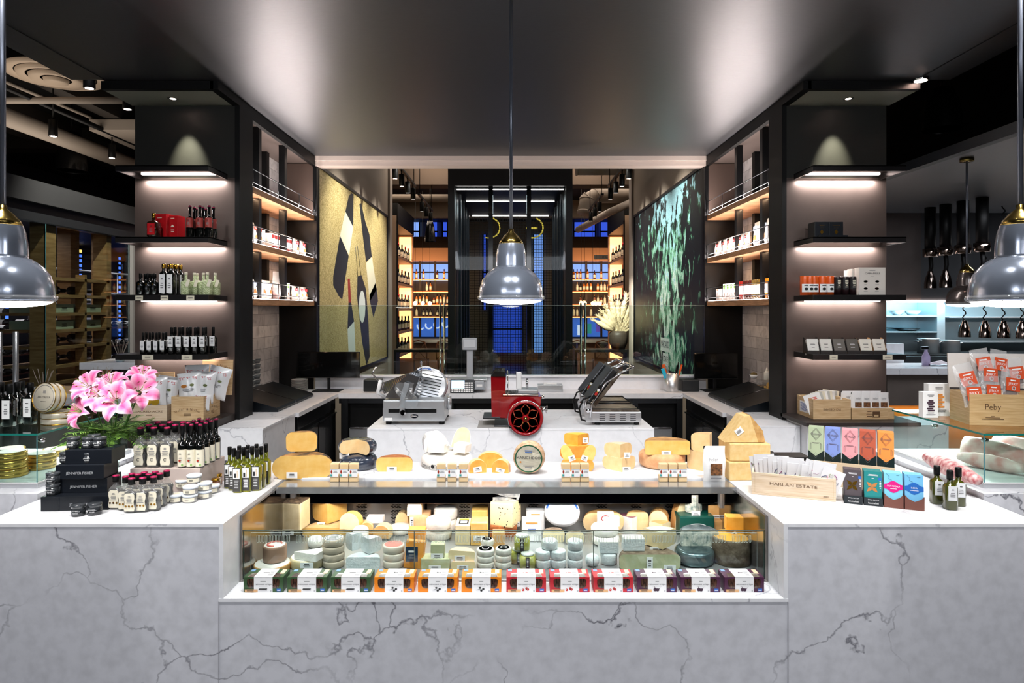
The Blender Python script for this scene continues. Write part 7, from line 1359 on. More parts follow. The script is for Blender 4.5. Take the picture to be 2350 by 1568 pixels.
# ================================================================ wine shelves
WR_ = mat('rack_wood', 'b98d70', .5); LEDB = mat('led_amber', 'ffcfa0', em='ffb070', es=3.2)
WBC = [mat('wine_black', '0d0f10', .12, coat=.6), mat('cap_red', 'a3141c', .35)]
def wineb(cap, body=None, lab=CREAM, H=.30, r=.038):
    m = MB(); b = body or WBC[0]; m.lathe([(r*.9, 0), (r, .005), (r, H*.6), (r*.4, H*.74), (r*.36, H*.97)], b, 10); m.lathe([(r*.42, H*.8), (r*.42, H), (0, H)], cap, 8); m.lathe([(r*1.03, H*.15), (r*1.03, H*.48)], lab, 10, cap=False); return m
for sx in (-1, 1):
    nm = 'left' if sx < 0 else 'right'
    def bx(m, x0, x1, *a, **k): m.box(*sorted((sx*x0, sx*x1)), *a, **k); return m
    t = thing('wine_shelf_unit', 'tall lit wooden wine shelf unit at the %s of the back room' % nm, 'shelf')
    bx(MB(), 2.25, 2.62, 13.0, 15.2, 3.34, 3.75, BLACK).build('top_box', t); bx(MB(), 2.27, 2.40, 12.97, 13.0, 0, 3.5, mat('end_wood', 'a98f78', .5)).build('end_panel', t); bx(MB(), 2.25, 2.29, 12.99, 13.06, 0, 3.4, BLACK).build('corner_post', t)
    bx(MB(), 2.60, 2.62, 13.0, 15.2, 0, 3.34, mat('back_rack', '4a2a22', .5, noise=.4, ns=30)).build('back_panel', t)
    m = bx(MB(), 2.26, 2.60, 15.16, 15.2, 0, 3.34, WR_); bx(m, 2.3, 2.58, 15.14, 15.158, .5, 3.3, LEDB); m.build('lit_end', t)
    m = MB()
    for y in (13.7, 14.4): bx(m, 2.56, 2.59, y, y+.03, 0, 3.34, WR_)
    m.build('divider', t)
    zs = (2.66, 2.12, 1.60, 1.13, .66)
    for z in zs: s = bx(MB(), 2.25, 2.60, 13.02, 15.16, z, z+.05, WR_).build('shelf', t); bx(MB(), 2.262, 2.266, 13.02, 15.16, z+.10, z+.104, STEELD).build('rail', s)
    for z in zs[:4]: alight('wine_light', (sx*2.35, 14.1, z-.02+.5), .04, 6, (1, .72, .5), (0, 0, 0), 1.9)
    for kind, (cp, lbb) in enumerate(((RED, 'red'), (BLACK, 'black'))):
        o = wineb(WBC[1] if kind == 0 else BLACK).build('wine_bottle'); tag(o, '', 'bottle'); locs = []
        for si, z in enumerate(zs):
            for j in range(9):
                if ((j//3+si) % 2 == kind): locs.append((sx*(2.32+.11*(j % 2)), 13.12+j*.21+rnd.uniform(-.02, .02), z+.0505))
        spread(o, locs, 'wine bottle with %s cap on the %s back room shelf unit' % (lbb, nm), '%s capped wine bottles on the %s back shelf unit' % (lbb, nm))
    # back bar shelves
    x0, x1 = (1.80, 3.15); t = thing('bar_shelf', 'wide back bar shelving with lit bottles seen %s of the glass cabinet' % nm, 'shelf'); yb = 19.2
    bx(MB(), x0, x1, yb-.05, yb+.35, 3.05, 3.42, mat('bar_fascia_glow', 'c98e66', .5, em='ff9d5e', es=.15)).build('fascia', t); bx(MB(), x0, x1, yb-.06, yb+.35, 3.42, 3.75, mat('bar_beam', '2a1a12', .6)).build('beam', t)  # faint emission on the fascia stands in for warm light falling on it
    for k in range(4): a = x0+k*(x1-x0)/3.; bx(MB(), a-.03, a+.03, yb+.25, yb+.30, .8, 3.06, mat('bar_post', '3a2a20', .5)).build('post', t)
    for z in (2.52, 2.16, 1.78, 1.42): bx(MB(), x0, x1, yb, yb+.3, z-.03, z, mat('bar_wood', 'b8723f', .5)).build('shelf', t); bx(MB(), x0, x1, yb+.0, yb+.01, z-.045, z-.032, LEDB).build('light_strip', t)
    alight('bar_light', (sx*2.45, 18.6, 2.2), 1.4, 22, (1, .66, .38), (90, 0, 0), 1.4)
    bc = [mat('amber_spirit', 'c8701c', .1, coat=.6), mat('clear_spirit', 'cfc7b4', .1, coat=.6), mat('brown_spirit', '6a2c10', .1, coat=.6), WBC[0]]
    for k, cn in enumerate(('amber', 'pale', 'brown', 'black')):
        o = wineb(BLACK if k != 1 else GOLD, bc[k], CREAM, .29-.02*k, .036).build('spirit_bottle'); tag(o, '', 'bottle'); locs = []
        for si, z in enumerate((2.52, 2.16, 1.78, 1.42)):
            for j in range(13):
                kk = (3 if rnd.random() < .8 else 1) if si == 3 else ((j*7+si*5+int(rnd.random()*3)) % 4) % (3 if rnd.random() < .8 else 4)
                if kk == k and rnd.random() < .92: locs.append((sx*(x0+.06+j*.102), yb+.06+rnd.random()*.06, z+.0005))
        if not locs: locs = [(sx*2, yb+.1, 1.7805)]
        spread(o, locs, '%s spirit bottle on the back bar shelves, %s of the glass cabinet' % (cn, nm), '%s spirit bottles on the %s back bar' % (cn, nm))
    # glowing mural
    m = bx(MB(), 1.80, 3.15, 19.60, 19.62, .80, 1.36, mat('mural_blue', '3a66c8', .3, em='4a78e0', es=.75, noise=.5, ns=3, c2='1c3f9a')); o = m.build('backlit_mural'); tag(o, 'glowing blue mural %s' % ('with white swirls, left of the glass cabinet' if sx < 0 else 'with angular shapes, right of the glass cabinet'), 'mural')
    q = MB(); WG = mat('mural_white', 'dfe8ff', .4, em='cfe0ff', es=.9)
    if sx < 0:
        for i in range(4): q.tube([(-2.7+i*.25+.10*math.cos(R(a)), 19.585, 1.12+.02*i+.10*math.sin(R(a))) for a in range(150, 340, 20)], .025, WG, 6)
    else:
        for i in range(4): q.box(2.0+i*.28, 2.14+i*.28, 19.585, 19.595, .85+.05*i, 1.15+.04*i, (WG, mat('mural_teal', '3aa0a0', .4, em='3aa0a0', es=.5), mat('mural_violet', '6a50c0', .4, em='6a50c0', es=.6))[i % 3])
    q.build('mural_shapes', o)
    # table, chair, globes, credenza
    t = thing('dining_table', 'pale topped wooden table in the back room, %s of the glass cabinet' % nm, 'table', (sx*2.0, 16.2, 0)); MB().box(-.55, .55, -.4, .5, .82, .88, WHITE, bev=.005).build('tabletop', t); MB().box(-.35, .35, -.2, .3, 0, .82, WR_).build('base', t)
    for ci, cx in enumerate((1.55, 2.15)):
        ch = thing('cross_back_chair', 'brown wooden cross-back chair %s the pale table, %s' % (('left of' if sx > 0 else 'right of') if ci == 0 else 'before', nm), 'chair', (sx*cx, 15.45, 0)); W2 = mat('chair_wood', '7a4a2c', .45)
        MB().box(-.2, .2, -.2, .2, .43, .46, W2, bev=.01).build('seat', ch)
        for a in (-.18, .18):
            for b in (-.18, .18): MB().tube([(a, b, 0), (a, b, .44)], .017, W2, 8).build('leg', ch)
        m = MB(); m.tube([(-.18, -.18, .45), (-.19, -.22, .7), (-.15, -.23, .86), (0, -.23, .90), (.15, -.23, .86), (.19, -.22, .7), (.18, -.18, .45)], .015, W2, 8); m.tube([(-.17, -.2, .47), (.16, -.23, .84)], .009, W2, 6); m.tube([(.17, -.2, .47), (-.16, -.23, .84)], .009, W2, 6); m.build('backrest', ch)
    gl = thing('globe_lamp', '', 'lamp'); MB().lathe([(.045*math.sin(R(a)), -.045*math.cos(R(a))) for a in range(0, 181, 20)], mat('globe_lit', 'ffe6b8', em='ffcf8a', es=14), 16).build('bulb', gl); MB().tube([(0, 0, .045), (0, 0, 2.5)], .004, BLACK, 6).build('cord', gl)
    spread(gl, [(X_(x, 14), 14+.2*i, 1.76) for i, x in enumerate(((953, 967, 981) if sx < 0 else (1334, 1344, 1366, 1376, 1388)))], 'small glowing globe lamp in the cluster %s of the glass cabinet' % nm, 'globe lamps, %s cluster' % nm)
    slight('globe_glow', (sx*2.4, 14, 1.9), 25, 150, 1, (1, .75, .5), r=.1)
    a, b = (.98, 1.80) if sx > 0 else (.95, 1.78)
    t = thing('low_shelf', 'black low open shelf in the back room, %s of the glass cabinet' % nm, 'shelf'); bx(MB(), a, b, 9.96, 10.3, .98, 1.02, BLACK).build('top', t); bx(MB(), a, b, 9.96, 10.3, .5, .53, BLACK).build('shelf', t)
    for xx in (a, b-.03): bx(MB(), xx, xx+.03, 9.96, 10.3, 0, .98, BLACK).build('upright', t)
    m = MB(); x = sx*.86
    for d in (0, .05): m.tube([(x+d, 8.0, 0), (x+d, 8.0, 1.72)], .014, CHROME, 10)
    tag(m.build('door_pull'), 'pair of slim chrome poles behind the glass screen, %s side' % nm, 'pole')
alight('back_room_light', (-2, 13, 4.2), 2, 60, (1, .82, .66), (0, 0, 0), 3); alight('back_room_light', (2, 13, 4.2), 2, 60, (1, .82, .66), (0, 0, 0), 3)
for sx in (-1, 1): alight('lounge_light', (sx*1.3, 10.6, 4.2), .8, 26, (1, .85, .72), (0, 0, 0), 2)
m = MB(); m.box(2.3, 2.95, 18.0, 18.02, 3.0, 3.12, mat('sign_pale', 'd9d2cc', .5)); m.text('ITALY', 2.62, 3.06, .08, GREYINK, 17.995); tag(m.build('hanging_sign'), 'pale sign reading ITALY above the right back bar', 'sign')
slight('pampas_fill', (1.1, 8.7, 2.7), 420, 40, .7, (1, .93, .8), target=(1.67, 10.1, 1.4))  # added spot without a fixture, brightens the pampas plumes
# cone pendants
def cone(lb, px, pyb, Y, wpx, hpx):
    k = Y/F; p = at(px, pyb, Y); r = wpx*k/2; H = hpx*k; t = thing('cone_pendant', lb, 'lamp', p); m = MB(); m.lathe([(r, 0), (r*.96, H*.35), (r*.8, H*.7), (r*.5, H), (0, H)], mat('pendant_black', '0b0b0c', .25, coat=.3), 28, cap=False); m.build('shade', t); MB().lathe([(0, .01), (r*.96, .01)], mat('shade_inner', '5a5552', .6), 28).build('diffuser', t); MB().tube([(0, 0, H), (0, 0, max(H+.05, 4.3-p.z))], .008, BLACK, 6).build('cord', t)
cone('large dark cone lamp high at the upper right', 2162, 298, 5.6, 82, 95); cone('dark cone lamp against the pipes at the upper left', 165, 393, 8.5, 64, 88); cone('dark cone lamp before the dusk windows in the back room', 987, 555, 12.4, 24, 48)
# pampas
pv = thing('pampas_vase', 'brown vase with a bushy bunch of cream pampas grass behind the glass screen', 'vase', (X_(1420, 10.05), 10.1, 1.02)); MB().lathe([(.10, 0), (.14, .10), (.15, .22), (.12, .28)], mat('vase_brown', '4a4038', .5, noise=.4, ns=30, mapping=(4, 4, .3)), 20).build('vase', pv)
pg = thing('pampas_grass', 'bushy bunch of cream pampas plumes in the brown vase', 'plant', (X_(1420, 10.05), 10.1, 1.25)); rp_ = random.Random(9); PM = mat('pampas', 'e6d3ae', .8, noise=.25, ns=20)
for i in range(11):
    a = R(-60+i*12); L_ = .38+.12*rp_.random()+(.14 if i in (4, 6) else 0); m = MB(); m.tube([(math.sin(a)*L_*s, .01*i-.05, math.cos(a)*L_*s) for s in (.25, .5, .75, 1)], .03, PM, 8, rs=[.02, .05, .045, .008])
    for j in range(210):
        s = rp_.random()**.8; c = V((math.sin(a)*L_*s, -.05+.1*rp_.random(), math.cos(a)*L_*s)); d = V((math.sin(a)+rp_.uniform(-.7, .7), rp_.uniform(-.6, .6), math.cos(a)*.8+rp_.uniform(-.2, .3))).normalized()*rp_.uniform(.05, .10); n_ = V((d.z, 0, -d.x)).normalized()*.009; m.add([c-n_, c+n_, c+d], [(0, 1, 2)], PM)
    m.build('plume', pg)
# ================================================================ big pendants over the counter
PMET = mat('pendant_metal', '838b9a', .22, metal=.6, coat=.6); DIF = mat('pendant_diffuser', 'ffffff', .4, em='fff8f0', es=11)
def pendant(lb, x, Y, z, r, pm=PMET, pw=18, top=3.05, small=False):
    t = thing('pendant_lamp', lb, 'lamp', (x, Y, z)); s = r/.147
    m = MB(); pr = [(.146, 0), (.147, .012), (.143, .05), (.132, .085), (.11, .115), (.085, .135), (.071, .142), (.070, .15), (.069, .19), (.064, .225), (.056, .25)]; m.lathe([(a*s, b*s) for a, b in pr], pm, 44, cap=False); m.build('shade', t)
    m = MB(); m.lathe([(a*s, b*s) for a, b in [(.056, .249), (.048, .268), (.03, .29), (.012, .305), (.011, .318)]], BRASS, 32); m.build('brass_cap', t, label='polished brass cap')
    m = MB(); m.lathe([(a*s, b*s) for a, b in [(.146, .014), (.153, .012), (.153, .0), (.140, -.010)]], glass('rim_glass', 'e9ecf0', 1, .03, body=.1), 44, cap=False); m.build('glass_rim', t)
    m = MB(); m.lathe([(0, -.027*s)]+[(.139*s*math.sin(R(a)), (-.006-.021*math.cos(R(a)))*s) for a in range(10, 91, 10)], DIF, 40); m.build('diffuser', t, label='glowing white diffuser')
    MB().tube([(0, 0, .31*s), (0, 0, top-z)], .0085*s, mat('rod_grey', '6f7480', .3, metal=.6), 10).build('rod', t); MB().lathe([(.05*s, top-z-.02), (.05*s, top-z-.001)], BRASS, 20).build('canopy', t)
    slight('pendant_glow', (x, Y, z-.045*s), pw, 150, .6, (1, .97, .93), r=.1*s)
pendant('grey metal dome pendant lamp hanging at the centre', at(1173, 0, 2.85).x, 2.85, at(0, 686, 2.85).z, .1405)
pendant('grey metal dome pendant lamp at the right edge', at(2341, 0, 2.1).x, 2.1, at(0, 688, 2.1).z, .141); pendant('grey metal dome pendant lamp at the left edge', at(7, 0, 2.1).x, 2.1, at(0, 688, 2.1).z, .1405)
pendant('smaller dark dome pendant lamp in front of the kitchen opening', at(2219, 0, 4.37).x, 4.37, at(0, 697, 4.37).z, .122, mat('pendant_dark', '4b4442', .25, metal=.6, coat=.4), 8, 2.652)
# ================================================================ left: service ceiling and wine room
GCAN = mat('canopy_grey', '3e4145', .5, metal=.3)
def sb(name, *bs):
    m = MB()
    for b in bs: m.box(*b)
    return struct(m.build(name))
sb('trim_4', (-4.42, -4.34, 3.4, 14, 2.62, 2.82, GCAN)); sb('wall_left_upper', (-4.46, -4.40, 3.4, 14, 2.45, 2.63, mat('canopy_panel', '2c3035', .35, metal=.4))); sb('ceiling_wine_room', (-8.9, -4.42, 3.4, 14, 2.60, 2.63, BLACK)); sb('wall_wine_room', (-6.9, -6.8, 3.4, 14, 0, 2.6, mat('cellar_dark', '0e1216', .6)), (-6.8, -4.5, 13.9, 14, 0, 2.6, MT['cellar_dark'] if 'cellar_dark' in MT else BLACK))
GW = glass('cellar_glass', 'e3ecef', .5); struct(MB().box(-4.41, -4.40, 6.2, 7.55, 0, 2.46, GW).build('window_11')); struct(MB().box(-4.41, -4.40, 4.0, 6.18, 0, 2.46, GW).build('window_12')); sb('trim_5', (-4.42, -4.36, 7.55, 7.64, 0, 2.46, mat('pale_jamb', '9ea0a2', .5))); sb('trim_6', (-4.41, -4.40, 6.18, 6.19, 0, 2.46, mat('glass_edge_teal', '4a7d80', .2)))
m = MB(); 
for r0, r1, z in ((.0, .10, -.06), (.13, .22, -.04), (.25, .32, -.02), (.34, .42, 0)): m.lathe([(r0, z), (r1, z-.012), (r1+.01, z+.02)], mat('diffuser_cream', 'b5a390', .6), 40, cap=False)
o = m.build('ceiling_diffuser'); o.location = (-4.45, 6.4, 3.93); tag(o, 'large round cream ceiling vent with concentric rings, upper left', 'air vent')
def ipipe(lb, a, b, r, mt=None): tag(MB().tube([a, b], r, mt or DUC, 14).build('pipe'), lb, 'pipe')
ipipe('thick beige pipe running away under the upper left ceiling', (-5.4, 4.2, 3.70), (-5.4, 15, 3.70), .10); ipipe('thin beige pipe crossing below the round ceiling vent', (-7, 6.75, 3.80), (-3.9, 6.75, 3.80), .035)
ipipe('slim dark conduit beside the thick beige pipe', (-4.95, 4.5, 3.82), (-4.95, 15, 3.82), .03, DARK); ipipe('slim beige conduit above the round vent', (-5.3, 4.2, 3.965), (-5.0, 9.5, 3.965), .02)
sb('ceiling_beam', (-4.9, -4.72, 4.2, 15, 3.95, 4.3, mat('beam_dark', '2b2622', .8)), (-6.6, -6.3, 4.2, 15, 3.95, 4.3, MT['beam_dark'] if 'beam_dark' in MT else DARK), (-8, -3, 9.6, 9.9, 4.0, 4.3, MT['beam_dark'] if 'beam_dark' in MT else DARK))
t = MB().box(-5.1, -3.7, 7.9, 8.9, 3.80, 3.94, DUC, bev=.01).build('air_box'); tag(t, 'flat beige ventilation box hanging under the upper left ceiling', 'vent box')
def spot(px, py, Y, lb):
    p = at(px, py, Y); t = thing('ceiling_spot', lb, 'spotlight', p); MB().lathe([(.04, 0), (.042, .002), (.04, .17), (.03, .175)], BLACK, 18).build('spot_body', t); MB().tube([(0, 0, .17), (0, 0, 4.3-p.z)], .008, BLACK, 6).build('stem', t); MB().lathe([(.03, -.001), (0, -.001)], LED, 16).build('lens', t)
spot(205, 203, 5.0, 'black cylindrical spot in front of the round ceiling vent'); spot(293, 251, 5.9, 'black cylindrical spot left of the left shelving hood'); spot(122, 313, 6.8, 'black cylindrical spot before the thick pipe, farther left'); spot(257, 363, 8.2, 'black cylindrical spot before the thick pipe, farther right')
def disc_light(px, py, Y, z, lb):
    x = X_(px, Y); o = MB().lathe([(.04, 0), (.045, .012), (.04, .014)], CHROME, 18).lathe([(0, -.001), (.036, -.001)], LED, 16).build('ceiling_spot'); o.location = (x, Y, z-.014); tag(o, lb, 'spotlight')
disc_light(2113, 200, 3.98, 3.05, 'small round lit spot at the edge of the right ceiling panel'); MB
alight('vent_fill', (-5.0, 6.5, 2.9), 1.5, 26, (1, .86, .72), (180, 0, 0), 3)  # unseen uplight added to brighten the vent and pipes
# rack
RW = woodmat('rack_oak', 'b98e5c', '9a7040', (1, 1, 8), 6); t = thing('wine_rack', 'open oak wine rack behind the cellar glass at the left', 'rack')
for y0, y1 in ((6.25, 6.40), (7.20, 7.28)): MB().box(-4.60, -4.45, y0, y1, 0, 2.6 if y0 < 7 else 2.55, RW).build('post', t)
MB().box(-4.55, -4.45, 6.83, 6.86, .8, 2.0, RW).build('divider', t)
for y0 in (7.35, 7.95): MB().box(-5.1, -4.95, y0, y0+.15, 0, 2.6, RW).build('post', t)
for z in (1.957, 1.787, 1.607, 1.44, 1.275, 1.09, .93): MB().box(-5.0, -4.45, 6.40, 7.25, z-.03, z, RW).build('shelf', t)
MB().box(-4.55, -4.45, 6.40, 7.25, 2.46, 2.52, RW).build('top_rail', t)
PG = mat('crate_pale_green', 'b9c4a4', .6)
for i, (y, z, lb) in enumerate([(6.45, 1.607, 'upper left'), (6.9, 1.607, 'upper right'), (6.45, 1.44, 'lower left'), (6.9, 1.44, 'lower right')]):
    o = MB().box(-4.95, -4.5, y, y+.28, z+.0005, z+.085, PG, bev=.003).build('wine_crate'); tag(o, 'pale green wine crate on the cellar rack, %s of four' % lb, 'crate'); q = MB(T(-4.499, y+.14, z+.04) @ Rz(90)); q.scrib(0, 0, .1, .04, 3, INK, 0); q.build('print', o)
o = wineb(BLACK, WBC[0], CREAM, .34, .05).build('wine_bottle'); tag(o, '', 'bottle'); L_ = []
for z, n in ((1.787, 2), (1.275, 2), (1.09, 2)):
    for y in (6.62, 7.05): L_.append((-4.75, y, z+.052))
spread(o, L_, 'large dark bottle lying on the oak cellar rack', 'large bottles lying on the cellar rack')
for c in [o]+[x for x in S.objects if x.name.startswith('wine_bottle') and x.get('group') == 'large bottles lying on the cellar rack']: c.rotation_euler = (R(90), 0, R(180))
# LED columns
for px, y0, y1, X in ((60, 505, 560, 6.6), (118, 520, 860, 6.2), (172, 518, 560, 6.5), (182, 520, 860, 6.5), (229, 540, 860, 6.5), (272, 548, 800, 6.7), (12, 705, 770, 6.6)):
    Y = X*F/(HX-px); m = MB(); y = y0
    while y < y1:
        z = CH-(y-HY)*Y/F
        if .2 < z < 2.58: m.box(-X, -X+.01, Y, Y+.045, z-.03, z+.012, mat('led_dot_yellow', 'ffd98a', em='ffd070', es=2.2) if y < 580 else mat('led_dot_blue', '6f9cff', em='4f7cff', es=2.0))
        y += 11
    tag(m.build('led_column'), 'vertical column of small lit squares in the wine cellar, at the %s' % {60: 'far left', 118: 'post edge', 172: 'rack back, thin left', 182: 'rack back', 229: 'middle of the rack', 272: 'right of the rack', 12: 'extreme lower left'}[px], 'light')
# cellar rack with steel rods and display shelf
t = thing('cellar_shelving', 'steel rod wine shelving in the cellar at the far left', 'shelving'); m = MB()
for z in (2.17, 1.86): m.tube([(-5.9, 5.2, z), (-5.9, 13, z)], .015, STEEL, 8)
for i in range(16): m.tube([(-5.9, 5.3+i*.45, .8), (-5.9, 5.3+i*.45, 2.17)], .008, STEEL, 6)
m.build('rods', t); RS = mat('display_shelf_red', '6b3f3c', .5)
for z in (1.38, 1.12, .9): MB().box(-6.6, -5.7, 5.0, 12.5, z-.02, z, RS).build('shelf', t)
o = wineb(BLACK, WBC[0], WHITE, .30, .04).build('wine_bottle'); tag(o, '', 'bottle'); L_ = []
for z in (1.38, 1.12, .9):
    for i in range(26): L_.append((-5.8, 6.0+i*.22, z+.042))
spread(o, L_, 'dark bottle lying on a lit cellar shelf at the far left', 'bottles lying on the cellar display shelves')
for i in range(12):
    for j in range(6): L_.append((-5.95, 5.9+i*.3, 1.48+j*.11))
gg = [x for x in S.objects if x.get('group') == 'bottles lying on the cellar display shelves']
for c in gg: c.rotation_euler = (0, R(90), R(0))
o2 = dup(o, (-5.95, 5.9, 1.48), label='dark bottle racked neck outward in the cellar grid at the far left', group='bottles in the cellar grid'); o2.rotation_euler = (0, R(90), 0)
for i in range(11):
    for j in range(4):
        if i or j: dup(o2, (-5.95, 5.9+i*.32, 1.48+j*.13))
alight('cellar_light', (-5.5, 9, 2.5), .3, 30, (1, .85, .85), (0, 0, 0), 6); slight('rack_fill', (-3.4, 6.0, 3.9), 330, 70, .8, (1, .9, .75), target=(-4.6, 6.9, 1.5)); slight('table_spot', (-3.0, 4.6, 3.9), 90, 60, .7, target=(-3.2, 5.3, 1.1)); slight('cellar_fill', (-5.6, 7.5, 2.5), 30, 150, 1, (1, .8, .8), target=(-6, 7.5, 1))  # rack and cellar spots are added to brighten the dim wine room
m = MB()
for x in (-3.62, -3.50): m.tube([(x, 4.78, .4), (x, 4.78, 1.48)], .018, STEEL, 12); 
o = m.build('door_pull'); o.location = (-.12, 0, 0); tag(o, 'pair of tall steel door pulls at the far left', 'handle')
for lb, x0, y0, y1, z in (('upper white table slab behind the left shelving', -3.73, 5.65, 6.1, 1.18), ('wide white table behind the lilies', -3.95, 4.75, 5.5, 1.0)):
    t = thing('side_table', lb, 'table'); MB().box(x0, -2.56, y0, y1, z-.06, z, MARB, bev=.003).build('tabletop', t); MB().box(x0+.3, -2.8, y0+.1, y1-.1, 0, z-.06, mat('table_base', '4b4038', .6)).build('base', t)
def reed(x, Y, z, lb):
    t = thing('reed_diffuser', lb, 'diffuser', (x, Y, z)); MB().lathe([(.03, 0), (.034, .02), (.012, .075), (.016, .085)], glass('vase_glass'), 16, cap=False).build('flask', t); m = MB()
    for i in range(12): a = i*.52; m.tube([(0, 0, .01), (math.cos(a)*.07, math.sin(a)*.05, .18+.02*math.sin(i*3))], .0016, mat('twig', 'a89a8e', .7), 4)
    m.build('reeds', t)
reed(X_(273, 5.7), 5.72, 1.181, 'small glass with twigs on the upper white slab'); reed(X_(236, 5.1), 5.1, 1.001, 'glass with twigs on the wide white table behind the lilies'); reed(X_(88, 4.85), 4.9, 1.001, 'glass with twigs at the left end of the wide white table')
o = MB().box(0, .12, 0, .08, 0, .05, CRATE).build('wooden_box'); o.location = (X_(92, 4.9)+.06, 4.98, 1.001); tag(o, 'small wooden box beside the twigs at the far left', 'box')
# ================================================================ right: kitchen
KW = mat('kitchen_grey', '56575a', .45, metal=.3); KB = mat('kitchen_brown', '5d5350', .5)
sb('trim_7', (2.88, 2.94, 3.0, 6.85, 2.65, 2.717, GCAN)); sb('ceiling_kitchen', (2.9, 8.9, 3.0, 6.9, 2.652, 2.70, mat('kitchen_ceiling', '55565a', .4, metal=.3)), (4.1, 8.9, 6.9, 8.9, 2.652, 2.70, KW)); sb('wall_kitchen', (4.3, 8.9, 6.85, 6.95, 1.74, 2.65, KW), (3.4, 4.3, 6.85, 6.95, 1.74, 2.65, KB), (3.4, 4.12, 6.85, 6.95, .5, 1.28, MARB)); sb('wall_kitchen_rear', (3.3, 8.9, 8.6, 8.7, 0, 2.65, mat('kitchen_steel', '9fb4bd', .35, metal=.7)))
sb('wall_kitchen_side', (3.3, 3.4, 6.85, 8.6, 0, 2.65, KB))
m = MB(); m.box(3.4, 8.9, 6.84, 6.87, 1.715, 1.735, LED); tag(m.build('light_strip'), 'white light strip along the top of the kitchen opening', 'light')
alight('kitchen_light', (5.6, 7.7, 2.4), 1.5, 105, (.75, .93, 1), (0, 0, 0), 1); alight('kitchen_cyan', (5.0, 8.0, 1.8), 1.2, 16, (.25, .75, 1), (60, 0, 0), .5)
t = thing('kitchen_shelving', 'stainless wall shelves with pans in the bright kitchen', 'shelving')
for z in (1.56, 1.36): MB().box(3.45, 5.35, 8.2, 8.6, z-.015, z, STEEL).build('shelf', t)
MB().box(5.35, 5.45, 8.2, 8.6, 1.1, 1.75, STEEL).build('upright', t); MB().box(5.5, 8.8, 8.2, 8.6, 1.53, 1.545, STEEL).box(5.5, 8.8, 8.25, 8.6, 1.22, 1.235, STEEL).build('shelf', t)
for i, (x, z, l) in enumerate(((4.55, 1.36, 'left'), (5.08, 1.36, 'right'))):
    o = MB().lathe([(.10, 0), (.15, .035), (.14, .035), (.09, .005)], STEELD, 24).tube([(-.14, -.02, .03), (-.34, -.04, .045)], .01, STEELD, 6).build('frying_pan'); o.location = (x, 8.38, z+.001); tag(o, 'frying pan on the lower kitchen shelf, %s one' % l, 'pan')
for i, (x, l) in enumerate(((4.62, 'left'), (4.95, 'middle'), (5.15, 'right'))):
    o = MB().lathe([(.05, 0), (.10, .06), (.09, .06), (.04, .01)], (CREAM, STEEL, WHITE)[i], 20).build('mixing_bowl'); o.location = (x, 8.38, 1.561); tag(o, 'bowl on the upper kitchen shelf, %s one' % l, 'bowl')
t = thing('kitchen_stove', 'dark stove top under the kitchen shelves', 'stove'); MB().box(4.12, 7.0, 7.5, 8.2, 0, 1.10, STEELD, bev=.005).build('body', t); MB().box(4.3, 6.9, 7.6, 8.15, 1.10, 1.115, BLACK).build('burner_grate', t)
for i, (px, r, h, l) in enumerate(((2130, .115, .17, 'left'), (2179, .108, .15, 'right'))):
    x = X_(px, 7.8); t = thing('stock_pot', 'tall steel stock pot on the stove, %s one' % l, 'pot', (x, 7.8, 1.116)); MB().lathe([(r, 0), (r, h), (r*1.03, h+.005), (r*.97, h+.005)], STEEL, 28).build('pot', t)
    for s in (-1, 1): MB().tube([(s*r, -.03, h*.8), (s*(r+.035), -.03, h*.82), (s*(r+.035), .03, h*.82), (s*r, .03, h*.8)], .006, CHROME, 6).build('handle', t)
t = thing('pass_counter', 'grey marble kitchen pass counter at the right behind the glass case', 'counter'); MB().box(3.55, 8.5, 6.2, 6.835, 1.02, 1.08, MARB).build('worktop', t); MB().box(3.6, 8.5, 6.25, 6.835, .72, 1.02, mat('pass_brown', '6a615c', .5, noise=.2, ns=4)).build('front_panel', t); MB().box(3.7, 8.5, 6.5, 6.835, 0, .72, mat('warm_plinth', 'a8743c', .5)).build('plinth', t)
alight('under_pass', (4.6, 6.35, .7), 2.2, 14, (1, .62, .25), (0, 0, 0), .05)
t = thing('spray_bottle', 'spray bottle of lilac liquid on the kitchen pass', 'bottle', (X_(2125, 6.5), 6.5, 1.081)); MB().lathe([(.036, 0), (.038, .09), (.015, .14), (.014, .16)], mat('lilac_liquid', 'a79cc0', .2, coat=.4), 18).build('bottle_body', t); MB().box(-.05, .02, -.012, .012, .16, .19, STEELD, bev=.004).build('trigger', t)
m = MB(); m.grid(lambda u, v: ((u-.5)*.34, (v-.5)*.16, .012+.035*math.exp(-((u-.4)*4)**2)*(1-abs(v-.5)*1.6)+.006*math.sin(u*22+v*9)), 20, 8, mat('towel', 'c7bdc6', .8)); o = m.build('kitchen_towel'); o.location = (X_(2165, 6.5), 6.5, 1.082); tag(o, 'crumpled pale towel on the kitchen pass', 'towel')
HC = mat('heat_lamp_chrome', '8f8078', .1, metal=1)
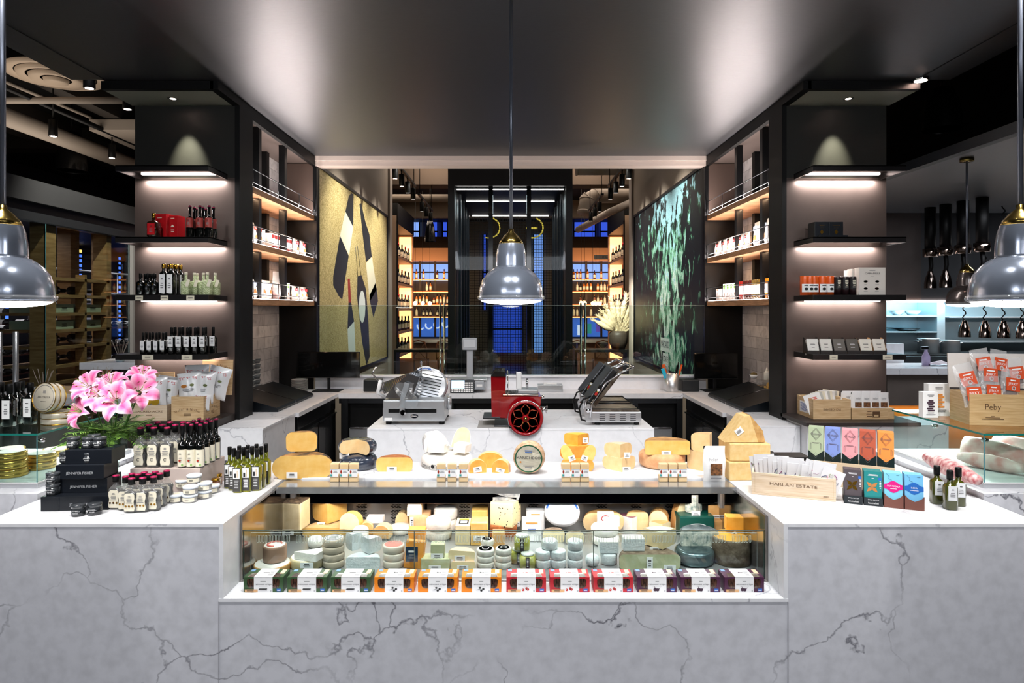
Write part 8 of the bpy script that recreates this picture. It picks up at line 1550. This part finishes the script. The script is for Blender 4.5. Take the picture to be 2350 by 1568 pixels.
def heat(px, Y, zr, zb, coil, lb):
    x = X_(px, Y); t = thing('pendant_heat_lamp', lb, 'lamp', (x, Y, zb)); top = 2.652-zb
    if not coil:
        MB().lathe([(.05, zr-zb+.04), (.05, top)], BLACK, 14).build('stem', t); MB().lathe([(.066, zr-zb-.04), (.068, zr-zb+.04), (.05, zr-zb+.045)], HC, 20).build('collar', t); MB().tube([(0, 0, .15), (.01, 0, .22), (0, 0, zr-zb-.02)], .02, BLACK, 8).build('cable', t)
    else: MB().tube([(.014*math.cos(i*1.3), .014*math.sin(i*1.3), .16+i*(top-.16)/60) for i in range(61)], .006, BLACK, 5).build('coiled_cable', t)
    MB().lathe([(.055, 0), (.054, .05), (.042, .11), (.026, .145), (.024, .17)], HC, 22, cap=False).build('shade', t)
for i, (px, Y) in enumerate(((2135, 6.5), (2170, 6.3), (2210, 6.1), (2254, 5.9))): heat(px, Y, 2.20, 1.85, 0, 'chrome heat lamp on a black rod, %s from the left in the upper row' % ord_(i))
for i, (px, Y) in enumerate(((2213, 6.6), (2260, 6.5), (2303, 6.4), (2346, 6.3))): heat(px, Y, 0, 1.36, 1, 'chrome heat lamp on a coiled cord, %s from the left in the lower row' % ord_(i))
alight('kitchen_front', (4.2, 5.0, 2.62), 1.2, 26, (.9, .93, 1), (0, 0, 0), 1)
# ================================================================ lights
# recessed ceiling downlights in front of and over the counters
def ceil_light(x, y, p, ang=75, col=(1, .985, .97), tgt=None, z=3.04):
    slight('ceiling_spot', (x, y, z), p, ang, .5, col, target=tgt or (x, y+.3, 0), r=.05)
for x in (-1.75, -1.0, -.3, .35, 1.0, 1.75): ceil_light(x, 1.9, 135, 62, tgt=(x, 2.75, .9))
for x in (-1.9, -1.2, -.4, .4, 1.2, 1.9): ceil_light(x, 2.7, 58, 70, tgt=(x*.95, 4.4, .9))
for x in (-1.2, 0, 1.2): ceil_light(x, 4.4, 46, 85, tgt=(x, 5.4, .9))
alight('shop_fill', (-2.0, -1.2, 2.9), 1.4, 62, (.93, .95, 1), (28, 0, 0), 1.0); alight('shop_fill', (2.0, -1.2, 2.9), 1.4, 62, (.93, .95, 1), (28, 0, 0), 1.0)  # unseen soft fills added behind the camera to light the counter fronts
alight('shop_fill', (0, -2.6, 3.0), 3, 60, (.93, .95, 1), (35, 0, 0), 1.0)
alight('case_light', (0, 2.745, .880), 1.75, 5.2, (1, .97, .93), (6, 0, 0), .03)
